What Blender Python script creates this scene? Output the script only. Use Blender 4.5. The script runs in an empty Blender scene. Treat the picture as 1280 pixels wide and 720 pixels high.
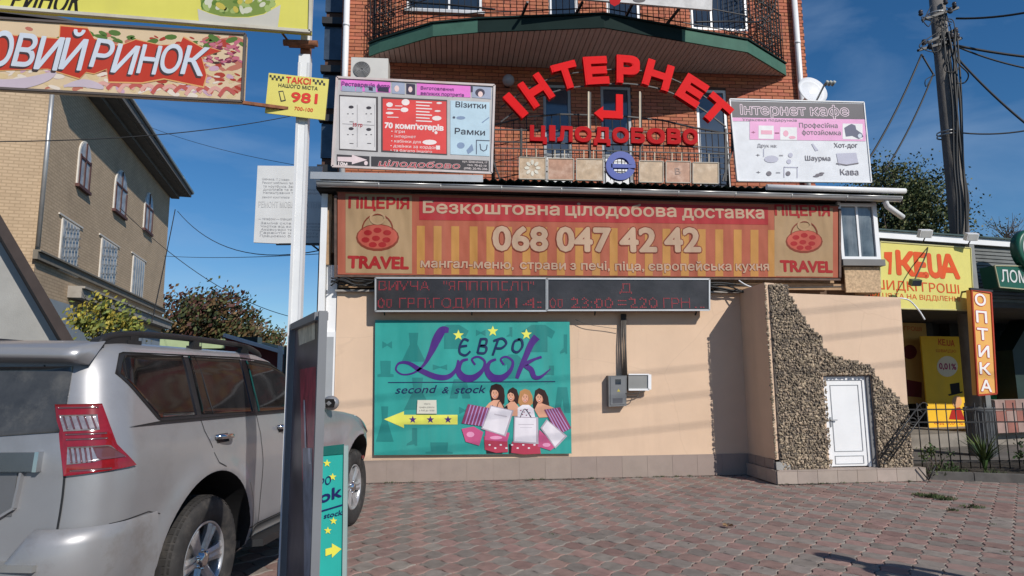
import bpy, bmesh, math, random
from mathutils import Vector, Matrix, geometry
random.seed(7)
S = bpy.context.scene
COL = S.collection
R = math.radians

# ---------------------------------------------------------------- camera, sky, sun, exposure
FPX, PITCH, HEAD, ROLL, EYE = 820.0, R(8.0), R(5.2), 0.0085, Vector((0, 0, 1.5))
FW = Vector((math.sin(HEAD)*math.cos(PITCH), math.cos(HEAD)*math.cos(PITCH), math.sin(PITCH)))
RT0 = Vector((math.cos(HEAD), -math.sin(HEAD), 0)); UP0 = RT0.cross(FW)
RT = math.cos(ROLL)*RT0 - math.sin(ROLL)*UP0; UP = math.cos(ROLL)*UP0 + math.sin(ROLL)*RT0
cd = bpy.data.cameras.new('camera'); cam = bpy.data.objects.new('camera', cd); COL.objects.link(cam)
cd.sensor_width = 36.0; cd.lens = 36.0*FPX/1280.0; cd.clip_end = 3000; cd.clip_start = 0.05
cam.matrix_world = Matrix(((RT.x, UP.x, -FW.x, EYE.x), (RT.y, UP.y, -FW.y, EYE.y), (RT.z, UP.z, -FW.z, EYE.z), (0, 0, 0, 1)))
S.camera = cam
SUN = Vector((.427, -.701, .571)).normalized()
W = bpy.data.worlds.new('World'); S.world = W; W.use_nodes = True
nt = W.node_tree; bg = nt.nodes['Background']; bg.inputs[1].default_value = 0.095
sky = nt.nodes.new('ShaderNodeTexSky'); sky.sky_type = 'NISHITA'; sky.sun_disc = False
sky.sun_elevation = math.asin(SUN.z); sky.sun_rotation = math.atan2(SUN.x, SUN.y)
sky.air_density = 1.0; sky.dust_density = 0.1; sky.ozone_density = 5.0; sky.altitude = 200
# thin cirrus streaks, part of the sky everywhere
tc = nt.nodes.new('ShaderNodeTexCoord'); mp = nt.nodes.new('ShaderNodeMapping')
mp.inputs['Rotation'].default_value = (0.1, 0.45, 0.6); mp.inputs['Scale'].default_value = (1.2, 4.5, 6.0)
n1 = nt.nodes.new('ShaderNodeTexNoise'); n1.inputs['Scale'].default_value = 1.6; n1.inputs['Detail'].default_value = 7; n1.inputs['Roughness'].default_value = .55
n1.inputs['Distortion'].default_value = .5
mr = nt.nodes.new('ShaderNodeMapRange'); mr.inputs[1].default_value = .46; mr.inputs[2].default_value = .9; mr.inputs[3].default_value = 0; mr.inputs[4].default_value = .42
mx = nt.nodes.new('ShaderNodeMix'); mx.data_type = 'RGBA'; mx.inputs[7].default_value = (4.2, 5.6, 7.6, 1)
nt.links.new(tc.outputs['Generated'], mp.inputs[0]); nt.links.new(mp.outputs[0], n1.inputs['Vector'])
nt.links.new(n1.outputs['Fac'], mr.inputs[0]); nt.links.new(mr.outputs[0], mx.inputs[0])
hs_ = nt.nodes.new('ShaderNodeHueSaturation'); hs_.inputs['Saturation'].default_value = 1.22; hs_.inputs['Value'].default_value = .95; nt.links.new(sky.outputs[0], hs_.inputs['Color']); nt.links.new(hs_.outputs[0], mx.inputs[6]); nt.links.new(mx.outputs[2], bg.inputs[0])
sl = bpy.data.lights.new('sun', 'SUN'); sl.energy = 4.2; sl.angle = R(.5); sl.color = (1, .95, .88)
so = bpy.data.objects.new('sun', sl); COL.objects.link(so); so.rotation_euler = (-SUN).to_track_quat('-Z', 'Y').to_euler()
S.view_settings.view_transform = 'Standard'; S.view_settings.look = 'None'; S.view_settings.gamma = 1
S.view_settings.exposure = 0.0

# ---------------------------------------------------------------- measuring helpers: a sight line meets a real plane
def ray(x, y): return FW + RT*((x-640)/FPX) + UP*((360-y)/FPX)
def onY(x, y, Y): d = ray(x, y); return EYE + d*((Y-EYE.y)/d.y)
def onZ(x, y, Z): d = ray(x, y); return EYE + d*((Z-EYE.z)/d.z)
class Plane:
    def __init__(s, P, az=90.0, n=None):          # az: heading of the plane's horizontal direction, degrees from +Y towards +X
        s.P = Vector(P); s.u = Vector((math.sin(R(az)), math.cos(R(az)), 0)); s.v = Vector((0, 0, 1))
        s.n = s.u.cross(s.v)                      # az 90 -> normal (0,-1,0), towards the camera
        if s.n.dot(EYE-s.P) < 0: s.n = -s.n
        s.k = 1.0                                 # spacing of printed layers
    def at(s, x, y, off=0.0):
        off = off*s.k; d = ray(x, y); return EYE + d*((s.P-EYE).dot(s.n)/d.dot(s.n)) + s.n*off

# ---------------------------------------------------------------- mesh builder
class MB:
    def __init__(s): s.v = []; s.f = []; s.m = []; s.sm = []
    def add(s, vs, fs, m=0, smooth=False):
        b = len(s.v); s.v += [Vector(p) for p in vs]
        for f in fs: s.f.append([b+i for i in f]); s.m.append(m); s.sm.append(smooth)
    def box(s, c, d, rot=None, m=0):
        x, y, z = d[0]/2, d[1]/2, d[2]/2; c = Vector(c)
        vs = [Vector((i, j, k)) for i in (-x, x) for j in (-y, y) for k in (-z, z)]
        if rot is not None: vs = [rot @ p for p in vs]
        s.add([c+p for p in vs], [(0, 1, 3, 2), (4, 6, 7, 5), (0, 4, 5, 1), (2, 3, 7, 6), (0, 2, 6, 4), (1, 5, 7, 3)], m)
    def bx(s, x0, x1, y0, y1, z0, z1, m=0): s.box(((x0+x1)/2, (y0+y1)/2, (z0+z1)/2), (abs(x1-x0), abs(y1-y0), abs(z1-z0)), None, m)
    def bar(s, p, q, w, h=None, m=0, up=(0, 0, 1)):
        p, q = Vector(p), Vector(q); d = (q-p); L = d.length
        if L < 1e-6: return
        d /= L; up = Vector(up)
        if abs(d.dot(up)) > .98: up = Vector((0, 1, 0))
        a = d.cross(up).normalized(); b = a.cross(d).normalized(); h = h or w
        vs = [c + a*(i*w/2) + b*(j*h/2) for c in (p, q) for i, j in ((-1, -1), (1, -1), (1, 1), (-1, 1))]
        s.add(vs, [(0, 1, 5, 4), (1, 2, 6, 5), (2, 3, 7, 6), (3, 0, 4, 7), (3, 2, 1, 0), (4, 5, 6, 7)], m)
    def tube(s, pts, r, n=8, m=0, caps=True, r1=None):
        pts = [Vector(p) for p in pts]; k = len(pts); b = len(s.v); prev = None
        for i, p in enumerate(pts):
            d = (pts[min(i+1, k-1)] - pts[max(i-1, 0)]).normalized()
            if prev is None:
                a = d.orthogonal().normalized()
            else:
                a = (prev - d*prev.dot(d)).normalized()
            prev = a; c = d.cross(a); rr = r if r1 is None else r+(r1-r)*i/(k-1)
            for j in range(n):
                t = 2*math.pi*j/n; s.v.append(p + a*math.cos(t)*rr + c*math.sin(t)*rr)
        for i in range(k-1):
            for j in range(n):
                s.f.append([b+i*n+j, b+i*n+(j+1) % n, b+(i+1)*n+(j+1) % n, b+(i+1)*n+j]); s.m.append(m); s.sm.append(True)
        if caps:
            s.f.append([b+j for j in range(n)][::-1]); s.m.append(m); s.sm.append(False)
            s.f.append([b+(k-1)*n+j for j in range(n)]); s.m.append(m); s.sm.append(False)
    def lathe(s, prof, c, ax, n=32, m=0):         # prof: (radius, height along ax)
        c = Vector(c); ax = Vector(ax).normalized(); a = ax.orthogonal().normalized(); d = ax.cross(a); b = len(s.v); k = len(prof)
        for r, h in prof:
            for j in range(n):
                t = 2*math.pi*j/n; s.v.append(c + ax*h + (a*math.cos(t) + d*math.sin(t))*r)
        for i in range(k-1):
            for j in range(n):
                s.f.append([b+i*n+j, b+i*n+(j+1) % n, b+(i+1)*n+(j+1) % n, b+(i+1)*n+j]); s.m.append(m); s.sm.append(True)
    def ball(s, c, rad, n=12, m=0):
        rad = Vector(rad) if not isinstance(rad, (int, float)) else Vector((rad,)*3); c = Vector(c); b = len(s.v); k = n//2
        for i in range(k+1):
            for j in range(n):
                t, u = math.pi*i/k, 2*math.pi*j/n
                s.v.append(c + Vector((rad.x*math.sin(t)*math.cos(u), rad.y*math.sin(t)*math.sin(u), rad.z*math.cos(t))))
        for i in range(k):
            for j in range(n):
                s.f.append([b+i*n+j, b+(i+1)*n+j, b+(i+1)*n+(j+1) % n, b+i*n+(j+1) % n]); s.m.append(m); s.sm.append(True)
    def slab(s, pts, nrm, th, m=0):               # polygon pts (front face), extruded back by th along -nrm
        k = len(pts); pts = [Vector(p) for p in pts]; nrm = Vector(nrm)
        if k > 2:
            a = Vector((0, 0, 0))
            for i in range(k): a += pts[i].cross(pts[(i+1) % k])
            if a.dot(nrm) < 0: pts = pts[::-1]
        vs = pts + [p - nrm*th for p in pts]
        s.add(vs, [list(range(k)), list(range(2*k-1, k-1, -1))] + [(i, i+k, (i+1) % k+k, (i+1) % k) for i in range(k)], m)
    def sheet(s, pts, m=0): s.add(pts, [list(range(len(pts)))], m)
    def build(s, name, mats, parent=None, world=True, smooth=None, kind=None, label=None):
        if not isinstance(mats, (list, tuple)): mats = [mats]
        off = absloc(parent) if (parent is not None and world) else Vector((0, 0, 0))
        me = bpy.data.meshes.new(name); me.from_pydata([tuple(p-off) for p in s.v], [], s.f)
        for mt in mats: me.materials.append(mt)
        me.polygons.foreach_set('material_index', s.m)
        me.polygons.foreach_set('use_smooth', s.sm if smooth is None else [smooth]*len(s.f)); me.update()
        o = bpy.data.objects.new(name, me); COL.objects.link(o); o.parent = parent
        if kind: o['kind'] = kind
        if label: o['label'] = label
        return o
def absloc(o):
    p = Vector((0, 0, 0))
    while o is not None: p += o.location; o = o.parent
    return p
def tag(o, label, cat=None, group=None, kind=None):
    if label: o['label'] = label
    if cat: o['category'] = cat
    if group: o['group'] = group
    if kind: o['kind'] = kind
    return o
def thing(name, loc, label, cat, group=None, rz=0.0):
    o = bpy.data.objects.new(name, None); COL.objects.link(o); o.location = Vector(loc); o.rotation_euler = (0, 0, rz); o.empty_display_size = .2
    return tag(o, label, cat, group)
def copy_tree(o, parent=None):
    c = o.copy(); COL.objects.link(c)
    if parent is not None: c.parent = parent
    for ch in list(o.children): copy_tree(ch, c)
    return c
def inst(name, me, parent, loc, rot=(0, 0, 0)):
    o = bpy.data.objects.new(name, me); COL.objects.link(o); o.parent = parent; o.location = Vector(loc)-absloc(parent); o.rotation_euler = rot
    return o

# ---------------------------------------------------------------- materials
MATS = {}
def mat(key, col, rough=.6, metal=0.0, var=.12, vs=3.0, bump=0.0, bs=40.0, stain=0.0, stain_col=(.12, .1, .08), ss=1.2, perpiece=0.0, spec=.5, coat=0.0, emit=None, streak=False, alpha=None, trans=0.0):
    if key in MATS: return MATS[key]
    m = bpy.data.materials.new(key); MATS[key] = m; m.use_nodes = True; t = m.node_tree; N = t.nodes; L = t.links; b = N['Principled BSDF']
    col = tuple(col)+(1,) if len(col) == 3 else col
    b.inputs['Roughness'].default_value = rough; b.inputs['Metallic'].default_value = metal
    b.inputs['Specular IOR Level'].default_value = spec; b.inputs['Coat Weight'].default_value = coat; b.inputs['Coat Roughness'].default_value = .08
    b.inputs['Transmission Weight'].default_value = trans
    g = N.new('ShaderNodeNewGeometry')
    cur = None
    rgb = N.new('ShaderNodeRGB'); rgb.outputs[0].default_value = col; cur = rgb.outputs[0]
    def noise_(scale, det=5, vec=None, rough_=.6):
        n = N.new('ShaderNodeTexNoise'); n.inputs['Scale'].default_value = scale; n.inputs['Detail'].default_value = det; n.inputs['Roughness'].default_value = rough_
        L.new(vec or g.outputs['Position'], n.inputs['Vector']); return n.outputs['Fac']
    if var > 0:
        h = N.new('ShaderNodeHueSaturation'); r_ = N.new('ShaderNodeMapRange')
        r_.inputs[1].default_value = .3; r_.inputs[2].default_value = .7; r_.inputs[3].default_value = 1-var; r_.inputs[4].default_value = 1+var
        L.new(noise_(vs), r_.inputs[0]); L.new(r_.outputs[0], h.inputs['Value']); L.new(cur, h.inputs['Color']); cur = h.outputs[0]
    if perpiece > 0:
        oi = N.new('ShaderNodeObjectInfo'); ad = N.new('ShaderNodeMath'); ad.operation = 'ADD'; fr = N.new('ShaderNodeMath'); fr.operation = 'FRACT'
        L.new(oi.outputs['Random'], ad.inputs[0]); L.new(g.outputs['Random Per Island'], ad.inputs[1]); L.new(ad.outputs[0], fr.inputs[0])
        h = N.new('ShaderNodeHueSaturation'); r_ = N.new('ShaderNodeMapRange'); r_.inputs[3].default_value = 1-perpiece; r_.inputs[4].default_value = 1+perpiece
        L.new(fr.outputs[0], r_.inputs[0]); L.new(r_.outputs[0], h.inputs['Value']); L.new(cur, h.inputs['Color'])
        r2 = N.new('ShaderNodeMapRange'); r2.inputs[3].default_value = .5-.006; r2.inputs[4].default_value = .5+.006
        ml = N.new('ShaderNodeMath'); ml.operation = 'MULTIPLY'; ml.inputs[1].default_value = 7.31; f2 = N.new('ShaderNodeMath'); f2.operation = 'FRACT'
        L.new(fr.outputs[0], ml.inputs[0]); L.new(ml.outputs[0], f2.inputs[0]); L.new(f2.outputs[0], r2.inputs[0]); L.new(r2.outputs[0], h.inputs['Hue'])
        cur = h.outputs[0]
    if stain > 0:
        vec = g.outputs['Position']
        if streak:
            mp_ = N.new('ShaderNodeMapping'); mp_.inputs['Scale'].default_value = (1, 1, .12); L.new(vec, mp_.inputs[0]); vec = mp_.outputs[0]
        r_ = N.new('ShaderNodeMapRange'); r_.inputs[1].default_value = .5; r_.inputs[2].default_value = .78; r_.inputs[3].default_value = 0; r_.inputs[4].default_value = stain
        L.new(noise_(ss, 8, vec, .7), r_.inputs[0]); mx_ = N.new('ShaderNodeMix'); mx_.data_type = 'RGBA'
        L.new(r_.outputs[0], mx_.inputs[0]); L.new(cur, mx_.inputs[6]); mx_.inputs[7].default_value = tuple(stain_col)+(1,); cur = mx_.outputs[2]
    L.new(cur, b.inputs['Base Color'])
    if bump > 0:
        bp = N.new('ShaderNodeBump'); bp.inputs['Strength'].default_value = 1; bp.inputs['Distance'].default_value = bump
        L.new(noise_(bs, 6), bp.inputs['Height']); L.new(bp.outputs[0], b.inputs['Normal'])
    if emit: b.inputs['Emission Color'].default_value = tuple(emit[:3])+(1,); b.inputs['Emission Strength'].default_value = emit[3]
    return m
def vinyl(key, col, fold=.012, fs=3.5, rough=.65, var=.06):
    """printed banner cloth: the folds depend on place, so ground and print crease together"""
    if key in MATS: return MATS[key]
    m = mat(key, col, rough, var=var, vs=2.5, spec=.25, stain=.12, stain_col=(.25, .2, .17), ss=2.0, streak=True); t = m.node_tree
    g = t.nodes.new('ShaderNodeNewGeometry'); mp_ = t.nodes.new('ShaderNodeMapping'); mp_.inputs['Scale'].default_value = (1, 1, .35)
    n = t.nodes.new('ShaderNodeTexNoise'); n.inputs['Scale'].default_value = fs; n.inputs['Detail'].default_value = 2; bp = t.nodes.new('ShaderNodeBump'); bp.inputs['Distance'].default_value = fold; bp.inputs['Strength'].default_value = 1
    t.links.new(g.outputs['Position'], mp_.inputs[0]); t.links.new(mp_.outputs[0], n.inputs['Vector']); t.links.new(n.outputs['Fac'], bp.inputs['Height']); t.links.new(bp.outputs[0], t.nodes['Principled BSDF'].inputs['Normal'])
    return m
def rgb(r, g, b):                                  # an sRGB colour of the thing itself, 0-255
    f = lambda c: ((c/255+.055)/1.055)**2.4 if c > 10 else c/255/12.92
    return (f(r), f(g), f(b))

# ---------------------------------------------------------------- lettering
TC = {}
def text2d(s, bold=0.0, res=3):
    """flat glyphs: outlines from the built-in font, overlapping strokes united by their winding number"""
    s = s.replace('І', 'l'); k = (s, res)
    if k in TC: return TC[k]
    c = bpy.data.curves.new('t', 'FONT'); c.body = s; c.size = 1; c.resolution_u = res; c.fill_mode = 'NONE'
    o = bpy.data.objects.new('t', c); COL.objects.link(o); me = bpy.data.meshes.new_from_object(o)
    co = [Vector((v.co.x, v.co.y)) for v in me.vertices]; nb = {}
    for e in me.edges: a_, b_ = e.vertices; nb.setdefault(a_, []).append(b_); nb.setdefault(b_, []).append(a_)
    bpy.data.objects.remove(o); bpy.data.curves.remove(c); bpy.data.meshes.remove(me)
    seen = set(); loops = []
    for st in range(len(co)):
        if st in seen or st not in nb: continue
        lp = [st]; seen.add(st); cur = st+1 if st+1 in nb[st] else nb[st][0]
        while cur != st and cur not in seen:
            lp.append(cur); seen.add(cur); nx = [q for q in nb[cur] if q not in seen]; cur = nx[0] if nx else st
        if len(lp) > 2: loops.append(lp)
    idx = {}; pts = []; edges = []; L_ = []
    for lp in loops:
        P = [co[i] for i in lp]; base = len(pts); pts += P; edges += [(base+i, base+(i+1) % len(P)) for i in range(len(P))]
        L_.append((min(p.x for p in P), max(p.x for p in P), min(p.y for p in P), max(p.y for p in P), P))
    if not pts: TC[k] = ([(0, 0), (.1, 0), (.1, .1)], []); return TC[k]
    vs, _, fs = geometry.delaunay_2d_cdt(pts, edges, [], 0, 1e-6)[:3]; keep = []
    for f in fs:
        x = sum(vs[i].x for i in f)/len(f); y = sum(vs[i].y for i in f)/len(f); w = 0
        for x0, x1, y0, y1, P in L_:
            if not (x0 < x < x1 and y0 < y < y1): continue
            n = len(P)
            for i in range(n):
                p, q = P[i], P[(i+1) % n]
                if (p.y <= y) != (q.y <= y):
                    xc = p.x+(y-p.y)*(q.x-p.x)/(q.y-p.y)
                    if xc > x: w += 1 if q.y > p.y else -1
        if w != 0: keep.append(tuple(f))
    TC[k] = ([(v.x, v.y) for v in vs], keep); return TC[k]
CAPH = None
def text(mb, pl, s, p0, p1, h, off=.004, bold=0.0, m=0, ext=0.0, skew=0.0, res=3):
    """lettering on plane pl; baseline p0-p1 and cap height h measured in the photograph"""
    global CAPH
    if CAPH is None: CAPH = max(v[1] for v in text2d('H')[0])
    base = text2d(s, 0.0, res)[0]; x0 = min(v[0] for v in base); x1 = max(v[0] for v in base)
    vs, fs = text2d(s, bold, res); A = pl.at(*p0, off); B = pl.at(*p1, off); xd = (B-A)/(x1-x0)
    hh = (pl.at(p0[0], p0[1]-h, off)-A).length/CAPH; yd = pl.n.cross(xd).normalized()*hh
    if yd.dot(Vector((0, 0, 1))) < 0: yd = -yd
    sc_ = yd.length; xn = xd.normalized(); yn = yd.normalized()
    P = [A + xd*(v[0]-x0) + yd*v[1] + xn*(skew*v[1]*hh) for v in vs]
    if ext == 0:
        if bold <= 0: mb.add(P, fs, m); return
        for k in range(8):
            a_ = k*math.pi/4; sh = (xn*math.cos(a_)+yn*math.sin(a_))*bold*sc_ + pl.n*(k*.00012); mb.add([p+sh for p in P], fs, m)
        return
    bm = bmesh.new(); bv = [bm.verts.new(p) for p in P]
    for f in fs:
        try: bm.faces.new([bv[i] for i in f])
        except ValueError: pass
    bmesh.ops.remove_doubles(bm, verts=bm.verts, dist=1e-5)
    r_ = bmesh.ops.extrude_face_region(bm, geom=bm.faces[:])
    for e in r_['geom']:
        if isinstance(e, bmesh.types.BMVert): e.co += pl.n*ext
    bm.verts.index_update(); mb.add([v.co.copy() for v in bm.verts], [[v.index for v in f.verts] for f in bm.faces], m); bm.free()
def label_print(pl, parent, mt, items, off=.004, bold=0.0, name='lettering', ext=0.0, skew=0.0):
    """each word group is a flat print of its own; its letters are too small to pick apart, so they stay joined"""
    for it in items:
        mb = MB(); s, p0, p1, h = it[:4]; text(mb, pl, s, p0, p1, h, off, it[4] if len(it) > 4 else bold, ext=ext, skew=skew); mb.build(name, mt, parent, kind='stuff')
def poly_print(pl, parent, mt, polys, off=.003, name='print'):
    groups = []; where = {}                        # polygons that share corners are one piece
    for p in polys:
        keys = [(round(x, 3), round(y, 3)) for x, y in p]; hit = next((where[k] for k in keys if k in where), None)
        if hit is None: hit = len(groups); groups.append([])
        groups[hit].append(p)
        for k in keys: where.setdefault(k, hit)
    def mesh(gs):
        mb = MB()
        for i, g_ in enumerate(gs):
            base = {}; vs = []; fs = []
            for p in g_:
                f = []
                for x, y in p:
                    k = (round(x, 3), round(y, 3))
                    if k not in base: base[k] = len(vs); vs.append(pl.at(x, y, off+.00012*(i % 8)))
                    if not f or f[-1] != base[k]: f.append(base[k])
                if len(set(f)) > 2: fs.append(f)
            mb.add(vs, fs)
        return mb
    if len(groups) <= 12:
        for g_ in groups: mesh([g_]).build(name, mt, parent)
    else: mesh(groups).build(name, mt, parent, kind='stuff')
def ell(cx, cy, rx, ry, n=18, a0=0.0, rot=0.0):
    return [(cx+rx*math.cos(t)*math.cos(rot)-ry*math.sin(t)*math.sin(rot), cy+rx*math.cos(t)*math.sin(rot)+ry*math.sin(t)*math.cos(rot)) for t in [a0+2*math.pi*i/n for i in range(n)]]
def star(cx, cy, r): return [(cx+(r if i % 2 == 0 else r*.42)*math.sin(math.pi*i/5), cy-(r if i % 2 == 0 else r*.42)*math.cos(math.pi*i/5)) for i in range(10)]
def band(pts, w):                                  # a brush stroke in the plane, w(t) its half width
    L_, R_ = [], []
    k = len(pts)
    for i, p in enumerate(pts):
        a, b = pts[max(i-1, 0)], pts[min(i+1, k-1)]; dx, dy = b[0]-a[0], b[1]-a[1]; l = math.hypot(dx, dy) or 1
        ww = w(i/(k-1)) if callable(w) else w; L_.append((p[0]-dy/l*ww, p[1]+dx/l*ww)); R_.append((p[0]+dy/l*ww, p[1]-dx/l*ww))
    return [[L_[i], L_[i+1], R_[i+1], R_[i]] for i in range(k-1)]
def bez(ps, n=14):                                 # smooth curve through points (Catmull-Rom)
    out = []; q = [ps[0]]+list(ps)+[ps[-1]]
    for i in range(1, len(q)-2):
        for j in range(n):
            t = j/n; out.append(tuple(.5*((2*q[i][k])+(-q[i-1][k]+q[i+1][k])*t+(2*q[i-1][k]-5*q[i][k]+4*q[i+1][k]-q[i+2][k])*t*t+(-q[i-1][k]+3*q[i][k]-3*q[i+1][k]+q[i+2][k])*t**3) for k in range(len(ps[0]))))
    out.append(tuple(ps[-1])); return out
# ---------------------------------------------------------------- shared colours
M_peach = mat('peach_render', (.68, .49, .345), .85, var=.06, vs=1.4, bump=.004, bs=160, stain=.4, stain_col=(.40, .27, .19), ss=1.1, streak=True)
t_ = M_peach.node_tree; vo_ = t_.nodes.new('ShaderNodeTexVoronoi'); vo_.feature = 'DISTANCE_TO_EDGE'; vo_.inputs['Scale'].default_value = .55; g_ = t_.nodes.new('ShaderNodeNewGeometry'); nz_ = t_.nodes.new('ShaderNodeTexNoise'); nz_.inputs['Scale'].default_value = 3; nz_.inputs['Detail'].default_value = 6
va_ = t_.nodes.new('ShaderNodeVectorMath'); va_.operation = 'MULTIPLY_ADD'; va_.inputs[1].default_value = (.5, .5, .5); t_.links.new(nz_.outputs['Color'], va_.inputs[0]); t_.links.new(g_.outputs['Position'], va_.inputs[2]); t_.links.new(va_.outputs[0], vo_.inputs['Vector'])
mr_ = t_.nodes.new('ShaderNodeMapRange'); mr_.inputs[1].default_value = .001; mr_.inputs[2].default_value = .006; mr_.inputs[3].default_value = .09; mr_.inputs[4].default_value = 0; t_.links.new(vo_.outputs['Distance'], mr_.inputs[0])
pb_ = t_.nodes['Principled BSDF']; ol_ = pb_.inputs['Base Color'].links[0].from_socket; mc_ = t_.nodes.new('ShaderNodeMix'); mc_.data_type = 'RGBA'; mc_.inputs[7].default_value = (.22, .14, .1, 1); t_.links.new(mr_.outputs[0], mc_.inputs[0]); t_.links.new(ol_, mc_.inputs[6]); t_.links.new(mc_.outputs[2], pb_.inputs['Base Color'])
M_plinth = mat('plinth_tile', (.30, .235, .20), .7, var=.08, vs=5, bump=.002, bs=60, stain=.4, stain_col=(.2, .15, .12), ss=2.5, perpiece=.03)
M_grout = mat('grout', (.30, .24, .205), .9, var=.1)
M_step = mat('step_tile', (.36, .29, .245), .6, var=.1, vs=6, stain=.35, stain_col=(.22, .17, .13), ss=3, perpiece=.08)
M_mortar = mat('mortar', (.10, .055, .045), .95, var=.2, bump=.004)
M_brick = mat('red_brick', (.44, .145, .075), .85, var=.1, vs=30, bump=.003, bs=120, perpiece=.16)
M_pebble = mat('pebble', (.29, .225, .155), .8, var=.25, vs=25, bump=.003, bs=120, perpiece=.6)
M_pmort = mat('pebble_mortar', (.13, .105, .085), .95, var=.3, vs=12, bump=.01, bs=50)
M_pvc = mat('white_pvc', (.78, .78, .78), .35, var=.04, stain=.12, stain_col=(.4, .38, .34))
M_pvcg = mat('grey_pvc', (.34, .35, .36), .4, var=.06)
M_glass = mat('window_glass', (.02, .03, .045), .05, var=.3, vs=1.5, spec=.8)
M_black = mat('black_iron', (.018, .017, .017), .5, var=.2)
M_metal = mat('zinc', (.48, .48, .47), .38, .55, var=.12, vs=4, stain=.3, stain_col=(.3, .24, .19), ss=2)
M_dark = mat('dark_void', (.02, .017, .015), .9, var=.3)
M_wood = mat('board_wood', (.36, .23, .13), .8, var=.25, vs=8, stain=.5, stain_col=(.12, .07, .04), ss=3)
M_osb = mat('osb', (.46, .32, .19), .8, var=.35, vs=28, bump=.002, bs=50, stain=.4, stain_col=(.62, .45, .28), ss=14)
M_green = mat('green_fascia', (.055, .13, .095), .7, var=.15, spec=.2)
M_soffit = mat('brown_soffit', (.52, .44, .40), .6, var=.08)
M_roofing = mat('corrugated', (.04, .07, .065), .5, var=.3)
M_white = mat('white_paint', (.74, .74, .73), .5, var=.05, vs=5, stain=.25, stain_col=(.42, .36, .3), ss=2.5, streak=True)
M_cable = mat('cable', (.02, .02, .02), .6, var=0)
M_rust = mat('rust', (.22, .085, .04), .9, var=.4, vs=20, bump=.003)
M_asph = mat('asphalt', (.075, .073, .07), .9, var=.3, vs=2, bump=.006, bs=60)

# ---------------------------------------------------------------- ground
g = MB(); g.sheet([(-600, -600, -.075), (600, -600, -.075), (600, 900, -.075), (-600, 900, -.075)])
ground = g.build('ground', M_asph, kind='structure')
g = MB(); g.bx(-9, -4.02, -3, 16, -.07, -.012); g.bx(-4.02, 12.2, -6, .96, -.07, -.012); g.build('road', M_asph, kind='structure')
M_sand = mat('joint_sand', (.13, .11, .095), .95, var=.4, vs=20, bump=.004)
M_pr = mat('paver_red', (.275, .178, .152), .9, var=.2, vs=9, bump=.004, bs=150, perpiece=.2, stain=.8, stain_col=(.22, .175, .155), ss=1.1, spec=.2)
M_pg = mat('paver_grey', (.238, .205, .178), .9, var=.2, vs=9, bump=.004, bs=150, perpiece=.16, stain=.8, stain_col=(.21, .17, .15), ss=1.1, spec=.2)
g = MB(); g.bx(-4, 12.2, 1.0, 10.6, -.07, -.016)
pave = g.build('pavement', M_sand, kind='structure')
def paver_mesh(mt, name):
    a, b, gp = .205, .20, .006
    out = []
    def edge(p, q, k=5):
        d = Vector(q)-Vector(p); nn = Vector((-d.y, d.x)).normalized()
        for i in range(k): t = i/k; out.append(Vector(p)+d*t)
    wv = lambda t: math.sin(t*2*math.pi)*.013
    k = 6
    x0, x1, y0, y1 = -a/2, a/2, -b/2, b/2
    for i in range(k): t = i/k; out.append(Vector((x0+(x1-x0)*t, y0+wv(t))))
    for i in range(k): t = i/k; out.append(Vector((x1+wv(t), y0+(y1-y0)*t)))
    for i in range(k): t = 1-i/k; out.append(Vector((x0+(x1-x0)*t, y1+wv(t))))
    for i in range(k): t = 1-i/k; out.append(Vector((x0+wv(t), y0+(y1-y0)*t)))
    n = len(out); ins = lambda p, e: Vector((p.x*(1-e/a*2), p.y*(1-e/b*2)))
    A = [ins(p, gp/2) for p in out]; B = [ins(p, gp/2+.006) for p in out]
    vs = [(p.x, p.y, -.06) for p in A]+[(p.x, p.y, -.006) for p in A]+[(p.x, p.y, 0) for p in B]
    fs = [tuple(range(2*n, 3*n))]+[(i, (i+1) % n, (i+1) % n+n, i+n) for i in range(n)]+[(i+n, (i+1) % n+n, (i+1) % n+2*n, i+2*n) for i in range(n)]
    me = bpy.data.meshes.new(name); me.from_pydata(vs, [], fs); me.materials.append(mt); return me, vs, fs
me_r, pvs, pfs = paver_mesh(M_pr, 'paver'); me_g, _, _ = paver_mesh(M_pg, 'paver')
az = R(43); dv = Vector((math.sin(az), math.cos(az), 0)); du = Vector((math.cos(az), -math.sin(az), 0))
cells = []
for i in range(-75, 75):
    for j in range(-75, 75):
        c = Vector((4, 6, 0)) + du*(i*.205) + dv*(j*.20)
        if -3.9 < c.x < 12.1 and 1.1 < c.y < 10.5:
            v = c-EYE; z = v.dot(FW); px = 640+FPX*v.dot(RT)/max(z, .01); py = 360-FPX*v.dot(UP)/max(z, .01)
            vis = z > 1 and 0 < px < 1280 and py < 735 and not (px < 430)
            cells.append((0 if vis else 1, v.length, c, (i+j) % 2))
cells.sort(key=lambda t: (t[0], t[1]))
rz = math.atan2(du.y, du.x); rest = MB(); rnd = random.Random(3)
for q, (_, _, c, col) in enumerate(cells):
    if rnd.random() < .06: col = 1-col
    dz = rnd.uniform(-.004, .002)+.007*math.sin(c.x*1.9+1.3*math.sin(c.y*1.1))*math.sin(c.y*1.6+c.x*.5)-.004; tx, ty = rnd.uniform(-.006, .006), rnd.uniform(-.006, .006); rr = rz+rnd.uniform(-.012, .012)+(math.pi if rnd.random() < .5 else 0)
    if q < 300: inst('paver', me_r if col == 0 else me_g, pave, (c.x, c.y, dz), (tx, ty, rr))
    else:
        M_ = Matrix.Translation((c.x, c.y, dz)) @ Matrix.Rotation(rr, 4, 'Z') @ Matrix.Rotation(tx, 4, 'X')
        rest.add([M_ @ Vector(p) for p in pvs], pfs, col)
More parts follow.
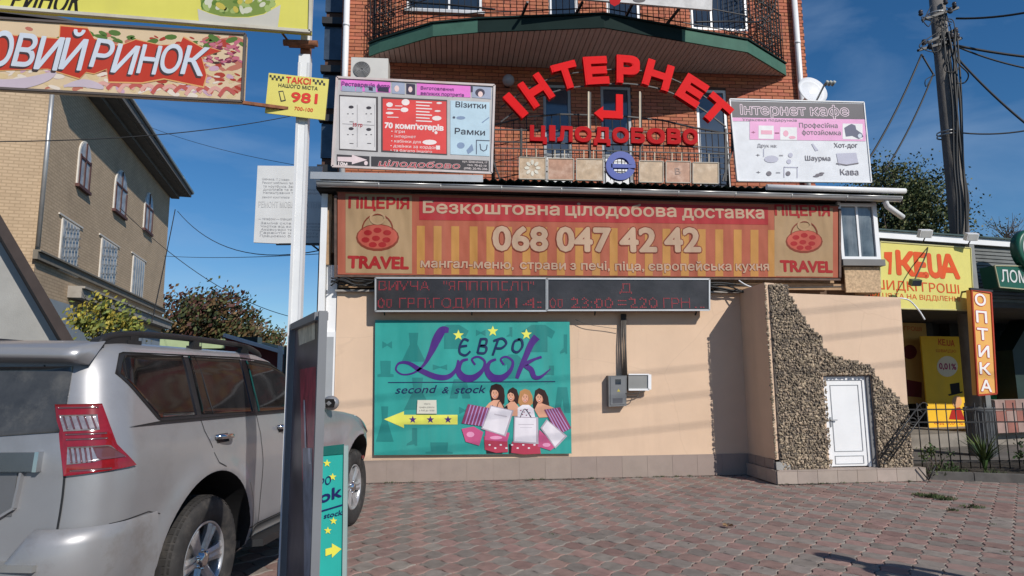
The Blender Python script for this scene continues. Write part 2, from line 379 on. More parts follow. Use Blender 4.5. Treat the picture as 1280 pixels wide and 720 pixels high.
rest.build('far_paver', [M_pr, M_pg], pave, kind='stuff')
# dirt gathered along the foot of the wall, a few leaves and weeds
def tuft(mb, c, n, h, spread, rnd):
    for _ in range(n):
        a = rnd.uniform(0, 6.283); r_ = spread*math.sqrt(rnd.random()); p = Vector((c[0]+r_*math.cos(a)*1.6, c[1]+r_*math.sin(a), c[2]))
        l = Vector((rnd.uniform(-.6, .6), rnd.uniform(-.6, .6), 1))*h*rnd.uniform(.4, 1); w = Vector((math.cos(a+1), math.sin(a+1), 0))*.006
        mb.add([p-w, p+w, p+l], [(0, 1, 2)])
M_grass = mat('grass', (.05, .075, .02), .8, var=.4, vs=20)
mb = MB(); r_ = random.Random(5)
for px, py, n_, h_, s_ in ((1165, 621, 260, .05, .10), (1182, 624, 200, .045, .09), (1150, 619, 90, .04, .07), (1215, 634, 120, .04, .10), (1190, 638, 60, .03, .05)):
    c = onZ(px, py, 0); tuft(mb, c, n_, h_, s_, r_)
for _ in range(26):
    x = r_.uniform(-1.2, 6.8); tuft(mb, (x, 10.2 if x < 4.55 else 9.22, .0), r_.randint(5, 22), .03, .03, r_)
for px, py in ((905, 640), (1085, 655), (560, 640), (690, 668), (820, 690), (1180, 668), (1240, 655), (1255, 690)):
    tuft(mb, onZ(px, py, -.004), 12, .012, .03, r_)
tag(mb.build('grass', M_grass), 'thin green weeds growing between pavers in front of the fence', 'grass', kind='stuff')
M_leaf = mat('dry_leaf', (.22, .13, .06), .8, var=.3)
for px, py in ((910, 658),):
    c = onZ(px, py, .01); mb = MB()
    for k in range(7):
        a = k*.9; mb.add([c+Vector((0, 0, .01)), c+Vector((.05*math.cos(a), .05*math.sin(a), .03)), c+Vector((.055*math.cos(a+.6), .055*math.sin(a+.6), .005))], [(0, 1, 2)])
    tag(mb.build('dry_leaf', M_leaf), 'curled brown dry leaf lying on the pavers', 'leaf')
mb = MB(); r_ = random.Random(11)
for _ in range(420):
    x = r_.uniform(-1.5, 6.9); c = Vector((x, (10.21 if x < 4.6 else 9.24)-abs(r_.gauss(0, .05)), .002)); s_ = r_.uniform(.006, .02)
    mb.box(c, (s_, s_*r_.uniform(.6, 1.5), .006), Matrix.Rotation(r_.uniform(0, 3), 3, 'Z'))
for _ in range(260):
    c = Vector((r_.uniform(-1, 9.5), r_.uniform(4.6, 9.2), .004)); s_ = r_.uniform(.004, .013); mb.box(c, (s_, s_*r_.uniform(.6, 2), .004), Matrix.Rotation(r_.uniform(0, 3), 3, 'Z'))
mb.build('litter_along_wall', M_sand, kind='stuff')['label'] = 'crumbs and grit lying along the foot of the wall'

# ---------------------------------------------------------------- the peach annex
Y0, Y1 = 10.25, 9.36
annex = thing('shop_annex', (2.5, 10.4, 0), 'peach rendered ground floor annex with pebble corner and white door', 'building')
mb = MB(); mb.bx(-1.78, 4.66, Y0, Y0+.35, 0, 2.87); mb.bx(-1.78, -1.5, Y0+.35, 12.4, 0, 2.87); mb.build('wall', M_peach, annex)
mb = MB(); TZ = lambda x: 2.92 if x < 4.9 else 2.92-(x-4.9)*.02
pts = [(4.66, Y1, .19), (6.8, Y1, .19), (6.8, Y1, 2.70), (5.03, Y1, 2.76), (4.8, Y1, 2.91), (4.66, Y1, 2.92)]
hole = (5.47, 6.22, .19, 1.53)
# front face of the porch block built round the door opening
def porch():
    th = .22
    for poly in ([(4.66, .19), (5.47, .19), (5.47, 1.53), (5.47, 2.745), (5.03, 2.76), (4.8, 2.91), (4.66, 2.92)], [(5.47, 1.53), (6.22, 1.53), (6.22, 2.72), (5.47, 2.745)], [(6.22, .19), (6.74, .19), (6.80, 2.70), (6.22, 2.72)]):
        mb.slab([(x, Y1, z) for x, z in poly], (0, -1, 0), th)
    mb.slab([(4.66, Y1+th, .33), (4.66, Y0, .33), (4.66, Y0, 2.92), (4.66, Y1+th, 2.92)], (-1, 0, 0), .2)
    mb.slab([(6.77, Y1+th, .0), (6.77, 12.3, .0), (6.80, 12.3, 2.70), (6.80, Y1+th, 2.70)], (1, 0, 0), .2)
    mb.slab([(4.66, Y1, .0), (4.66, Y0, .0), (4.66, Y0, .33), (4.66, Y1, .33)], (-1, 0, 0), .05)
    mb.bx(4.9, 6.75, Y1+th, 12.3, 2.60, 2.68)
porch(); mb.build('porch_wall', M_peach, annex)
mb = MB(); mb.bx(5.47, 6.22, Y1+.20, Y1+.23, .19, 1.53); mb.build('door_recess', M_dark, annex)
# plinth of large tiles
pl_ = MB(); pl_.bx(-1.78, 4.66, Y0-.008, Y0, 0, .325); plinth = pl_.build('plinth', M_grout, annex)
x = -1.78; k = 0
while x < 4.62:
    w = min(.395, 4.64-x); b = MB(); b.bx(x+.0015, x+w-.0015, Y0-.0115, Y0-.008, .002, .323); b.build('tile', M_plinth, plinth); x += .4
y = Y1+.02
while y < Y0-.05:
    w = min(.295, Y0-.022-y); b = MB(); b.bx(4.643, 4.66, y+.003, y+w-.003, .2, .325); b.build('tile', M_plinth, plinth); y += .3
# step in front of the door
st = MB(); st.bx(4.615, 6.86, 9.255, Y1+.2, 0, .175); st.bx(4.615, 4.66, Y1+.2, 10.22, 0, .175); step = st.build('step', M_grout, annex)
x = 4.61; xs = []
while x < 6.84:
    w = min(.297, 6.86-x); b = MB(); b.bx(x+.002, x+w, 9.24, 9.255, .004, .177); b.build('tile', M_step, step)
    b = MB(); b.bx(x+.002, x+w, 9.235, Y1+.19 if 5.5 < x < 6.1 else Y1, .177, .19); b.build('tile', M_step, step); x += .3
y = 9.26
while y < 10.2:
    b = MB(); b.bx(4.60, 4.615, y+.002, min(y+.297, 10.22), .004, .177); b.build('tile', M_step, step)
    b = MB(); b.bx(4.60, 4.66, y+.002, min(y+.297, 10.22), .177, .19); b.build('tile', M_step, step); y += .3
# pebble facing with a ragged edge; it hugs the corner and runs over the door
PP = Plane((5, Y1, 1)); 
pebpoly = [(961, 354), (985, 357), (986, 368), (1000, 391), (1012, 411), (1026, 421), (1028, 436), (1042, 444), (1058, 449), (1080, 455), (1092, 461), (1095, 470), (1104, 482), (1117, 490), (1126, 504), (1134, 508), (1139, 576), (977, 580), (974, 560), (970, 480), (966, 430)]
PW = [(p.x, p.z) for p in (PP.at(*q) for q in pebpoly)]; PW = [(max(x, 4.655), z if z > .45 else .15) for x, z in PW]
def inside(x, z, P):
    c = False; n = len(P)
    for i in range(n):
        (x1, z1), (x2, z2) = P[i], P[(i+1) % n]
        if (z1 > z) != (z2 > z) and x < (x2-x1)*(z-z1)/(z2-z1)+x1: c = not c
    return c
hx0, hx1, hz1 = 5.47, 6.22, 1.53
mbm = MB(); cs = .06; xx = 4.655
while xx < 6.85:
    zz = .19
    while zz < 2.93:
        if inside(xx+cs/2, zz+cs/2, PW) and not (hx0-.02 < xx+cs/2 < hx1+.02 and zz < hz1): mbm.bx(xx, xx+cs, Y1-.018, Y1+.001, zz, min(zz+cs, 2.93))
        zz += cs
    xx += cs
mbm.add([], []); facing = mbm.build('pebble_facing', M_pmort, annex)
rp = random.Random(21); pb = MB()
ico = bmesh.new(); bmesh.ops.create_icosphere(ico, subdivisions=1, radius=1); IV = [v.co.copy() for v in ico.verts]; IF = [[v.index for v in f.verts] for f in ico.faces]; ico.free()
def pebble(x, y, z, s, flat=.6):
    rot = Matrix.Rotation(rp.uniform(0, 6.28), 3, 'Y') @ Matrix.Rotation(rp.uniform(-.4, .4), 3, 'X'); sx, sz = s*rp.uniform(.7, 1.45), s*rp.uniform(.5, 1.0)
    pb.add([Vector((x, y, z)) + rot @ Vector((v.x*sx*rp.uniform(.8, 1.15), v.y*s*flat, v.z*sz*rp.uniform(.8, 1.15))) for v in IV], IF)
zz = .2; row = 0
while zz < 2.93:
    xx = 4.66 + (row % 2)*.02
    while xx < 6.86:
        x, z = xx+rp.uniform(-.012, .012), zz+rp.uniform(-.012, .012)
        if inside(x, z, PW) and not (hx0-.015 < x < hx1+.015 and z < hz1+.01): pebble(x, Y1-.018-rp.uniform(0, .02), z, rp.uniform(.012, .024)*(1.5 if rp.random() < .12 else 1))
        xx += .033
    zz += .028; row += 1
for z in [i*.036+.36 for i in range(71)]:           # stones standing out past the corner
    pebble(4.655, Y1-.01-rp.uniform(0, .02), z, rp.uniform(.016, .028))
for _ in range(150):                                # ragged collar round the door
    t = rp.random()*3.4
    if t < 1.3: x, z = hx0+.005, .22+t
    elif t < 2.05: x, z = hx0+(t-1.3), hz1+.02
    else: x, z = hx1+.012, hz1-(t-2.05)
    if z > .2: pebble(x, Y1-.02-rp.uniform(0, .02), z, rp.uniform(.014, .026))
pb.build('pebble', M_pebble, facing, kind='stuff')
b = MB(); b.bx(4.65, 4.86, Y1-.03, Y1-.005, .19, .30); b.build('bare_cement_patch', mat('cement', (.32, .31, .29), .9, var=.2, bump=.005), facing)
# white door, small and set back
dr = MB(); Yd = Y1+.10
for a in ((5.49, 5.54, .20, 1.51), (6.105, 6.155, .20, 1.51)): dr.bx(a[0], a[1], Yd-.05, Yd+.02, a[2], a[3])
dr.bx(5.54, 6.105, Yd-.05, Yd+.02, 1.46, 1.51)
door = dr.build('door', M_pvc, annex)
b = MB(); b.bx(5.545, 6.10, Yd-.035, Yd, .21, 1.455); b.build('leaf', M_pvc, door)
for z0, z1 in ((.24, .36), (.42, 1.39)):
    b = MB()
    for (x0, x1, za, zb) in ((5.60, 6.045, z0, z0+.008), (5.60, 6.045, z1-.008, z1), (5.60, 5.608, z0+.008, z1-.008), (6.037, 6.045, z0+.008, z1-.008)): b.bx(x0, x1, Yd-.043, Yd-.035, za, zb)
    b.build('panel_bead', M_pvcg, door)
b = MB(); b.bx(5.562, 5.582, Yd-.05, Yd-.035, .78, .92); b.bx(5.565, 5.66, Yd-.075, Yd-.06, .87, .885); b.bx(5.565, 5.58, Yd-.062, Yd-.05, .87, .885); b.build('handle', M_pvcg, door)
b = MB(); b.bx(6.155, 6.218, Yd-.08, Yd+.03, .19, 1.525); b.bx(5.47, 6.155, Yd-.06, Yd+.03, 1.51, 1.528); b.build('door_reveal', mat('reveal_grey', (.17, .17, .175), .8, var=.15), annex)
b = MB(); b.bx(5.47, 6.22, Y1-.02, Y1+.2, .175, .192); b.build('threshold', M_step, annex)

# upper part of the annex: dark wall, shelf with boards and cables, window, OSB, end posts
b = MB(); b.bx(-1.92, 6.95, 10.4, 10.6, 2.87, 4.42); b.bx(6.75, 6.95, 10.6, 12.4, 2.87, 4.42); b.bx(-1.92, -1.7, 10.6, 12.4, 2.87, 4.42); b.build('upper_wall', mat('upper_brown', (.12, .075, .05), .9, var=.3, vs=3), annex)
b = MB(); b.bx(-1.8, 4.66, 10.17, 10.4, 2.872, 2.90); b.build('ledge', mat('ledge_grey', (.3, .28, .26), .8, var=.2, vs=8), annex)
for i, (x0, x1, z0, z1, yy) in enumerate(((-1.75, .9, 2.935, 3.03, 10.2), (.92, 3.4, 2.935, 3.035, 10.19), (3.42, 6.5, 2.93, 3.03, 10.2), (-1.75, 2.2, 3.05, 3.11, 10.26), (2.22, 6.3, 3.05, 3.12, 10.26))):
    b = MB(); b.box(((x0+x1)/2, yy, (z0+z1)/2), (x1-x0, .03, z1-z0), Matrix.Rotation(R(.15*(i % 3-1)), 3, 'Y')); b.build('wood_board', M_wood, annex)
b = MB(); b.bx(6.42, 7.03, 10.12, 10.15, 2.88, 3.30); b.build('osb_panel', M_osb, annex)
b = MB(); b.bx(6.75, 7.03, 10.15, 10.6, 2.88, 3.3); b.build('osb_side', M_osb, annex)
b = MB(); b.bx(6.36, 7.09, 10.04, 10.2, 3.315, 3.42); b.build('window_sill', mat('sill_grey', (.15, .145, .14), .6, var=.15), annex)
b = MB()
for x0, x1, z0, z1 in ((6.38, 6.43, 3.425, 4.4), (6.99, 7.06, 3.425, 4.4), (6.43, 6.99, 3.425, 3.475), (6.43, 6.99, 4.33, 4.38), (6.70, 6.735, 3.475, 4.33)): b.bx(x0, x1, 10.1 if x0 != 6.70 else 10.12, 10.16, z0, z1)
win = b.build('window', M_pvc, annex)
for x0, x1 in ((6.43, 6.70), (6.735, 6.99)): b = MB(); b.bx(x0, x1, 10.135, 10.142, 3.475, 4.33); b.build('pane', mat('annex_pane', (.10, .12, .13), .08, var=.6, vs=2.5, stain=.8, stain_col=(.34, .36, .36), ss=2.2, streak=True, spec=.9), win)  # pale streaks in the pane colour are painted-in reflected light and curtains
b = MB()
M_curt = mat('curtain', (.5, .5, .48), .9, var=.15)
b.bx(7.03, 7.06, 10.16, 10.9, 3.425, 4.4); b.build('window_side', M_pvc, annex)
b = MB(); b.bx(-2.055, -1.96, 10.2, 10.4, 0, 4.42); b.build('corner_post', M_pvc, annex)
b = MB(); b.bx(-1.96, -1.90, 10.24, 10.4, 3.3, 4.42); b.bx(-1.955, -1.85, 10.3, 10.4, 3.5, 4.42); b.build('corner_board', M_wood, annex)
b = MB(); b.bx(-1.955, -1.785, 10.24, 10.36, 0, 2.26)
pv = b.build('white_panel', M_pvc, annex)
b = MB(); b.bx(-1.93, -1.81, 10.233, 10.24, .1, 2.18); b.build('panel_inset', M_pvcg, pv)
b = MB(); b.bx(-1.95, -1.79, 10.28, 10.4, 2.26, 3.3); b.build('corner_panel', M_pvc, annex)
# roof sheet from the gutter up to the brick wall, corrugated
b = MB(); x = -2.1; prof = []
while x < 7.2: prof.append((x, .02*math.cos((x+2.1)*2*math.pi/.13))); x += .0325
sag = lambda x: -.012*(x-1) if x > 1 else 0
vs = []; fs = []
for x, h in prof: vs += [(x, 9.93, 4.62+sag(x)+h), (x, 12.44, 4.86+h)]
for i in range(len(prof)-1): fs.append((2*i, 2*i+1, 2*i+3, 2*i+2))
b.add(vs, fs); vs2 = [Vector(v)+Vector((0, 0, -.006)) for v in vs]; b.add(vs2, [f[::-1] for f in fs])
b.build('roof', M_roofing, annex)
b = MB(); b.bx(-2.1, 7.2, 10.03, 10.4, 4.44, 4.46); b.build('eaves_board', M_dark, annex)
b = MB(); b.slab([(-2.1, 10.0, 4.44), (7.3, 10.0, 4.37), (7.3, 10.0, 4.49), (-2.1, 10.0, 4.56)], (0, -1, 0), .02); b.build('fascia', M_dark, annex)
def nearer(b, dy=.19):
    b.v = [EYE+(v-EYE)*((v.y+dy)/v.y) for v in b.v]
    return b
gut = []
for i in range(0, 10):
    x0, x1 = -2.03+i*.925, -2.03+(i+1)*.925; z0, z1 = 4.455-.004*(x0+2.08)*2.2, 4.455-.004*(x1+2.08)*2.2
    b = MB(); k = 10; A = []
    for x, z in ((x0, z0), (x1, z1)):
        for j in range(k+1): t = math.pi+math.pi*j/k; A.append((x, 9.73+.065*math.cos(t), z+.065*math.sin(t)))
    b.add(A, [(j, j+1, j+k+2, j+k+1) for j in range(k)], smooth=True)
    b.tube([(x0, 9.665, z0+.003), (x1, 9.665, z1+.003)], .012, 6); b.tube([(x1-.012, 9.665, z1), (x1-.012, 9.68, z1-.04), (x1-.012, 9.70, z1-.058), (x1-.012, 9.73, z1-.066)], .010, 5)
    nearer(b)
    if i == 0: G = b.build('gutter', M_metal, annex)
    else: b.build('gutter_length', M_metal, G)
b = MB(); b.bx(-2.12, .45, 9.66, 9.8, 4.56, 4.60); b.bx(-2.12, .45, 9.655, 9.67, 4.49, 4.56); nearer(b).build('flashing', M_metal, annex)
b = MB(); b.tube([(4.95, 9.68, 4.50), (7.28, 9.68, 4.475)], .045, 10); nearer(b).build('flashing_roll', M_white, annex)
b = MB(); b.tube([(6.98, 9.73, 4.38), (6.98, 9.75, 4.30), (7.02, 9.78, 4.25), (7.36, 9.9, 4.10)], .045, 10); nearer(b).build('drain_spout', M_white, annex)

# ---------------------------------------------------------------- the brick building
YB = 12.45
brick_b = thing('brick_building', (2.6, 14, 0), 'tall red brick building rising behind the annex with a curved balcony', 'building')
holes = [(1.80, 2.36, 4.9, 7.42), (2.98, 3.60, 4.9, 7.42), (4.98, 5.62, 5.3, 7.42), (-.95, .57, 8.92, 11), (1.95, 2.55, 8.55, 11), (3.16, 3.86, 8.55, 11), (4.95, 6.20, 8.75, 11)]
b = MB()
def wall_with_holes(b, x0, x1, z0, z1, y0, y1, holes):
    xs_ = sorted({x0, x1} | {h[0] for h in holes} | {h[1] for h in holes}); zs_ = sorted({z0, z1} | {h[2] for h in holes} | {h[3] for h in holes})
    xs_ = [x for x in xs_ if x0 <= x <= x1]; zs_ = [z for z in zs_ if z0 <= z <= z1]
    for i in range(len(xs_)-1):
        run = None
        for j in range(len(zs_)-1):
            cx, cz = (xs_[i]+xs_[i+1])/2, (zs_[j]+zs_[j+1])/2
            solid = not any(h[0] < cx < h[1] and h[2] < cz < h[3] for h in holes)
            if solid: run = (run[0] if run else zs_[j], zs_[j+1])
            if run and (not solid or j == len(zs_)-2): b.bx(xs_[i], xs_[i+1], y0, y1, *run); run = None
wall_with_holes(b, -2.22, 7.42, 0, 11, YB+.012, YB+.3, holes)
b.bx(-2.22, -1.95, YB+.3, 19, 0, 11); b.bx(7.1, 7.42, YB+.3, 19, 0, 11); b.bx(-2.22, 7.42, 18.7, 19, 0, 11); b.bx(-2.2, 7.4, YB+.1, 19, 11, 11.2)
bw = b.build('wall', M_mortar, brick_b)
me_b = bpy.data.meshes.new('brick'); bb = MB()
def brick_vs(w): 
    x, z, c = w/2, .0325, .004
    return [(-x, .02, -z), (x, .02, -z), (x, .02, z), (-x, .02, z), (-x, 0.004, -z), (x, 0.004, -z), (x, 0.004, z), (-x, 0.004, z), (-x+c, 0, -z+c), (x-c, 0, -z+c), (x-c, 0, z-c), (-x+c, 0, z-c)]
BFS = [(8, 9, 10, 11), (4, 5, 9, 8), (5, 6, 10, 9), (6, 7, 11, 10), (7, 4, 8, 11), (0, 1, 5, 4), (1, 2, 6, 5), (2, 3, 7, 6), (3, 0, 4, 7)]
me_b.from_pydata(brick_vs(.25), [], BFS); me_b.materials.append(M_brick)
pieces = []
row = 0; z = 4.7
while z < 9.6:
    x = -2.22 - (.13 if row % 2 else 0)
    while x < 7.42:
        xa, xb = max(x, -2.22), min(x+.25, 7.42)
        segs = [(xa, xb)]
        for h in holes:
            if h[2]-.03 < z+.0325 < h[3]+.03:
                ns = []
                for a_, b_ in segs:
                    if b_ <= h[0] or a_ >= h[1]: ns.append((a_, b_))
                    else:
                        if a_ < h[0]: ns.append((a_, h[0]-.004))
                        if b_ > h[1]: ns.append((h[1]+.004, b_))
                segs = ns
        for a_, b_ in segs:
            if b_-a_ > .03:
                shadow_recess = False
                pieces.append((a_, b_, z+.0325))
        x += .26
    z += .0752; row += 1
def vis(x, z):
    if not (4.9 < z < 9.0): return False
    if x < -1.2 and z > 6.5: return True
    if x > 6.8 and z > 6.2: return True
    return .7 < x < 1.8 and 5.2 < z < 7.6
pieces.sort(key=lambda p: (not (vis((p[0]+p[1])/2, p[2]) and p[1]-p[0] > .2), (Vector(((p[0]+p[1])/2, YB, p[2]))-EYE).length))
restb = MB(); nb = 0; rb_ = random.Random(2)
for a_, b_, zc in pieces:
    w = b_-a_; yy = YB+rb_.uniform(-.003, .003)
    if nb < 300 and w > .245: inst('brick', me_b, bw, ((a_+b_)/2, yy, zc)); nb += 1
    else: restb.add([Vector(((a_+b_)/2, yy, zc))+Vector(p) for p in brick_vs(w)], BFS)
restb.build('far_brick', M_brick, bw, kind='stuff')
# windows and balcony doors: white frame, low white panel, bluish glass
def opening(x0, x1, z0, z1, mull=(), low=None, fr=M_pvc, yy=YB+.02, glassm=None):
    b = MB(); t = .055; b.bx(x0, x0+t, yy, yy+.06, z0, z1); b.bx(x1-t, x1, yy, yy+.06, z0, z1); b.bx(x0+t, x1-t, yy, yy+.06, z1-t, z1); b.bx(x0+t, x1-t, yy, yy+.06, z0, z0+t)
    for m_ in mull: b.bx(m_-.02, m_+.02, yy+.002, yy+.058, z0+t, z1-t)
    if low: b.bx(x0+t, x1-t, yy+.002, yy+.058, low-.03, low+.03)
    wo = b.build('window', fr, brick_b)
    c = MB(); c.bx(x0+t, x1-t, yy+.03, yy+.036, (low+.03) if low else z0+t, z1-t); c.build('pane', glassm or M_glass, wo)
    if low: c = MB(); c.bx(x0+t, x1-t, yy+.024, yy+.05, z0+t, low-.03); c.build('lower_panel', M_pvc, wo)
M_glb = mat('sky_glass', (.055, .07, .095), .08, var=.3, vs=1.0, spec=1.0)
opening(1.80, 2.36, 4.9, 7.42, low=5.95, fr=M_pvcg, glassm=M_glb); opening(2.98, 3.60, 4.9, 7.42, low=5.95, fr=M_pvcg, glassm=M_glb); opening(4.98, 5.62, 5.3, 7.42, fr=M_pvc, glassm=M_glb)
opening(-.95, .57, 8.92, 11, mull=(-.1,)); opening(1.95, 2.55, 8.55, 11, low=8.86); opening(3.16, 3.86, 8.55, 11, low=8.86); opening(4.95, 6.20, 8.75, 11, mull=(5.4,))
b = MB(); b.bx(-1.0, .62, YB-.06, YB+.02, 8.86, 8.918); b.build('window_sill', M_metal, brick_b)
# side wing with dark bay windows to the left
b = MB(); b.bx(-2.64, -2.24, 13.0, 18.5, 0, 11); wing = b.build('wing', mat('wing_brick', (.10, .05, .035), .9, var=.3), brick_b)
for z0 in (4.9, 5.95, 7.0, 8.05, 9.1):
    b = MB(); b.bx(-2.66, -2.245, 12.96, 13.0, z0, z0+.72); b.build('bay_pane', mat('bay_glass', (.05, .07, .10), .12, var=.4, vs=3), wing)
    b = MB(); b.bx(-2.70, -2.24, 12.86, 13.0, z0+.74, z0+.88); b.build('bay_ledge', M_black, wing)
# downpipes
for xt, zb in ((-2.12, 6.3), (7.2, 6.4)):
    b = MB(); b.tube([(xt, YB-.09, zb-1.5), (xt, YB-.09, 10.5)], .06, 12)
    for zz in (6.9, 8.45): b.tube([(xt, YB-.09, zz), (xt, YB-.09, zz+.06)], .067, 12)
    b.build('downpipe', M_pvc, brick_b)
# curved balcony: soffit strips, green fascia, floor, railing
edge_px = [(461, 70), (474, 65), (541, 45), (597, 40), (755, 34), (853, 51), (935, 65), (983, 94)]
E_ = [onZ(x, y, 7.75) for x, y in edge_px]
bal = MB(); P_ = [(E_[0].x, YB)]+[(p.x, p.y+.03) for p in E_]+[(E_[-1].x, YB)]
bal.slab([(x, y, 8.06) for x, y in P_], (0, 0, 1), .26); balcony = bal.build('balcony', mat('balcony_slab', (.06, .055, .05), .8, var=.2), brick_b)
def front_y(x):
    for i in range(len(E_)-1):
        if E_[i].x <= x <= E_[i+1].x: return E_[i].y+(E_[i+1].y-E_[i].y)*(x-E_[i].x)/(E_[i+1].x-E_[i].x)
    return YB-.02
x = E_[0].x+.01
while x < E_[-1].x-.02:
    b = MB(); ya, yb = front_y(x)+.03, front_y(x+.095)+.03; b.slab([(x, ya, 7.775), (x+.088, yb, 7.775), (x+.088, YB-.004, 7.775), (x, YB-.004, 7.775)], (0, 0, -1), .02)
    b.build('soffit_strip', M_soffit, balcony); x += .1
for i in range(len(E_)-1):
    a_, c_ = E_[i].copy(), E_[i+1].copy(); b = MB(); z0 = 7.745
    nrm = (c_-a_).cross(Vector((0, 0, 1))).normalized()
    b.slab([(a_.x, a_.y, z0), (c_.x, c_.y, z0), (c_.x, c_.y, z0+.24), (a_.x, a_.y, z0+.24)], nrm, .03)
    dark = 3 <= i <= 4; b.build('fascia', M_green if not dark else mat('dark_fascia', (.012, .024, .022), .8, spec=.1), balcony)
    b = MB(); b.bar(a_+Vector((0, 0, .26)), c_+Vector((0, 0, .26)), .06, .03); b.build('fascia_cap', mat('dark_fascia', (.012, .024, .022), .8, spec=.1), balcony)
rl = MB(); per = [Vector((E_[0].x+.05, YB-.05, 0))]+[Vector((p.x, p.y+.06, 0)) for p in E_]+[Vector((E_[-1].x-.05, YB-.05, 0))]
def along(per, st_):
    out = []
    for i in range(len(per)-1):
        a_, c_ = per[i], per[i+1]; L_ = (c_-a_).length; k = max(1, int(L_/st_))
        out += [a_+(c_-a_)*j/k for j in range(k)]
    return out+[per[-1]]
for p in along(per, .115): rl.tube([(p.x, p.y, 8.06), (p.x, p.y, 9.15)], .008, 4)
for z_ in (8.16, 8.55, 9.12):
    for i in range(len(per)-1): rl.bar((per[i].x, per[i].y, z_), (per[i+1].x, per[i+1].y, z_), .02, .012)
railing = rl.build('railing', M_black, brick_b, kind='stuff')
# dense ironwork at the two ends (scrolls and grids) running up both storeys
sc = MB(); rs = random.Random(4)
for xe, sgn in ((-1.55, 1), (6.85, -1)):
    for k in range(9):
        xk = xe+sgn*k*.1; yk = front_y(xk)+.07; sc.tube([(xk, yk, 8.06), (xk, yk, 10.6)], .011, 4)
    for zk in [8.1+.1*i for i in range(26)]: sc.tube([(xe, front_y(xe)+.07, zk), (xe+sgn*.8, front_y(xe+sgn*.8)+.07, zk)], .009, 4)
    for k in range(14):
        cx, cz, rr = xe+sgn*rs.uniform(.1, .7), 8.3+k*.17, rs.uniform(.07, .13); yk = front_y(cx)+.06
        sc.tube([(cx+rr*math.cos(t)*(1-t*.07), yk, cz+rr*math.sin(t)*(1-t*.07)) for t in [i*.5 for i in range(15)]], .012, 4)
    pts_ = bez([(xe, front_y(xe)+.05, 9.6), (xe+sgn*.3, front_y(xe+sgn*.3)+.04, 9.0), (xe+sgn*.75, front_y(xe+sgn*.75)+.04, 8.6), (xe+sgn*1.5, front_y(xe+sgn*1.5)+.04, 8.35), (xe+sgn*2.3, front_y(xe+sgn*2.3)+.04, 8.2)], 8); sc.tube(pts_, .018, 5)
sc.build('scrollwork', M_black, brick_b, kind='stuff')
# lower terrace railing that bows out behind the red letters
rp_px = [(618, 155), (658, 145), (701, 139), (737, 137), (778, 139), (828, 149), (866, 158), (905, 165)]
RP = [onZ(x, y, 5.95) for x, y in rp_px]; per2 = [Vector((p.x, max(p.y, 10.42), 0)) for p in RP]; per2 = [Vector((.7, 11.6, 0))]+per2+[Vector((5.2, 11.6, 0))]
lr = MB()
for p in along(per2, .125): lr.tube([(p.x, p.y, 4.75), (p.x, p.y, 5.95)], .009, 4)
for z_, w_ in ((4.95, .018), (5.25, .012), (5.55, .012), (5.93, .03)):
    for i in range(len(per2)-1): lr.bar((per2[i].x, per2[i].y, z_), (per2[i+1].x, per2[i+1].y, z_), w_, w_*.7)
lr.build('terrace_railing', M_black, brick_b, kind='stuff')
# ---------------------------------------------------------------- things fixed to the building
def sign(name, pl, quad, th, mt, label, cat, frame=None, fw=0, group=None, back=None):
    """a flat board: root Empty at its lower left, part 'board' (quad is its face in the photograph) and optional rim"""
    q = [pl.at(x, y) for x, y in quad]; root = thing(name, (q[0].x, q[0].y, min(p.z for p in q)), label, cat, group)
    b = MB(); b.slab(q, pl.n, th); b.build('board', mt, root)
    if frame:
        b = MB(); k = len(q)
        for i in range(k): b.bar(q[i]+pl.n*.004, q[(i+1) % k]+pl.n*.004, fw, fw, up=pl.n)
        b.build('rim', frame, root)
    return root
V = lambda k, r, g_, b_, **a: vinyl(k, rgb(r, g_, b_), **a)

# --- the pizzeria banner
PB = Plane((2, 10.08, 4)); 
VB = dict(fold=.09, fs=2.4)
pz = sign('pizzeria_banner', PB, [(422, 343), (1048, 347), (1048, 258), (422, 240)], .012, V('pz_orange', 160, 86, 64, **VB), 'long orange and red striped pizzeria banner with a phone number under the gutter', 'banner')
polys = []
x = 521; k = 0
while x < 966:
    polys.append([(x, 281+(x-422)*.012), (x+10, 281+(x-412)*.012), (x+10, 342+(x-412)*.007), (x, 342+(x-422)*.007)]); x += 21 + (k % 3); k += 1
poly_print(PB, pz, V('pz_yellow', 176, 126, 66, **VB), polys, .002, 'printed_stripe')
poly_print(PB, pz, V('pz_red', 160, 44, 48, **VB), [[(524, 246), (960, 259), (960, 281), (524, 275)]], .003, 'printed_band')
poly_print(PB, pz, V('pz_beige', 158, 130, 96, **VB), [[(432, 242), (515, 244), (515, 342), (432, 341)], [(968, 258), (1041, 260), (1041, 346), (968, 345)]], .003, 'printed_panel')
MCR = V('pz_cream', 176, 148, 124, **VB); MRD = V('pz_dkred', 150, 30, 32, **VB); MBR = V('pz_brown', 120, 52, 34, **VB)
LB = [('Безкоштовна', (529, 266), (699, 269), 14, .024), ('цілодобова', (707, 269), (845, 271), 14, .024), ('доставка', (853, 272), (955, 273), 14, .024)]
label_print(PB, pz, MCR, LB, .006)
N1 = [('068', (617, 312), (684, 313), 28), ('047', (697, 313), (763, 314), 28), ('42', (776, 314), (820, 314), 28), ('42', (832, 314), (875, 314), 28)]
label_print(PB, pz, MBR, [(s_, a, b, h, .07) for s_, a, b, h in N1], .0055); label_print(PB, pz, MCR, [(s_, a, b, h, .036) for s_, a, b, h in N1], .0085)
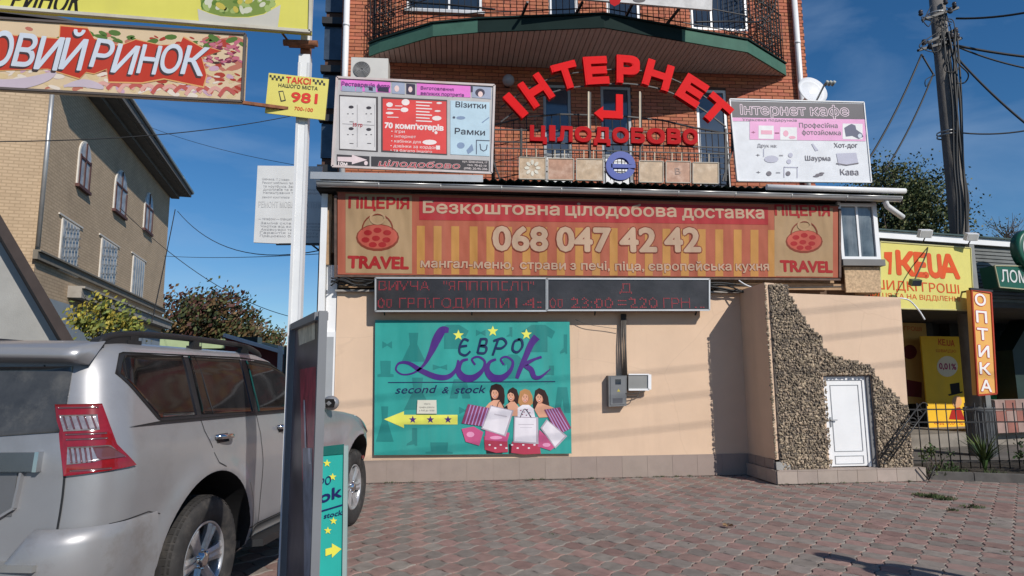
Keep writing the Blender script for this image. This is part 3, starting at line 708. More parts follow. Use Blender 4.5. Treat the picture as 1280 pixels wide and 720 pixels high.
N2 = [('мангал-меню,', (526, 334), (642, 336), 10), ('страви', (650, 336), (707, 337), 10), ('з печі,', (713, 337), (762, 337.5), 10), ('піца,', (769, 338), (805, 338), 10), ('європейська', (811, 338), (914, 338), 10), ('кухня', (920, 338), (961, 338), 10)]
label_print(PB, pz, MRD, [(s_, (a[0], a[1]), (b[0], b[1]), h, .05) for s_, a, b, h in N2], .0055); label_print(PB, pz, MCR, [(s_, a, b, h, .024) for s_, a, b, h in N2], .0085)
label_print(PB, pz, MRD, [('ПІЦЕРІЯ', (436, 260), (511, 261), 13, .035), ('ПІЦЕРІЯ', (969, 269), (1037, 270), 12, .035)], .006)
label_print(PB, pz, MRD, [('TRAVEL', (435, 334.5), (510, 336), 14, .05), ('TRAVEL', (976, 339), (1040, 340.5), 13, .05)], .006)
for cx, cy, s_ in ((472, 297, 1.0), (1005, 302, .86)):        # the printed emblem: a pizza carried like a handbag
    poly_print(PB, pz, MBR, [ell(cx, cy, 27*s_, 17*s_)], .005, 'emblem'); poly_print(PB, pz, V('pz_pink', 172, 80, 64, **VB), [ell(cx, cy-1, 25*s_, 15*s_)], .0065, 'emblem')
    poly_print(PB, pz, MRD, [ell(cx+a*s_, cy+b*s_, 5.2*s_, 3.4*s_, 10) for a, b in ((-12, -6), (0, -9), (12, -6), (-15, 3), (-2, 1), (11, 3), (-6, 9), (6, 9))], .008, 'emblem')
    arc = [(cx+19*s_*math.cos(t), cy-10*s_-19*s_*math.sin(t)) for t in [i*math.pi/12 for i in range(13)]]
    poly_print(PB, pz, MBR, band(arc, .8), .0095, 'emblem'); poly_print(PB, pz, V('pz_steam', 165, 135, 102, **VB), band([(cx+9*s_*math.cos(t), cy-24*s_-7*s_*math.sin(t)) for t in [i*math.pi/8 for i in range(17)]], 1.2), .011, 'emblem')
b = MB(); 
for x_ in (419.5, 1049.5): p, q = PB.at(x_, 347), PB.at(x_, 244 if x_ < 900 else 261); b.bar(p, q, .035)
b.bar(PB.at(420, 345), PB.at(1050, 349.5), .03, .03, up=(0, 1, 0)); b.bar(PB.at(420, 239, -.03), PB.at(1050, 257, -.03), .03, .03, up=(0, 1, 0)); b.build('frame', mat('frame_rusty', (.10, .06, .045), .7, var=.4, vs=12), pz)

# --- LED text display, two panels
PL = Plane((1.5, 10.02, 2.8)); root = thing('led_display', (1.5, 10.02, 2.58), 'long dark two-panel LED ticker with dim red dot letters under the pizzeria banner', 'display')
M_led = mat('led_face', (.026, .023, .025), .3, var=.35, vs=2.5, bump=.003, bs=6, stain=.35, stain_col=(.07, .07, .075), ss=1.2)
M_lr = mat('led_red', (.26, .02, .03), .5, var=.35, vs=6)
for x0, x1, ya, yb in ((469.5, 683, 347.5, 389), (684, 886.5, 348.5, 388)):
    b = MB(); q = [PL.at(x0, yb), PL.at(x1, yb-.3), PL.at(x1, ya+.6), PL.at(x0, ya)]; b.slab(q, PL.n, .12); pn = b.build('screen_panel', M_led, root)
    b = MB()
    for i in range(4): b.bar(q[i]+PL.n*.006, q[(i+1) % 4]+PL.n*.006, .024, .02, up=PL.n)
    b.build('screen_rim', mat('alu', (.5, .5, .5), .4, .5, var=.08), pn)
def dots(items, name='lettering'):
    """letters made of small square lamps: sample each glyph on a grid"""
    mb = MB()
    for s_, p0, p1, h in items:
        vs, fs = text2d(s_, .012); base = vs; x0 = min(v[0] for v in vs); x1 = max(v[0] for v in vs); y1 = max(v[1] for v in text2d('H')[0])
        A = PL.at(*p0, .006); xd = (PL.at(*p1, .006)-A)/(x1-x0); yd = Vector((0, 0, (PL.at(p0[0], p0[1]-h, .006)-A).length/y1))
        st = y1/7.5; nx = int((x1-x0)/st)+1
        tris = []
        for f in fs:
            for k in range(1, len(f)-1): tris.append((vs[f[0]], vs[f[k]], vs[f[k+1]]))
        for i in range(nx):
            for j in range(-1, 9):
                px, py = x0+(i+.5)*st, (j+.5)*st
                for a, b_, c in tris:
                    d1 = (px-b_[0])*(a[1]-b_[1])-(a[0]-b_[0])*(py-b_[1]); d2 = (px-c[0])*(b_[1]-c[1])-(b_[0]-c[0])*(py-c[1]); d3 = (px-a[0])*(c[1]-a[1])-(c[0]-a[0])*(py-a[1])
                    if not ((d1 < 0 or d2 < 0 or d3 < 0) and (d1 > 0 or d2 > 0 or d3 > 0)):
                        P = A+xd*(px-x0)+yd*py; u = xd*(st*.36); w = yd*(st*.4); mb.add([P-u-w, P+u-w, P+u+w, P-u+w], [(0, 1, 2, 3)]); break
    return mb.build(name, M_lr, root, kind='stuff')
dots([('ВИVЧА', (473, 363), (537, 363), 11), ('"ЯППППЕЛП"', (554, 363), (668, 363.5), 11), ('00 ГРП\\ГОДИППИ', (472, 385), (636, 385), 12), ('14:', (644, 385), (676, 385), 12), ('00', (687, 385), (704, 385), 12), ('23:00', (714, 385), (766, 385), 12.5), ('=220', (772, 385), (822, 385), 12.5), ('ГРН', (829, 385), (862, 385), 12), ('..', (868, 385), (880, 385), 12), ('Д', (774, 366), (790, 366), 11)])
b = MB()
for x_ in (480, 590, 745, 872): b.bar(PL.at(x_, 389, -.05), PL.at(x_, 393, -.1), .02)
b.build('bracket', M_black, root)

# --- teal banner
PT = Plane((.3, 10.19, 1.4)); VT = dict(fold=.07, fs=2.0); T = lambda k, r, g_, b_: V('tl_'+k, r, g_, b_, **VT)
tl = sign('teal_banner', PT, [(467.6, 569), (714.5, 567), (712, 402), (469, 400)], .006, T('teal', 48, 150, 142), 'large teal second-hand clothes shop banner with four laughing women printed on it', 'banner')
sil = []
sh = T('shade', 36, 124, 120)
def blob(cx, cy, w, h, kind):
    if kind == 'dress': return [(cx-w*.2, cy-h*.5), (cx+w*.2, cy-h*.5), (cx+w*.15, cy-h*.1), (cx+w*.5, cy+h*.5), (cx-w*.5, cy+h*.5), (cx-w*.15, cy-h*.1)]
    if kind == 'shirt': return [(cx-w*.2, cy-h*.5), (cx+w*.2, cy-h*.5), (cx+w*.5, cy-h*.25), (cx+w*.4, cy), (cx+w*.27, cy-h*.1), (cx+w*.27, cy+h*.5), (cx-w*.27, cy+h*.5), (cx-w*.27, cy-h*.1), (cx-w*.4, cy), (cx-w*.5, cy-h*.25)]
    if kind == 'bow': return [(cx-w*.5, cy-h*.5), (cx, cy-h*.1), (cx+w*.5, cy-h*.5), (cx+w*.5, cy+h*.5), (cx, cy+h*.1), (cx-w*.5, cy+h*.5)]
    if kind == 'boot': return [(cx-w*.1, cy-h*.5), (cx+w*.25, cy-h*.5), (cx+w*.25, cy+h*.5), (cx+w*.1, cy+h*.5), (cx+w*.05, cy+h*.42), (cx-w*.5, cy+h*.5), (cx-w*.45, cy+h*.38), (cx-w*.1, cy+h*.2)]
    if kind == 'hat': return [(cx-w*.5, cy+h*.5), (cx-w*.5, cy+h*.35), (cx-w*.3, cy+h*.3), (cx-w*.33, cy-h*.5), (cx+w*.33, cy-h*.5), (cx+w*.3, cy+h*.3), (cx+w*.5, cy+h*.35), (cx+w*.5, cy+h*.5)]
    return [(cx-w*.3, cy-h*.5), (cx+w*.3, cy-h*.5), (cx+w*.5, cy+h*.5), (cx+w*.12, cy+h*.5), (cx, cy-h*.1), (cx-w*.12, cy+h*.5), (cx-w*.5, cy+h*.5)]
for a in ((517, 434, 30, 36, 'dress'), (566, 421, 40, 30, 'shirt'), (484, 431, 12, 9, 'bow'), (482, 461, 20, 20, 'hat'), (522, 492, 34, 40, 'dress'), (481, 530, 22, 44, 'dress'), (673, 423, 42, 34, 'shirt'), (706, 430, 12, 24, 'boot'), (550, 459, 18, 7, 'bow'), (581, 513, 14, 9, 'bow'), (641, 458, 26, 30, 'shirt'), (517, 546, 18, 22, 'boot'), (549, 560, 34, 14, 'hat'), (703, 500, 20, 32, 'pants'), (601, 416, 12, 8, 'bow'), (688, 463, 18, 12, 'boot'), (575, 486, 26, 24, 'pants'), (638, 415, 10, 12, 'boot')): sil.append(blob(*a))
poly_print(PT, tl, sh, sil, .002, 'printed_silhouette')
PU = T('purple', 70, 36, 118); NV = T('navy', 22, 40, 84); YE = T('yellow', 222, 222, 96)
# the brushed word Look
Lk = [(bez([(561, 413), (553, 413), (546, 424), (539, 440), (530, 456), (517, 466), (503, 468), (495, 462), (499, 454), (511, 454), (526, 463), (545, 471), (560, 471), (570, 462), (573, 450)], 7), lambda t: 4.6*math.exp(-((t-.12)/.13)**2)+1.0+2.6*math.exp(-((t-.78)/.16)**2)),
      (bez([(585, 449), (577, 452), (573, 463), (580, 472), (592, 472), (603, 463), (606, 452), (598, 446), (590, 449), (594, 456)], 6), lambda t: 1.3+3.4*math.exp(-((t-.35)/.2)**2)),
      (bez([(620, 449), (612, 453), (609, 463), (616, 472), (628, 472), (638, 463), (641, 452), (633, 446), (626, 449), (630, 456)], 6), lambda t: 1.3+3.4*math.exp(-((t-.35)/.2)**2)),
      (bez([(671, 421), (664, 430), (657, 446), (650, 462), (646, 473)], 7), lambda t: 4.8-2.6*t),
      (bez([(677, 446), (666, 450), (657, 456), (664, 462), (668, 471), (676, 471), (688, 461)], 7), lambda t: 2.8*math.sin(math.pi*min(1, max(.12, t)))+.5)]
for i, (pts_, w_) in enumerate(Lk): poly_print(PT, tl, PU, band(pts_, w_), .004+.001*i, 'brushed_letter')
for i, pts_ in enumerate(([(586, 426), (580, 424), (575, 432), (575, 441), (582, 444), (588, 439)], [(576, 433), (584, 432)], [(601, 424), (597, 441)], [(600, 424), (608, 424), (607, 431), (600, 432), (608, 434), (606, 441), (597, 441)], [(623, 424), (616, 444)], [(617, 426), (628, 423), (633, 429), (627, 435), (620, 435)], [(650, 424), (643, 427), (641, 437), (647, 440), (653, 433), (652, 425), (647, 424)])):
    poly_print(PT, tl, NV, band(bez(pts_, 5), 1.35), .0095+.0006*i, 'brushed_letter')
poly_print(PT, tl, NV, [[(485, 477.6), (694, 476.4), (694, 477.6), (485, 478.8)]], .003, 'printed_line')
label_print(PT, tl, NV, [('second', (494, 492), (543, 491), 9.5, .008), ('&', (552, 491.5), (560, 491.5), 8, .008), ('stock', (568, 492), (606, 491), 9.5, .008)], .004, skew=.35)
poly_print(PT, tl, YE, [star(573, 419, 7), star(616, 414, 7), star(658, 418, 7), [(480, 524), (505, 514), (505, 518.5), (572, 518.5), (572, 530.5), (505, 530.5), (505, 535)]], .004, 'printed_shape')
poly_print(PT, tl, PU, [star(516, 524.5, 5), star(538, 524.5, 5), star(560, 524.5, 5)], .006, 'printed_star')
# the photograph of four shoppers printed on the cloth: arms, hair, faces, bags
sk = T('skin', 214, 158, 130); hb = T('hairdark', 48, 28, 26); hl = T('hairblond', 176, 128, 82); wt = T('bagwhite', 222, 216, 222); pk = T('bagpink', 190, 84, 128); st_ = T('bagstripe', 132, 62, 96); rd = T('dressred', 176, 62, 84); bk = T('clothblack', 40, 28, 34); lp = T('lipred', 160, 40, 44); lv = T('lilac', 170, 140, 190)
O = .005
skd = T('skinshade', 178, 116, 92); th_ = T('teeth', 226, 214, 206)
poly_print(PT, tl, bk, [[(607, 555), (628, 555), (628, 567), (608, 567)], [(636, 555), (652, 555), (652, 567), (636, 567)]], O, 'printed_figure')
poly_print(PT, tl, hb, [[(612, 489), (614, 482), (620, 479.5), (626, 481), (630, 486), (631, 495), (630.5, 504), (626, 508), (617, 506), (614, 500)], [(634, 494), (636, 487), (641, 484), (646, 487), (648.5, 495), (648, 504), (644, 507), (636, 504)], [(668, 495), (669, 488), (674, 485), (681, 488), (685, 496), (686.5, 506), (689, 514), (682, 513), (673, 508), (667, 512), (666, 504)]], O+.001, 'printed_hair')
poly_print(PT, tl, hl, [[(648.5, 497), (650, 489), (656, 486), (662, 488), (665.5, 495), (666, 504), (662, 508), (650, 507), (647.5, 503)]], O+.0015, 'printed_hair')
poly_print(PT, tl, sk, [[(606, 510), (611, 504), (617, 500), (624, 500), (630, 507), (632, 520), (612, 520)], [(632, 507), (638, 502), (643, 502), (648, 508), (650, 520), (634, 520)], [(668, 512), (672, 504), (677, 504), (688, 508), (695, 511), (697, 517), (690, 521), (674, 522)]], O+.0022, 'printed_skin')
poly_print(PT, tl, wt, [[(647, 510), (653, 506), (661, 506), (667, 511), (669, 522), (647, 522)]], O+.003, 'printed_blouse')
poly_print(PT, tl, bk, [[(631, 509), (634, 506), (636, 520), (632, 520)], [(614, 508), (616, 506), (619, 520), (616, 520)]], O+.003, 'printed_strap')
poly_print(PT, tl, st_, [ell(655+dx, 512+dy, 1.1, .8, 6) for dx, dy in ((-4, 1), (0, 3), (4, 0), (7, 4), (-2, 6), (3, 7), (8, 8))], O+.0036, 'printed_pattern')
F4 = [(618.5, 492, .12), (638.5, 495, -.05), (656.3, 497, 0), (674, 497.5, -.15)]
poly_print(PT, tl, skd, [ell(x+.5, y+.5, 4.4, 6.5, 14, rot=r_) for x, y, r_ in F4], O+.0038, 'printed_face'); poly_print(PT, tl, sk, [ell(x-.2, y, 4.1, 6.2, 14, rot=r_) for x, y, r_ in F4], O+.0042, 'printed_face')
poly_print(PT, tl, hb, [[(613.5, 489.5), (615, 484), (620, 482), (624, 486), (624.5, 495), (622.6, 490), (620, 487.4), (616, 487.5)], [(634.2, 493), (635.5, 488), (640, 486), (643.6, 490), (643.6, 497), (642, 492.5), (638, 490.5)], [(669, 497), (669.6, 490), (674, 488.5), (678.6, 492), (679.6, 501), (677.4, 495), (673, 492)]], O+.0048, 'printed_fringe')
poly_print(PT, tl, hl, [[(651.6, 498), (652, 491.5), (656.5, 488.6), (661, 492), (661.6, 499), (659.8, 494), (655.5, 492)]], O+.0048, 'printed_fringe')
poly_print(PT, tl, bk, [ell(x+d+.2, y-.6, .8, .4, 6) for x, y, r_ in F4 for d in (-1.8, 1.6)]+[ell(x+d+.2, y-1.9, 1.1, .25, 6) for x, y, r_ in F4 for d in (-1.8, 1.6)], O+.0048, 'printed_eye')
poly_print(PT, tl, skd, [[(x-.1, y), (x+.7, y+1.7), (x-.6, y+1.7)] for x, y, r_ in F4], O+.0048, 'printed_nose')
poly_print(PT, tl, lp, [ell(x, y+3.4, 1.9, 1.15, 9) for x, y, r_ in F4], O+.0049, 'printed_lips'); poly_print(PT, tl, th_, [ell(x, y+3.2, 1.35, .55, 8) for x, y, r_ in F4], O+.0054, 'printed_teeth')
poly_print(PT, tl, rd, [[(605, 545), (634, 549), (635, 565), (620, 566), (606, 562)], [(640, 552), (674, 552), (676, 567), (655, 568), (639, 566)]], O+.0054, 'printed_dress')
poly_print(PT, tl, wt, [ell(612+7*k, 556+(k % 2)*4, 1.6, 1.1, 7) for k in range(9)], O+.0057, 'printed_pattern')
poly_print(PT, tl, pk, [[(577, 536), (592, 533), (604, 540), (599, 557), (582, 552)], [(607, 536), (637, 541), (634, 552), (606, 550)], [(674, 537), (690, 552), (697, 556), (688, 563), (672, 558)]], O+.0062, 'printed_bag')
poly_print(PT, tl, T('pinklight', 220, 150, 184), [ell(588, 543, 5, 3.5, 10), ell(620, 547, 8, 2.2, 10), ell(683, 556, 5, 2.5, 10)], O+.0066, 'printed_pattern')
poly_print(PT, tl, st_, [[(585, 505), (612, 510), (605, 533), (577, 529)], [(680, 512), (700, 509), (714, 535), (697, 544)]], O+.007, 'printed_bag')
poly_print(PT, tl, lv, [[(588+i*4.2, 505.9+i*.75), (589.4+i*4.2, 506.1+i*.75), (582+i*4.2, 529.8+i*.6), (580.6+i*4.2, 529.6+i*.6)] for i in range(0, 6)]+[[(682+i*3.2, 512-i*.5), (683.2+i*3.2, 511.8-i*.5), (699.5+i*3, 543-i*1.7), (698.3+i*3, 543.4-i*1.7)] for i in range(0, 5)], O+.0078, 'printed_bag_stripe')
poly_print(PT, tl, T('bagshade', 176, 166, 176), [[(613, 506.5), (642, 513), (632, 545.6), (601.4, 536)], [(642.6, 520.4), (672.6, 521.4), (673, 555), (641.5, 553)], [(683, 524), (709, 545), (694, 560.6), (675.4, 535)]], O+.0084, 'printed_bag'); poly_print(PT, tl, wt, [[(614, 508), (640, 513.6), (630, 543.6), (603.4, 535)], [(644, 522), (670, 522.6), (670, 553), (643, 551.4)], [(684, 526), (706, 545), (693.6, 558), (677.6, 535)]], O+.0089, 'printed_bag')
poly_print(PT, tl, T('bagprint', 190, 182, 190), [[(618, 517), (634, 520), (633.6, 521.5), (617.6, 518.5)], [(648, 530), (667, 530), (667, 531), (648, 531)], [(650, 534), (665, 534), (665, 534.6), (650, 534.6)]], O+.0094, 'printed_mark')
poly_print(PT, tl, bk, band(bez([(621, 509), (625, 501), (631, 511)], 5), .35)+band(bez([(650, 522), (656, 511), (664, 522)], 5), .35), O+.01, 'printed_handle')
b = MB(); q = [PT.at(x, y, .02) for x, y in ((521, 517), (546, 517), (545.5, 500), (522, 500))]; b.slab(q, PT.n, .002); pp = b.build('paper_notice', mat('paper', (.62, .6, .5), .8, var=.05)); tag(pp, 'small cream paper notice stuck on the teal banner above the yellow arrow', 'notice')
label_print(PT, pp, mat('ink', (.12, .11, .11), .8), [('УВАГА', (530, 506), (538, 506), 2), ('графік роботи', (524, 510), (543, 510), 2), ('з 9:00 до 18:00', (524, 514), (543, 514), 2)], .0215)

# --- left photo board
PF = Plane((0, 10.1, 5)); G_ = lambda k, r, g_, b_, **a: mat('pf_'+k, rgb(r, g_, b_), .5, var=.08, vs=5, **a)
pf = sign('photo_studio_board', PF, [(415.5, 208), (614.5, 216.5), (618, 107), (421.5, 97)], .07, G_('white', 178, 174, 172), 'white framed photo studio board with pink strip and red computer panel above left gutter', 'signboard', G_('rim', 196, 184, 180, stain=.5, stain_col=(.35, .1, .07)), .035)
S1 = .004
def P4(x0, x1, ya0, ya1, yb0, yb1): return [(x0, yb0), (x1, yb1), (x1, ya1), (x0, ya0)]
poly_print(PF, pf, G_('pink', 220, 112, 196), [P4(426, 488, 99, 103, 113, 116), P4(521, 588, 104, 107.5, 119, 122)], S1, 'printed_panel')
poly_print(PF, pf, G_('photo', 150, 158, 178), [P4(427, 444, 107, 108, 114, 115), P4(445, 453, 108, 108.4, 115, 115.4), P4(456, 470, 107, 108, 115, 116), P4(490, 506, 103, 104, 117, 118), P4(590, 614, 108, 109.5, 122, 124)], S1+.0012, 'printed_photo')
poly_print(PF, pf, G_('photodk', 44, 34, 60), [P4(461, 466, 109, 109.5, 113, 114), P4(472, 486, 108, 109, 114.5, 115.5), P4(508, 519, 104.5, 105.5, 117.5, 118.5), ell(600, 116, 6, 5), P4(588.5, 591, 108, 108.2, 115, 115.2)], S1+.0024, 'printed_photo')
poly_print(PF, pf, G_('face', 226, 196, 190), [ell(600.5, 118, 3, 3.6), ell(496, 111, 3, 4), ell(513, 112, 2.5, 3.6)], S1+.0036, 'printed_face')
poly_print(PF, pf, G_('dark', 70, 62, 62), [P4(424, 472.5, 118.5, 121, 187.5, 190), P4(476.5, 559, 121, 125, 190, 194)], S1, 'printed_edge')
poly_print(PF, pf, G_('poster', 208, 204, 202), [P4(425, 470, 120.5, 123, 186, 188.5)], S1+.0012, 'printed_poster')
poly_print(PF, pf, G_('line', 150, 146, 148), [P4(446.2, 447, 131, 131, 184, 184), P4(428, 468, 154.5, 156.5, 155.3, 157.3), P4(468, 468.6, 131, 131, 184, 184)], S1+.0024, 'printed_line')
poly_print(PF, pf, G_('ink', 50, 44, 50), [ell(439+dx*22, 134+dy*27+dx, 3.4, 2, 8) for dx in (0, 1) for dy in (0, 1)]+[P4(437+dx*22, 442+dx*22, 152+dy*27, 152.2+dy*27, 152.8+dy*27, 153+dy*27) for dx in (0, 1) for dy in (0, 1)]+[P4(434+dx*23+k*6, 436+dx*23+k*6, 142+dy*26, 142+dy*26, 143+dy*26, 143+dy*26) for dx in (0, 1) for dy in (0, 1) for k in (0, 1)], S1+.0024, 'printed_mark')
label_print(PF, pf, G_('logored', 168, 50, 60), [('35 гр', (441, 158), (453, 158.5), 4, .03)], S1+.004)
poly_print(PF, pf, G_('red', 212, 60, 56), [P4(478.5, 558, 123.5, 127, 188, 192.5)], S1+.0014, 'printed_poster')
wl = G_('whitepr', 228, 214, 210)
poly_print(PF, pf, wl, [ell(507, 128, 5, 4), ell(487, 131, 4.2, 3, 10), ell(505.5, 137.5, 5, 3, 10), ell(487, 141.5, 5, 1.6, 10), ell(549, 129, 3.6, 1.4, 8), ell(547, 139, 4, 1.2, 8), ell(546, 148, 6, 3, 10), ell(537, 178, 9, 3.2, 12), P4(545, 550, 182, 182.2, 187, 187.2), ell(545, 166, 2, 2, 8)]+[P4(520, 540-(k*3) % 6, 127+k*3.9, 128+k*3.9, 128.4+k*3.9, 129.4+k*3.9) for k in range(7)]+[P4(484, 500, 136, 136.4, 137, 137.4), P4(484, 498, 146, 146.4, 147, 147.4), P4(494, 503, 132, 132.2, 133, 133.2)], S1+.0026, 'printed_mark')
label_print(PF, pf, wl, [("70 комп'ютерів", (481, 160), (554, 163.5), 6.5, .05), ('• ігри', (489, 166), (506, 166.5), 3.5), ('• інтернет', (489, 172), (520, 173), 3.5), ('• кабінки для', (489, 178), (526, 179.5), 3.5), ('• дзвінки за кордон', (488, 184), (546, 186.5), 3.5), ('• та багато іншого', (488, 189.5), (540, 191.5), 3.2)], S1+.004)
label_print(PF, pf, G_('pinktext', 92, 30, 104), [('Реставрація фото', (427, 107.4), (487, 111), 5, .02), ('Виготовлення', (526, 112), (567, 114), 3.8, .012), ('великих портретів', (526, 118.5), (580, 121), 3.8, .012)], S1+.004)
poly_print(PF, pf, G_('blue', 176, 200, 212), [P4(563, 612, 125.5, 128, 193, 195.5)], S1+.0014, 'printed_poster')
label_print(PF, pf, G_('textblk', 30, 34, 50), [('Візитки', (569.5, 134), (607.5, 136), 6.5, .015), ('Рамки', (568.5, 167.5), (606, 169.5), 7, .015)], S1+.004)
poly_print(PF, pf, G_('items', 120, 140, 168), [ell(576, 147.5, 6, 2.2, 8), [(602, 153), (611, 146.5), (611.6, 147.5), (603, 154)], ell(576, 182, 5, 4, 10), [(583, 188), (590, 180), (592, 188), (585, 193)]], S1+.003, 'printed_mark')
poly_print(PF, pf, G_('items2', 60, 66, 84), [P4(595, 596, 175, 175, 193, 193), P4(596, 612, 175, 175.6, 176, 176.6), ell(567.5, 147, 1.8, 1.5, 8)]+band([(600, 180), (601, 187), (604.5, 189), (608, 187), (609, 181)], .6), S1+.0044, 'printed_mark')
poly_print(PF, pf, G_('black', 54, 50, 52), [P4(421, 462, 193, 195.5, 208, 210), P4(464, 611, 195.5, 201, 210.3, 214.5)], S1+.001, 'printed_band')
poly_print(PF, pf, G_('arrow', 216, 196, 196), [[(422, 196), (440, 196.5), (440, 193.5), (459, 200), (440, 205.5), (440, 202.5), (422, 201.6)], ell(457.5, 204, 2.4, 2.8, 8)], S1+.0024, 'printed_arrow')
label_print(PF, pf, wl, [('10м', (423, 206.5), (434, 207), 4, .03)], S1+.004); 
CI = [('цілодобово', (473, 207.5), (574, 211), 7)]
label_print(PF, pf, wl, [CI[0]+(.045,)], S1+.003, skew=.25); label_print(PF, pf, G_('logored', 168, 50, 60), [CI[0]+(.012,)], S1+.0045, skew=.25)
label_print(PF, pf, wl, [('вул. Шевченка, 17', (578, 203), (609, 204.5), 2.4), ('тел. 70-62-10', (584, 207.5), (608, 208.7), 2.4), ('(098) 20-95-206', (580, 211.6), (609, 212.8), 2.4)], S1+.003)

# --- right board of the internet cafe
PC = PF; cf = sign('internet_cafe_board', PC, [(922, 226), (1089, 228), (1079.5, 128), (912, 124)], .06, G_('bwhite', 206, 208, 212), 'white and pink internet cafe board with coffee and hot dog words at the gutter right', 'signboard', G_('bwhite2', 214, 214, 214), .02)
poly_print(PC, cf, G_('grey', 62, 58, 66), [P4(913.5, 1080, 126.5, 130, 146.5, 149)], S1, 'printed_band')
IK = [('Інтернет', (926, 143), (1007, 144.5), 12), ('кафе', (1013.5, 144.5), (1061, 145), 12)]
label_print(PC, cf, G_('outline', 226, 200, 212), [i+(.042,) for i in IK], S1+.0015); label_print(PC, cf, G_('grey', 62, 58, 66), [i+(-.004,) for i in IK], S1+.003)
poly_print(PC, cf, G_('pk2', 214, 148, 190), [P4(914.5, 1081, 147, 149.3, 151.5, 152), P4(937, 1082, 151.5, 152, 174.5, 176.6)], S1+.0002, 'printed_band')
poly_print(PC, cf, G_('bwhite2', 214, 214, 214), [P4(948, 967, 157, 157.3, 173.5, 174), P4(975, 996, 159, 159.3, 175, 175.3), P4(1053, 1078, 154.5, 155, 174, 174.5)], S1+.0016, 'printed_photo')
poly_print(PC, cf, G_('cam', 62, 66, 96), [[(1055, 160), (1060, 157), (1064, 155), (1069, 157), (1070, 162), (1077, 167), (1079, 171), (1073, 174), (1065, 170), (1057, 171)]], S1+.003, 'printed_camera'); poly_print(PC, cf, G_('lens', 190, 200, 210), [ell(1074.5, 170, 2.6, 2.8, 10)], S1+.0044, 'printed_camera')
tg = G_('txt', 92, 86, 96)
label_print(PC, cf, tg, [('Упаковка подарунків', (928, 151.3), (996, 152.3), 3.2), ('Професійна', (999, 159.5), (1047, 160), 5.5, .006), ('фотозйомка', (1002.5, 168.3), (1051, 169), 5.5, .006), ('Друк на:', (946.5, 184), (971, 184.5), 4), ('Хот-дог', (1042.5, 184.6), (1072, 184.6), 5.6, .006), ('Шаурма', (1006.5, 200.5), (1038, 201), 5.6, .006), ('Кава', (1050.5, 218.8), (1073, 219), 7, .008)], S1+.0035)
label_print(PC, cf, G_('plus', 150, 60, 110), [('+', (939.5, 167.3), (944, 167.3), 3.5, .02), ('=', (968.5, 168), (974, 168), 3, .02)], S1+.0035)
label_print(PC, cf, tg, [('+', (945, 196), (950, 196), 4), ('=', (974, 196), (979, 196), 3), ('+', (945.5, 217.5), (950.5, 217.5), 4), ('=', (970, 217.5), (975.5, 217.5), 3)], S1+.0035)
poly_print(PC, cf, G_('sketch', 168, 168, 184), [ell(964, 199, 9, 4.5, 12), P4(954, 955, 186, 186, 196, 196), ell(988, 194, 3, 3, 8), ell(986, 202, 3, 3, 8), P4(980, 997, 208.5, 208.8, 209.6, 209.9), P4(979.5, 980.6, 208.5, 208.5, 222, 222), P4(996, 997, 208.8, 208.8, 222.5, 222.5), [(1014, 180), (1016, 179.6), (1023, 188), (1019, 189)], [(1045, 192), (1070, 191), (1073, 205), (1048, 206.5)]], S1+.002, 'printed_sketch')
poly_print(PC, cf, tg, [ell(961, 217, 3.4, 3, 9), ell(985, 217, 3, 3, 9), ell(1024, 218.5, 5, 1.6, 10), ell(1020, 220.5, 4, 1, 8), ell(1027, 216.5, 3.5, 1, 8)]+band([(1045, 204.5), (1058, 206.5), (1073, 204)], .7), S1+.0034, 'printed_sketch')
poly_print(PC, cf, G_('pinkfig', 214, 150, 170), [ell(982, 167, 3.5, 4, 8), ell(990, 172, 4.5, 2, 10), P4(951, 965, 163, 163.2, 168, 168.2)], S1+.003, 'printed_sketch')

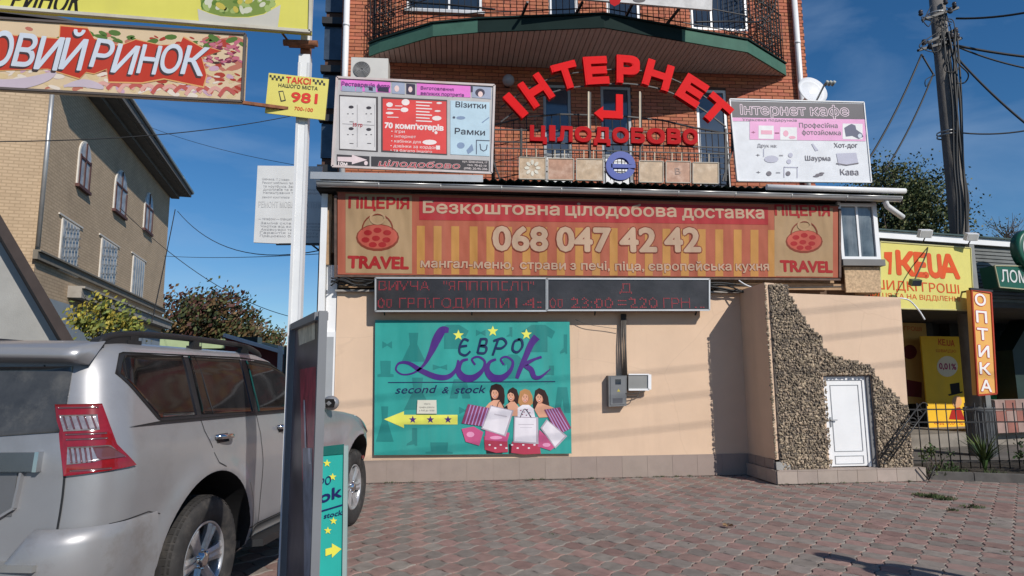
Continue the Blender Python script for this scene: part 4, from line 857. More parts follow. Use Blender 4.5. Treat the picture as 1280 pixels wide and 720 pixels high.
# --- red arched letters, arrow, lower word, blue e, six faded light boxes
PR = Plane((0, 10.12, 6)); M_red = mat('letter_red', rgb(212, 12, 18), .65, spec=.15, var=.05, stain=.1, stain_col=(.3, .03, .03)); M_redd = mat('letter_red_dark', rgb(176, 8, 18), .65, spec=.15, var=.06)
arch = thing('arched_letter_sign', tuple(PR.at(770, 183)), 'big red letters in an arch above a smaller red word with a bent red arrow', 'sign')
def letter(ch, base, angle, h, w, mt, ext=.09, bold=.075, name='letter'):
    """base: lower-left pixel of the letter, angle: lean in degrees (positive anticlockwise), h,w in pixels"""
    ca, sa = math.cos(R(angle)), math.sin(R(angle)); A = PR.at(*base, 0); sc = (PR.at(base[0]+10, base[1])-A).length/10
    vs, fs = text2d(ch, 0, 4); x0 = min(v[0] for v in vs); x1 = max(v[0] for v in vs); y0 = min(v[1] for v in vs); y1 = max(v[1] for v in vs)
    xd = Vector((ca, 0, sa)); yd = Vector((-sa, 0, ca)); bx_, by_ = bold*min(1, (x1-x0)), bold; tot = MB(); W0 = x1-x0+2*bx_; H0 = y1-y0+2*by_
    for k, (dx, dy) in enumerate(((-1, -1), (1, -1), (1, 1), (-1, 1), (0, 0), (-1, 0), (1, 0), (0, 1), (0, -1))):
        pts = [A + xd*((v[0]-x0+bx_+dx*bx_)/W0*w*sc) + yd*((v[1]-y0+by_+dy*by_)/H0*h*sc) for v in vs]
        bm = bmesh.new(); bv = [bm.verts.new(p) for p in pts]
        for f in fs:
            try: bm.faces.new([bv[i] for i in f])
            except ValueError: pass
        bmesh.ops.remove_doubles(bm, verts=bm.verts, dist=1e-5); r_ = bmesh.ops.extrude_face_region(bm, geom=bm.faces[:])
        for e in r_['geom']:
            if isinstance(e, bmesh.types.BMVert): e.co += PR.n*(ext+.0006*k)
        bmesh.ops.recalc_face_normals(bm, faces=bm.faces[:]); bm.verts.index_update(); tot.add([v.co.copy() for v in bm.verts], [[v.index for v in f.verts] for f in bm.faces]); bm.free()
    return tot.build(name, mt, arch)
# (letter, lower-left, lean, height, width)
for ch, base, an, h, w in (('І', (652, 151), 42, 36, 11), ('Н', (667, 139), 34, 37, 32), ('Т', (697, 117), 17, 34, 32), ('Е', (731, 109), 5, 36, 30), ('Р', (769, 106), -2, 36, 29), ('Н', (800, 107), -17, 34, 34), ('Е', (841, 121), -33, 34, 31), ('Т', (868, 140), -42, 33, 34)): letter(ch, base, an, h, w, M_red)
xw = [661, 685, 695.5, 717, 740.5, 764, 787, 807, 832, 852, 873]
for i, ch in enumerate('ЦІЛОДОБОВО'):
    w = xw[i+1]-xw[i]-2.6; drop = 4 if ch in 'ЦД' else 0
    letter(ch, (xw[i]+.6, 177+i*.55+drop), -1.4, 20+drop, w, M_redd, .06, .065)
b = MB(); ap = [(741.5, 143), (753, 134.5), (753, 139.5), (769, 140.5), (769, 119.5), (777.5, 120), (777.5, 150), (753, 149), (753, 153)]
b.slab([PR.at(x, y, .06) for x, y in ap], PR.n, .06); b.build('bent_arrow', M_red, arch)
fr = MB(); zt = PR.at(700, 128, -.02)
arc_px = bez([(626, 152), (660, 128), (700, 112), (742, 106), (785, 104), (830, 112), (872, 132), (908, 158)], 5)
for k in range(len(arc_px)-1): fr.bar(PR.at(*arc_px[k], -.02), PR.at(*arc_px[k+1], -.02), .02)
for k in range(len(arc_px)-1): fr.bar(PR.at(arc_px[k][0], arc_px[k][1]-18, -.02), PR.at(arc_px[k+1][0], arc_px[k+1][1]-18, -.02), .015)
for x in (652, 738, 801, 908): fr.bar(PR.at(x, 226, -.03), PR.at(x, 160 if x in (652, 908) else 114, -.03), .03)
for y0, y1 in ((161, 163), (176, 181), (184, 189)): fr.bar(PR.at(612, y0, -.03), PR.at(916, y1+3, -.03), .018)
for x in (612, 916):
    fr.bar(PR.at(x, 161, -.03), PR.at(x, 188, -.03), .03); fr.bar(PR.at(x, 188, -.03), PR.at(x+(14 if x < 700 else -12), 226, -.03), .025)
fr.build('frame', M_black, arch)
gr = MB()
for x in range(620, 912, 9): gr.bar(PR.at(x, 186+(x-612)*.014, -.05), PR.at(x, 224, -.05), .008)
for y in (192, 199, 206, 213): gr.bar(PR.at(616, y, -.05), PR.at(912, y+4, -.05), .008)
gr.build('wire_grid', M_black, arch, kind='stuff')
b = MB()
for x in (735.5, 799.5): b.bar(PR.at(x, 176, .01), PR.at(x, 115, .01), .025)
b.build('light_stay', mat('cream_stay', (.5, .42, .3), .6, var=.2), arch)
PE = Plane((0, 9.98, 5)); b = MB()
c0 = (776, 207)
out = [(c0[0]+18.5*math.cos(t), c0[1]+18*math.sin(t)) for t in [math.radians(a) for a in range(18, 361, 14)]]; inn = [(c0[0]+10.5*math.cos(t), c0[1]+10*math.sin(t)) for t in [math.radians(a) for a in range(18, 361, 14)]]
for i in range(len(out)-1): b.slab([PE.at(*out[i]), PE.at(*out[i+1]), PE.at(*inn[i+1]), PE.at(*inn[i])], PE.n, .08)
b.slab([PE.at(*p) for p in ((776-12, 204.5), (794.5, 205.5), (794.3, 210), (776-12, 209.5))], PE.n, .078)
e_root = b.build('letter_e_sign', mat('e_blue', rgb(58, 76, 152), .4, var=.06)); tag(e_root, 'round blue letter e sign standing on the gutter between the light boxes', 'sign')
M_lbx = mat('faded_box', rgb(178, 152, 122), .5, var=.22, vs=9, stain=.55, stain_col=(.62, .6, .52), ss=4.5); M_lb2 = mat('faded_box_pinkish', rgb(168, 124, 98), .5, var=.22, vs=9, stain=.5, stain_col=(.58, .5, .42), ss=4.5)
LBX = [(649, 682, 196.5, 223.5, 0, 'faded light box with a pale flower, leftmost of the six on the gutter'), (685, 717, 198, 224.5, 1, 'brownish faded light box, second from left on the gutter'), (720.5, 754, 198.5, 225, 0, 'pale faded light box just left of the blue letter e'), (799, 829, 201, 227.5, 0, 'cream faded light box just right of the blue letter e'), (832.5, 863, 201.5, 228, 1, 'pinkish faded light box marked with a letter B'), (866, 898, 203, 229, 0, 'grey faded light box, rightmost of the six on the gutter')]
for x0, x1, y0, y1, k, lab in LBX:
    b = MB(); q = [PE.at(x0, y1), PE.at(x1, y1+.5), PE.at(x1, y0+.6), PE.at(x0, y0)]; b.slab(q, PE.n, .07); o = b.build('light_box', M_lb2 if k else M_lbx); tag(o, lab, 'light box', 'square light boxes on the gutter')
    b = MB()
    for i in range(4): b.bar(q[i]+PE.n*.003, q[(i+1) % 4]+PE.n*.003, .014, .014, up=PE.n)
    b.build('rim', mat('boxrim', (.42, .37, .3), .6, var=.2), o)
    if x0 == 649: poly_print(PE, o, mat('flower', (.62, .58, .48), .6), [ell(665.5+7*math.cos(a), 210+7*math.sin(a), 3.2, 2, 8, rot=a) for a in [i*math.pi/4 for i in range(8)]], .006, 'printed_flower')
    if x0 == 832.5: label_print(PE, o, mat('markB', (.3, .2, .16), .6), [('B', (844, 218), (851, 218), 8)], .006)
    b = MB(); xm = (x0+x1)/2
    for dx in (-7, 5): b = MB(); b.bar(PE.at(xm+dx, y0, -.03), PE.at(xm+dx, y0-11, -.03), .014); b.build('hanger', mat('cream_stay', (.5, .42, .3), .6), o)

# --- white sign on the upper balcony
PW_ = Plane((2, 10.6, 8.5)); b = MB(); q = [PW_.at(x, y) for x, y in ((672, -6), (890, 12.5), (892, -60), (672, -75))]
tb = thing('balcony_sign', tuple(q[0]), 'pale weathered sign board with a red mark fixed across the upper balcony', 'signboard'); b.slab(q, PW_.n, .05); b.build('board', mat('pale_board', (.5, .49, .48), .6, var=.2, vs=6, stain=.3, stain_col=(.3, .24, .2)), tb)
poly_print(PW_, tb, M_redd, [[(760, -6), (778, -4), (774, 5), (768, 8), (763, 5)]], .006, 'printed_mark'); poly_print(PW_, tb, mat('inkd', (.05, .04, .05), .6), [ell(799, 0, 8, 3, 12)], .006, 'printed_mark')
b = MB()
for x, xa in ((729, 722), (793, 788), (857, 845), (660, 655)): b = MB(); b.bar(PW_.at(x, 0, -.06), (PW_.at(xa, 36).x, 11.1, 8.02), .04); b.build('strut', M_black, tb)

# --- satellite dish, air conditioner, round lamp, meter boxes, floodlights
dc = onY(1016, 113, 11.6); b = MB(); r_ = .31; ax = Vector((.12, -1, .25)).normalized()
b.lathe([(0.0, -.07), (r_*.35, -.062), (r_*.7, -.035), (r_, 0), (r_, .006), (r_*.7, -.028), (r_*.35, -.055), (0, -.063)], dc, ax, 36); ds = b.build('satellite_dish', mat('dish_white', (.62, .63, .65), .5, var=.05)); tag(ds, 'round white satellite dish rising behind the internet cafe board', 'satellite dish')
b = MB(); b.bar(dc+ax*-.06, dc+Vector((.05, .8, -.1)), .04); b.bar(dc+Vector((0, 0, -r_)), dc+ax*.35+Vector((0, 0, -.12)), .025); b.build('arm', M_metal, ds)
b = MB()
for k in range(3): b.tube([dc+ax*.33+Vector((.02+.07*k, 0, -.12)), dc+ax*.42+Vector((.02+.07*k, 0, -.10))], .028, 10)
b.build('receiver', mat('lnb', (.35, .36, .33), .5), ds)
p0 = onY(441, 98, 12.0); p1 = onY(487, 81, 12.0); b = MB(); b.bx(p0.x, p1.x, 11.75, 12.1, p0.z-.3, p1.z); ac = thing('air_conditioner', (p0.x, 12, p0.z-.3), 'cream outdoor air conditioner unit on the brick wall above the photo studio board', 'air conditioner'); b.build('casing', mat('ac_cream', (.56, .54, .5), .5, var=.06), ac)
b = MB(); b.lathe([(.001, .0), (.155, 0), (.155, .008), (.16, .008), (.16, -.004)], ((p0.x+.2), 11.745, p1.z-.24), (0, -1, 0), 24); b.build('fan_grille', mat('ac_dark', (.10, .10, .10), .6), ac)
b = MB()
for k in range(6): b.lathe([(.03+.023*k, .008), (.036+.023*k, .014), (.04+.023*k, .008)], ((p0.x+.2), 11.74, p1.z-.24), (0, -1, 0), 24)
b.build('guard_ring', mat('ac_grey', (.3, .3, .3), .5), ac)
lc = onY(635.5, 100.5, 12.2); b = MB(); b.ball(lc, .12, 18); lo = b.build('globe_lamp', mat('milky_globe', (.35, .34, .36), .15, var=.05)); tag(lo, 'unlit round glass globe lamp on the brick wall under the balcony', 'lamp'); b = MB(); b.tube([lc+Vector((0, .1, 0)), lc+Vector((0, .25, 0))], .05, 12); b.build('mount', M_black, lo)
PM = Plane((3, 10.12, 1)); q = [PM.at(x, y) for x, y in ((761, 508.5), (783, 507.5), (783.5, 469.5), (760.5, 469.5))]
mt_ = thing('meter_box', (q[0].x, 10.2, q[0].z), 'grey steel electricity meter box with a small black window on peach wall', 'meter box'); b = MB(); b.slab(q, PM.n, .13); b.build('case', mat('box_grey', (.14, .145, .15), .5, var=.1, stain=.3, stain_col=(.25, .24, .22)), mt_)
b = MB(); b.slab([PM.at(x, y, .008) for x, y in ((763, 506), (781, 505.3), (781.3, 471.5), (763, 471.5))], PM.n, .008); dd = b.build('door', mat('box_grey2', (.17, .175, .18), .45, var=.1), mt_)
b = MB(); b.slab([PM.at(x, y, .012) for x, y in ((769, 480.5), (776, 480.5), (776, 474), (769, 474))], PM.n, .004); b.build('window', M_glass, dd)
b = MB(); b.slab([PM.at(x, y, .012) for x, y in ((771, 489.5), (775, 489.5), (773, 486))], PM.n, .003); b.build('warning_mark', mat('warn', (.5, .42, .06), .6), dd)
b = MB(); b.slab([PM.at(x, y, .012) for x, y in ((766, 504), (778, 503.6), (778, 497.5), (766, 497.8))], PM.n, .004); b.build('latch_plate', mat('box_dk', (.09, .09, .10), .5), dd)
b = MB(); q = [PM.at(x, y) for x, y in ((785.5, 487), (811, 487), (811, 468), (785.5, 468))]; b.slab(q, PM.n, .1); jb = b.build('junction_box', mat('jb_grey', (.23, .23, .22), .5, var=.1)); tag(jb, 'flat grey junction box with pale rim beside the meter box', 'junction box')
b = MB(); b.bar(q[3]+PM.n*.006, q[2]+PM.n*.006, .02); b.bar(q[2]+PM.n*.006+Vector((.01, 0, 0)), q[1]+PM.n*.006+Vector((.01, 0, 0)), .05, .03, up=PM.n); b.bar(q[0]+PM.n*.006, q[1]+PM.n*.006, .03); b.build('rim', M_pvc, jb)
b = MB()
for dx, w_ in ((0, .012), (.02, .012), (.045, .016), (-.02, .01)):
    A_ = PM.at(779.5, 392, -.06)+Vector((dx, 0, 0)); B_ = PM.at(780, 470, -.02)+Vector((dx, 0, 0)); b.tube([A_, (A_+B_)/2+Vector((.012*math.sin(dx*90), 0, 0)), B_], w_, 6)
b.tube(bez([tuple(PM.at(784, 496, .0)), tuple(PM.at(795, 495, .03)), tuple(PM.at(799, 489, .01)), tuple(PM.at(797, 486, 0))], 5), .008, 5); b.tube(bez([tuple(PM.at(782, 492, .0)), tuple(PM.at(790, 492, .02)), tuple(PM.at(802, 490, .01)), tuple(PM.at(806, 487, 0))], 5), .008, 5)
tag(b.build('conduit_cable', mat('conduit', (.075, .065, .055), .6, var=.2)), 'bundle of dark cables running down the peach wall to the meter box', 'cable')
b = MB(); P_ = PM.at
b.tube(bez([tuple(P_(720, 399, -.06)), tuple(P_(735, 405, -.05)), tuple(P_(760, 409, -.06)), tuple(P_(776, 411, -.05))], 6), .005, 4); tag(b.build('thin_wire', mat('conduit', (.1, .09, .08))), 'thin loose wire sagging across the peach wall under the LED ticker', 'wire')
b = MB(); rc = random.Random(8)
for k in range(5):
    pts_ = [(-1.85+i*.18, 10.1+rc.uniform(-.05, .05), 2.98+rc.uniform(-.05, .09)) for i in range(5)]; b.tube(bez(pts_, 4), .012, 5)
tag(b.build('tangled_cable', M_cable), 'tangled black cables at the left end of the ledge beside the LED ticker', 'cable'); b = MB()
for k in range(3):
    pts_ = [(3.9+i*.2, 10.12+rc.uniform(-.04, .04), 3.0-.04*i+rc.uniform(-.03, .04)+.02*k) for i in range(5)]; b.tube(bez(pts_, 4), .014, 5)
b.tube(bez([(3.4, 10.1, 2.94), (4.2, 10.05, 3.02), (5.0, 10.1, 2.95), (6.3, 10.05, 2.96)], 6), .012, 5)
tag(b.build('tangled_cable', M_cable), 'tangled black cables lying on the ledge left of the porch corner', 'cable')
b = MB(); b.tube(bez([(4.55, 10.0, 3.05), (4.62, 9.95, 2.98), (4.72, 9.9, 2.92)], 5), .012, 5); tag(b.build('white_cable_end', M_pvc), 'short white cable end sticking out at the porch corner', 'cable')
b = MB(); b.tube(bez([(6.78, 9.4, 2.70), (6.95, 9.38, 2.66), (7.08, 9.36, 2.50), (7.16, 9.36, 2.36)], 6), .012, 5); tag(b.build('hanging_cable', M_pvc), 'white cable hanging off the right top corner of the porch', 'cable')

# --- white notice board at the left, behind the pole
PN = Plane((-2.6, 11.3, 4), 90); nb_ = sign('repair_notice_board', PN, [(317, 303), (403, 307), (403, 208), (322, 207)], .04, mat('nb_white', (.62, .62, .61), .6, var=.05), 'white phone repair notice board with grey print sticking out left of the annex', 'signboard')
ng = mat('nb_grey', (.33, .33, .34), .7)
label_print(PN, nb_, ng, [('Шевченка, 17, 2 поверх', (328, 225), (362, 226), 2.6), ('Ремонт мобільних телефонів', (328, 229.5), (378, 230.5), 2.6), ('та ноутбуків. Заміна', (329, 234), (376, 235), 2.6), ('дисплеїв та акумуляторів', (329, 238), (400, 239), 2.6), ('Налаштування техніки швидко', (329, 242), (400, 243), 2.6), ('ремонт комп’ютерів', (328, 247.5), (362, 248), 2.4), ('— телефони — планшети —', (323, 275), (372, 275.5), 3), ('Заміна скла. Прошивка', (326, 280), (400, 281), 2.6), ('Чистка від вологи та пилу', (326, 284), (400, 285), 2.6), ('Аксесуари та запчастини', (326, 288), (400, 289), 2.6), ('Гарантія на роботу', (325, 292), (398, 293), 2.6), ('Працюємо без вихідних', (325, 296), (398, 297), 2.6)], .004)
label_print(PN, nb_, ng, [('РЕМОНТ МОБІЛЬНИХ ТЕЛЕ', (323, 259), (402, 260), 7, .012)], .004)
label_print(PN, nb_, mat('nb_white', (.6, .6, .6)), [('РЕМОНТ МОБІЛЬНИХ ТЕЛЕ', (323, 259), (402, 260), 7, -.016)], .006)
b = MB(); b.bar(PN.at(345, 305, -.03), (-2.0, 11.0, PN.at(403, 309).z), .03); b.bar(PN.at(390, 306, -.03), PN.at(403, 316, -.03), .03); b.build('bracket', M_black, nb_)
# ---------------------------------------------------------------- white pole with the market boards
PQ = Plane((-1, 4.2, 3)); pb0, pb1 = PQ.at(370, 400), PQ.at(385, 60); px_ = pb0.x+(pb0.x-pb1.x)*.0
pole = thing('sign_pole', (-.99, 4.25, 0), 'white painted square steel pole with rusty bracket beside the silver car', 'pole')
b = MB(); b.bx(-1.026, -.954, 4.21, 4.282, .12, 3.66); b.build('post', M_white, pole)
b = MB(); b.bx(-1.028, -1.012, 4.206, 4.21, .2, 3.6); b.bx(-.968, -.952, 4.206, 4.21, .2, 3.6); b.build('weld_seam', mat('white_dull', (.6, .6, .6), .6, var=.1), pole)
b = MB(); b.bx(-1.12, -.88, 4.14, 4.36, 0, .12); b.build('base', mat('pole_concrete', (.25, .25, .24), .9, var=.2), pole)
b = MB(); b.bx(-1.02, -.96, 4.22, 4.28, 3.66, 3.76); b.bx(-1.09, -.925, 4.17, 4.21, 3.70, 3.73); b.tube([(-1.12, 4.18, 3.72), (-.9, 4.18, 3.72)], .022, 8); b.tube([(-1.14, 4.2, 3.8), (-1.08, 4.2, 3.72), (-.99, 4.2, 3.74)], .008, 5); b.build('rusty_bracket', M_rust, pole)
b = MB(); b.bx(-1.02, -.96, 4.22, 4.28, 3.76, 5.4); b.build('upper_post', M_white, pole)
pole2 = thing('sign_pole', (-4.3, 4.25, 0), 'second white steel pole carrying the left ends of the market boards', 'pole')
b = MB(); b.bx(-4.342, -4.258, 4.21, 4.294, .12, 5.4); b.build('post', M_white, pole2); b = MB(); b.bx(-4.43, -4.17, 4.14, 4.36, 0, .12); b.build('base', mat('pole_concrete', (.25, .25, .24)), pole2)
PK = Plane((-1, 4.10, 3)); PK.k = .1; K = lambda k, r, g_, b_, **a: vinyl('mk_'+k, tuple(c*.82 for c in rgb(r, g_, b_)), fold=.01, fs=4)
yb = sign('yellow_market_board', PK, [(-420, -23), (388, 40), (391, -120), (-420, -150)], .05, K('yellow', 226, 218, 104), 'yellow market board with black lettering and a salad bowl, topmost on the white pole', 'signboard', mat('rim_pale', (.55, .52, .42), .5, var=.15, stain=.5, stain_col=(.2, .08, .04)), .02)
label_print(PK, yb, K('ink', 34, 30, 26), [('РИНОК', (12, 11.5), (97, 18), 30, .015)], .005, skew=.2)
poly_print(PK, yb, K('leafg', 128, 150, 70), [[(247, -30), (252, 12), (262, 16), (276, 20), (292, 21), (310, 21), (330, 17), (342, 8), (352, -30)]], .003, 'printed_salad')
rk = random.Random(12)
for nm, c_, n_ in (('l1', (96, 128, 52), 26), ('l2', (168, 186, 110), 26), ('l3', (214, 214, 190), 22), ('l4', (206, 190, 84), 8)):
    poly_print(PK, yb, K(nm, *c_), [ell(rk.uniform(253, 344), rk.uniform(-20, 14), rk.uniform(3, 7), rk.uniform(2, 4.5), 9, rot=rk.uniform(0, 3)) for _ in range(n_)], {'l1': .0045, 'l2': .006, 'l3': .0085, 'l4': .011}[nm], 'printed_salad')
poly_print(PK, yb, K('bowl', 206, 202, 190), [[(247, 11), (262, 17), (276, 20.5), (292, 22), (312, 22), (330, 18), (351, 6), (347, 36), (249, 29)]], .0135, 'printed_bowl')
mk = sign('market_board', PK, [(-420, 88), (303, 127), (307, 43), (-420, -4)], .05, K('base', 226, 200, 164), 'food market board with white letters on jagged red over printed sausages and vegetables', 'signboard', mat('rim_dark', (.10, .08, .07), .6), .014)
def tiltp(x, y): return (x, y+(x-300)*.052)
for nm, c_, n_, yr, xr, sz in (('a', (196, 120, 100), 90, (45, 125), (-60, 302), (4, 13)), ('b', (222, 196, 150), 70, (88, 126), (-60, 300), (3, 10)), ('c', (176, 64, 48), 50, (50, 120), (190, 302), (3, 9)), ('d', (88, 120, 56), 40, (42, 62), (60, 305), (4, 10)), ('e', (206, 168, 186), 40, (70, 126), (20, 300), (3, 9)), ('f', (236, 222, 206), 55, (96, 126), (-60, 300), (3, 9)), ('g', (120, 44, 70), 22, (56, 84), (255, 302), (2.5, 5)), ('h', (200, 110, 130), 24, (52, 80), (250, 302), (2.5, 5)), ('i', (72, 52, 44), 16, (50, 122), (-50, 300), (2, 5))):
    ps = []
    for _ in range(n_):
        x, y = rk.uniform(*xr), rk.uniform(*yr); x, y = tiltp(x, y); rx = rk.uniform(*sz)
        if 43+(x-307)*.052+5 < y < 127+(x-303)*.052-4: ps.append(ell(x, y, rx, min(rx*rk.uniform(.25, .5), 3.6), 9, rot=rk.uniform(-.6, .6)))
    poly_print(PK, mk, K('f'+nm, *c_), ps, .003+.0016*'abcdefghi'.index(nm), 'printed_food')
for k_ in range(12):                                # sausages and fish drawn as long strokes
    x = 120+k_*14; ps = band(bez([(x, 108+k_*.6+(k_ % 3)*3), (x+9, 104+k_*.6), (x+20, 110+k_*.7)], 5), 2.4)
    poly_print(PK, mk, K('fsaus', 196, 96, 88) if k_ % 2 else K('fsaus2', 226, 170, 158), ps, .018+.0006*k_, 'printed_food')
poly_print(PK, mk, K('fish', 206, 190, 200), band(bez([(-40, 96), (0, 104), (30, 104), (60, 96), (72, 88)], 6), lambda t: 6*math.sin(math.pi*min(.98, max(.05, t)))+.5)+band(bez([(80, 108), (105, 104), (130, 110)], 5), lambda t: 5*math.sin(math.pi*max(.1, t*.9))), .026, 'printed_fish')
red = [(-60, 32), (10, 41), (18, 45), (75, 49), (76, 33), (110, 36), (118, 49), (150, 58), (170, 50), (200, 57), (225, 56), (229, 47), (256, 62), (262, 60), (276, 64), (252, 72), (258, 94), (254, 108), (205, 98), (178, 103), (136, 102), (134, 86), (118, 92), (108, 90), (100, 98), (60, 86), (0, 88), (-60, 84)]
poly_print(PK, mk, K('pale_edge', 226, 170, 110), [[(160+(x-160)*1.012, 70+(y-70)*1.06) for x, y in red]], .029, 'printed_flash'); poly_print(PK, mk, K('red', 196, 62, 44), [red], .031, 'printed_flash')
MT = [('О', (-16, 82), (12, 82.5), 40), ('В', (15, 82), (39.5, 84), 38), ('И', (43, 86), (71, 88), 38), ('Й', (74, 86), (101, 88), 36), ('Р', (112, 83), (135, 86), 33), ('И', (139, 90), (165, 93), 33), ('Н', (171, 91), (194, 93), 33), ('О', (198, 90), (223, 92), 33), ('К', (226, 92), (253, 95), 33)]
label_print(PK, mk, K('shadowprint', 74, 60, 62), [(s_, (a[0]-2, a[1]+2.5), (c[0]-2, c[1]+2.5), h, .016) for s_, a, c, h in MT], .033, skew=.1)
label_print(PK, mk, K('letters', 214, 222, 232), [(s_, a, c, h, .014) for s_, a, c, h in MT], .0355, skew=.1)
b = MB(); b.bar(PK.at(303, 128, -.05), (-1.0, 4.2, PK.at(372, 130).z), .02); b.build('mounting_bar', M_rust, mk); b = MB(); b.bar(PK.at(-420, 60, -.06), (-4.3, 4.2, PK.at(-420, 60).z), .05); b.build('mounting_bar', M_rust, mk)
PX = Plane((-1, 4.17, 3)); tx = sign('taxi_sign', PX, [(331, 141), (406, 150), (411, 99), (336, 91)], .008, mat('taxi_yellow', rgb(214, 202, 104), .5, var=.06), 'small yellow taxi sign with checkers and a red number on the white pole', 'sign')
tk = mat('taxi_ink', (.03, .03, .03), .6); tr_ = mat('taxi_red', rgb(206, 50, 36), .5)
chk = []
for x0, y0 in ((337, 93.5), (391, 99)):
    for i in range(7 if x0 < 350 else 6):
        for j in range(2):
            if (i+j) % 2 == 0: chk.append([(x0+i*2.6, y0+j*3+i*.35), (x0+i*2.6+2.6, y0+j*3+i*.35+.3), (x0+i*2.6+2.6, y0+j*3+i*.35+3.3), (x0+i*2.6, y0+j*3+i*.35+3)])
poly_print(PX, tx, tk, chk, .0015, 'printed_checker')
label_print(PX, tx, tr_, [('ТАКСІ', (357.5, 103.5), (388, 106), 7, .03), ('981', (364, 127), (396, 129.5), 11.5, .035)], .002)
label_print(PX, tx, tk, [('НАШОГО МІСТА', (348, 108.5), (397, 113), 4, .015)], .002); label_print(PX, tx, tr_, [('700-100', (368, 137.5), (391, 140), 4.2, .015)], .002)
poly_print(PX, tx, tk, [[(348, 114), (354, 113.4), (357.5, 126), (351, 127.4)], [(348, 133), (355.5, 133.8), (355, 136), (353.6, 138), (349.4, 137.6)]], .0015, 'printed_phone'); poly_print(PX, tx, mat('taxi_yellow', (1, 1, 0)), [[(349.4, 115.4), (353.6, 115), (356, 125), (352, 125.8)]], .003, 'printed_phone')

# ---------------------------------------------------------------- tall framed poster stand and the small teal banner stand
na = onY(401, 474, 2.45); fa = onY(366, 474, 3.35); zt0 = onY(401, 389, 2.45).z; zt1 = onY(366, 406, 3.35).z
dirv = Vector((fa.x-na.x, fa.y-na.y, 0)).normalized(); PA = Plane((na.x, na.y, 1), math.degrees(math.atan2(dirv.x, dirv.y)))
stand = thing('poster_stand', (na.x, na.y, 0), 'tall grey-framed poster stand seen edge-on in front of the silver car', 'poster stand')
M_frm = mat('stand_grey', (.17, .175, .185), .45, var=.08); A0 = Vector((na.x, na.y, 0)); A1 = Vector((fa.x, fa.y, 0)); Zv = Vector((0, 0, 1))
b = MB(); b.bar(A0+Zv*.02, A0+Zv*zt0, .026, .03, up=dirv.cross(Zv)); b.build('post', M_frm, stand)
b = MB(); b.bar(A1+Zv*.02, A1+Zv*zt1, .026, .05, up=dirv.cross(Zv)); b.build('post', M_frm, stand)
b = MB(); b.bar(A0+Zv*(zt0-.015)+dirv*.035, A1+Zv*(zt1-.015)-dirv*.035, .05, .03); b.build('top_rail', M_frm, stand); b = MB(); b.bar(A0+Zv*.13+dirv*.035, A1+Zv*.13-dirv*.035, .05, .03); b.build('bottom_rail', M_frm, stand)
A0i, A1i = A0+dirv*.03, A1-dirv*.03; b = MB(); b.slab([A0i+Zv*.15, A1i+Zv*.15, A1i+Zv*(zt1-.03), A0i+Zv*(zt0-.03)], PA.n, .012)
pn = b.build('poster_pane', mat('poster_dark', (.10, .07, .08), .3, var=.5, vs=6, spec=.3), stand)
for nm, c_, ps in (('red', (.5, .05, .08), [[(375, 462), (395, 458), (395, 640), (378, 600)]]), ('beige', (.75, .64, .48), [[(373, 412), (394, 402), (394, 424), (374, 432)]]), ('grey', (.3, .3, .35), [[(379, 560), (391, 560), (391, 720), (381, 720)]]), ('white', (.7, .66, .68), [[(380, 500), (382, 500), (384, 560), (382, 560)], [(386, 560), (389, 560), (390, 580), (387, 580)]])):
    poly_print(PA, pn, mat('pstr_'+nm, c_, .3, var=.45, vs=14, spec=.3), ps, {'red': .001, 'beige': .001, 'grey': .002, 'white': .003}[nm], 'print')
PS = Plane((0, 3.42, 1)); b = MB(); b.slab([PS.at(*p) for p in ((361, 406), (372, 400), (368, 726), (347, 726))], PS.n, .05); b.build('rear_leg', mat('leg_pale', (.62, .63, .66), .5, var=.08), stand)
b = MB(); b.slab([A0+Vector((-.02, -.2, .0)), A0+Vector((.25, -.2, 0)), A0+Vector((.25, .25, 0)), A0+Vector((-.02, .25, 0))], (0, 0, -1), .02); b.slab([PS.at(345, 726)*1.0+Vector((0, 0, 0))]*0 or [A1+Vector((-.2, -.1, 0)), A1+Vector((.1, -.1, 0)), A1+Vector((.1, .3, 0)), A1+Vector((-.2, .3, 0))], (0, 0, -1), .02); b.build('foot', M_frm, stand)
mb = MB(); lp_ = PS.at(347, 720); mb.bar((lp_.x+.02, 3.45, .01), (PS.at(348, 700).x+.02, 3.45, PS.at(348, 700).z), .05); mb.build('leg_foot', M_frm, stand)
PB2 = Plane((0, 3.75, 1)); Q2 = [(352, 870), (431, 866), (431, 556), (352, 566)]
zb_ = .10; q = [PB2.at(396, 700), PB2.at(430, 700), PB2.at(430, 557), PB2.at(396, 561)]; q[0].z = q[1].z = zb_
b2 = thing('teal_banner_stand', (q[1].x, 3.75, 0), 'narrow teal banner stand with a yellow arrow standing behind the poster stand', 'banner stand')
VS = lambda k, r, g_, b_: vinyl('bs_'+k, rgb(r, g_, b_), fold=.01, fs=5)
b = MB(); b.slab(q, PB2.n, .02); b.build('board', VS('teal', 44, 168, 158), b2)
b = MB(); b.slab([PB2.at(396, 570, .006), PB2.at(430, 567, .006), PB2.at(430, 555, .006), PB2.at(396, 559, .006)], PB2.n, .006); b.build('top_band', VS('dark', 20, 98, 92), b2)
b = MB(); b.bar(q[0]+Vector((0, .0, -.1)), q[3], .03); b.bar(q[1]+Vector((.012, .0, -.1)), q[2]+Vector((.012, 0, 0)), .022); b.bx(q[0].x-.02, q[0].x+.02, 3.6, 4.0, 0, .03); b.bx(q[1].x-.02, q[1].x+.02, 3.6, 4.0, 0, .03); b.build('frame', VS('edge', 150, 170, 168), b2)
label_print(PB2, b2, VS('navy', 26, 30, 90), [('РО', (400, 609), (414, 604), 9, .01), ('ok', (400, 629), (427, 620), 13, .03), ('stock', (405, 648), (428, 643), 6, .012)], .004, skew=.3)
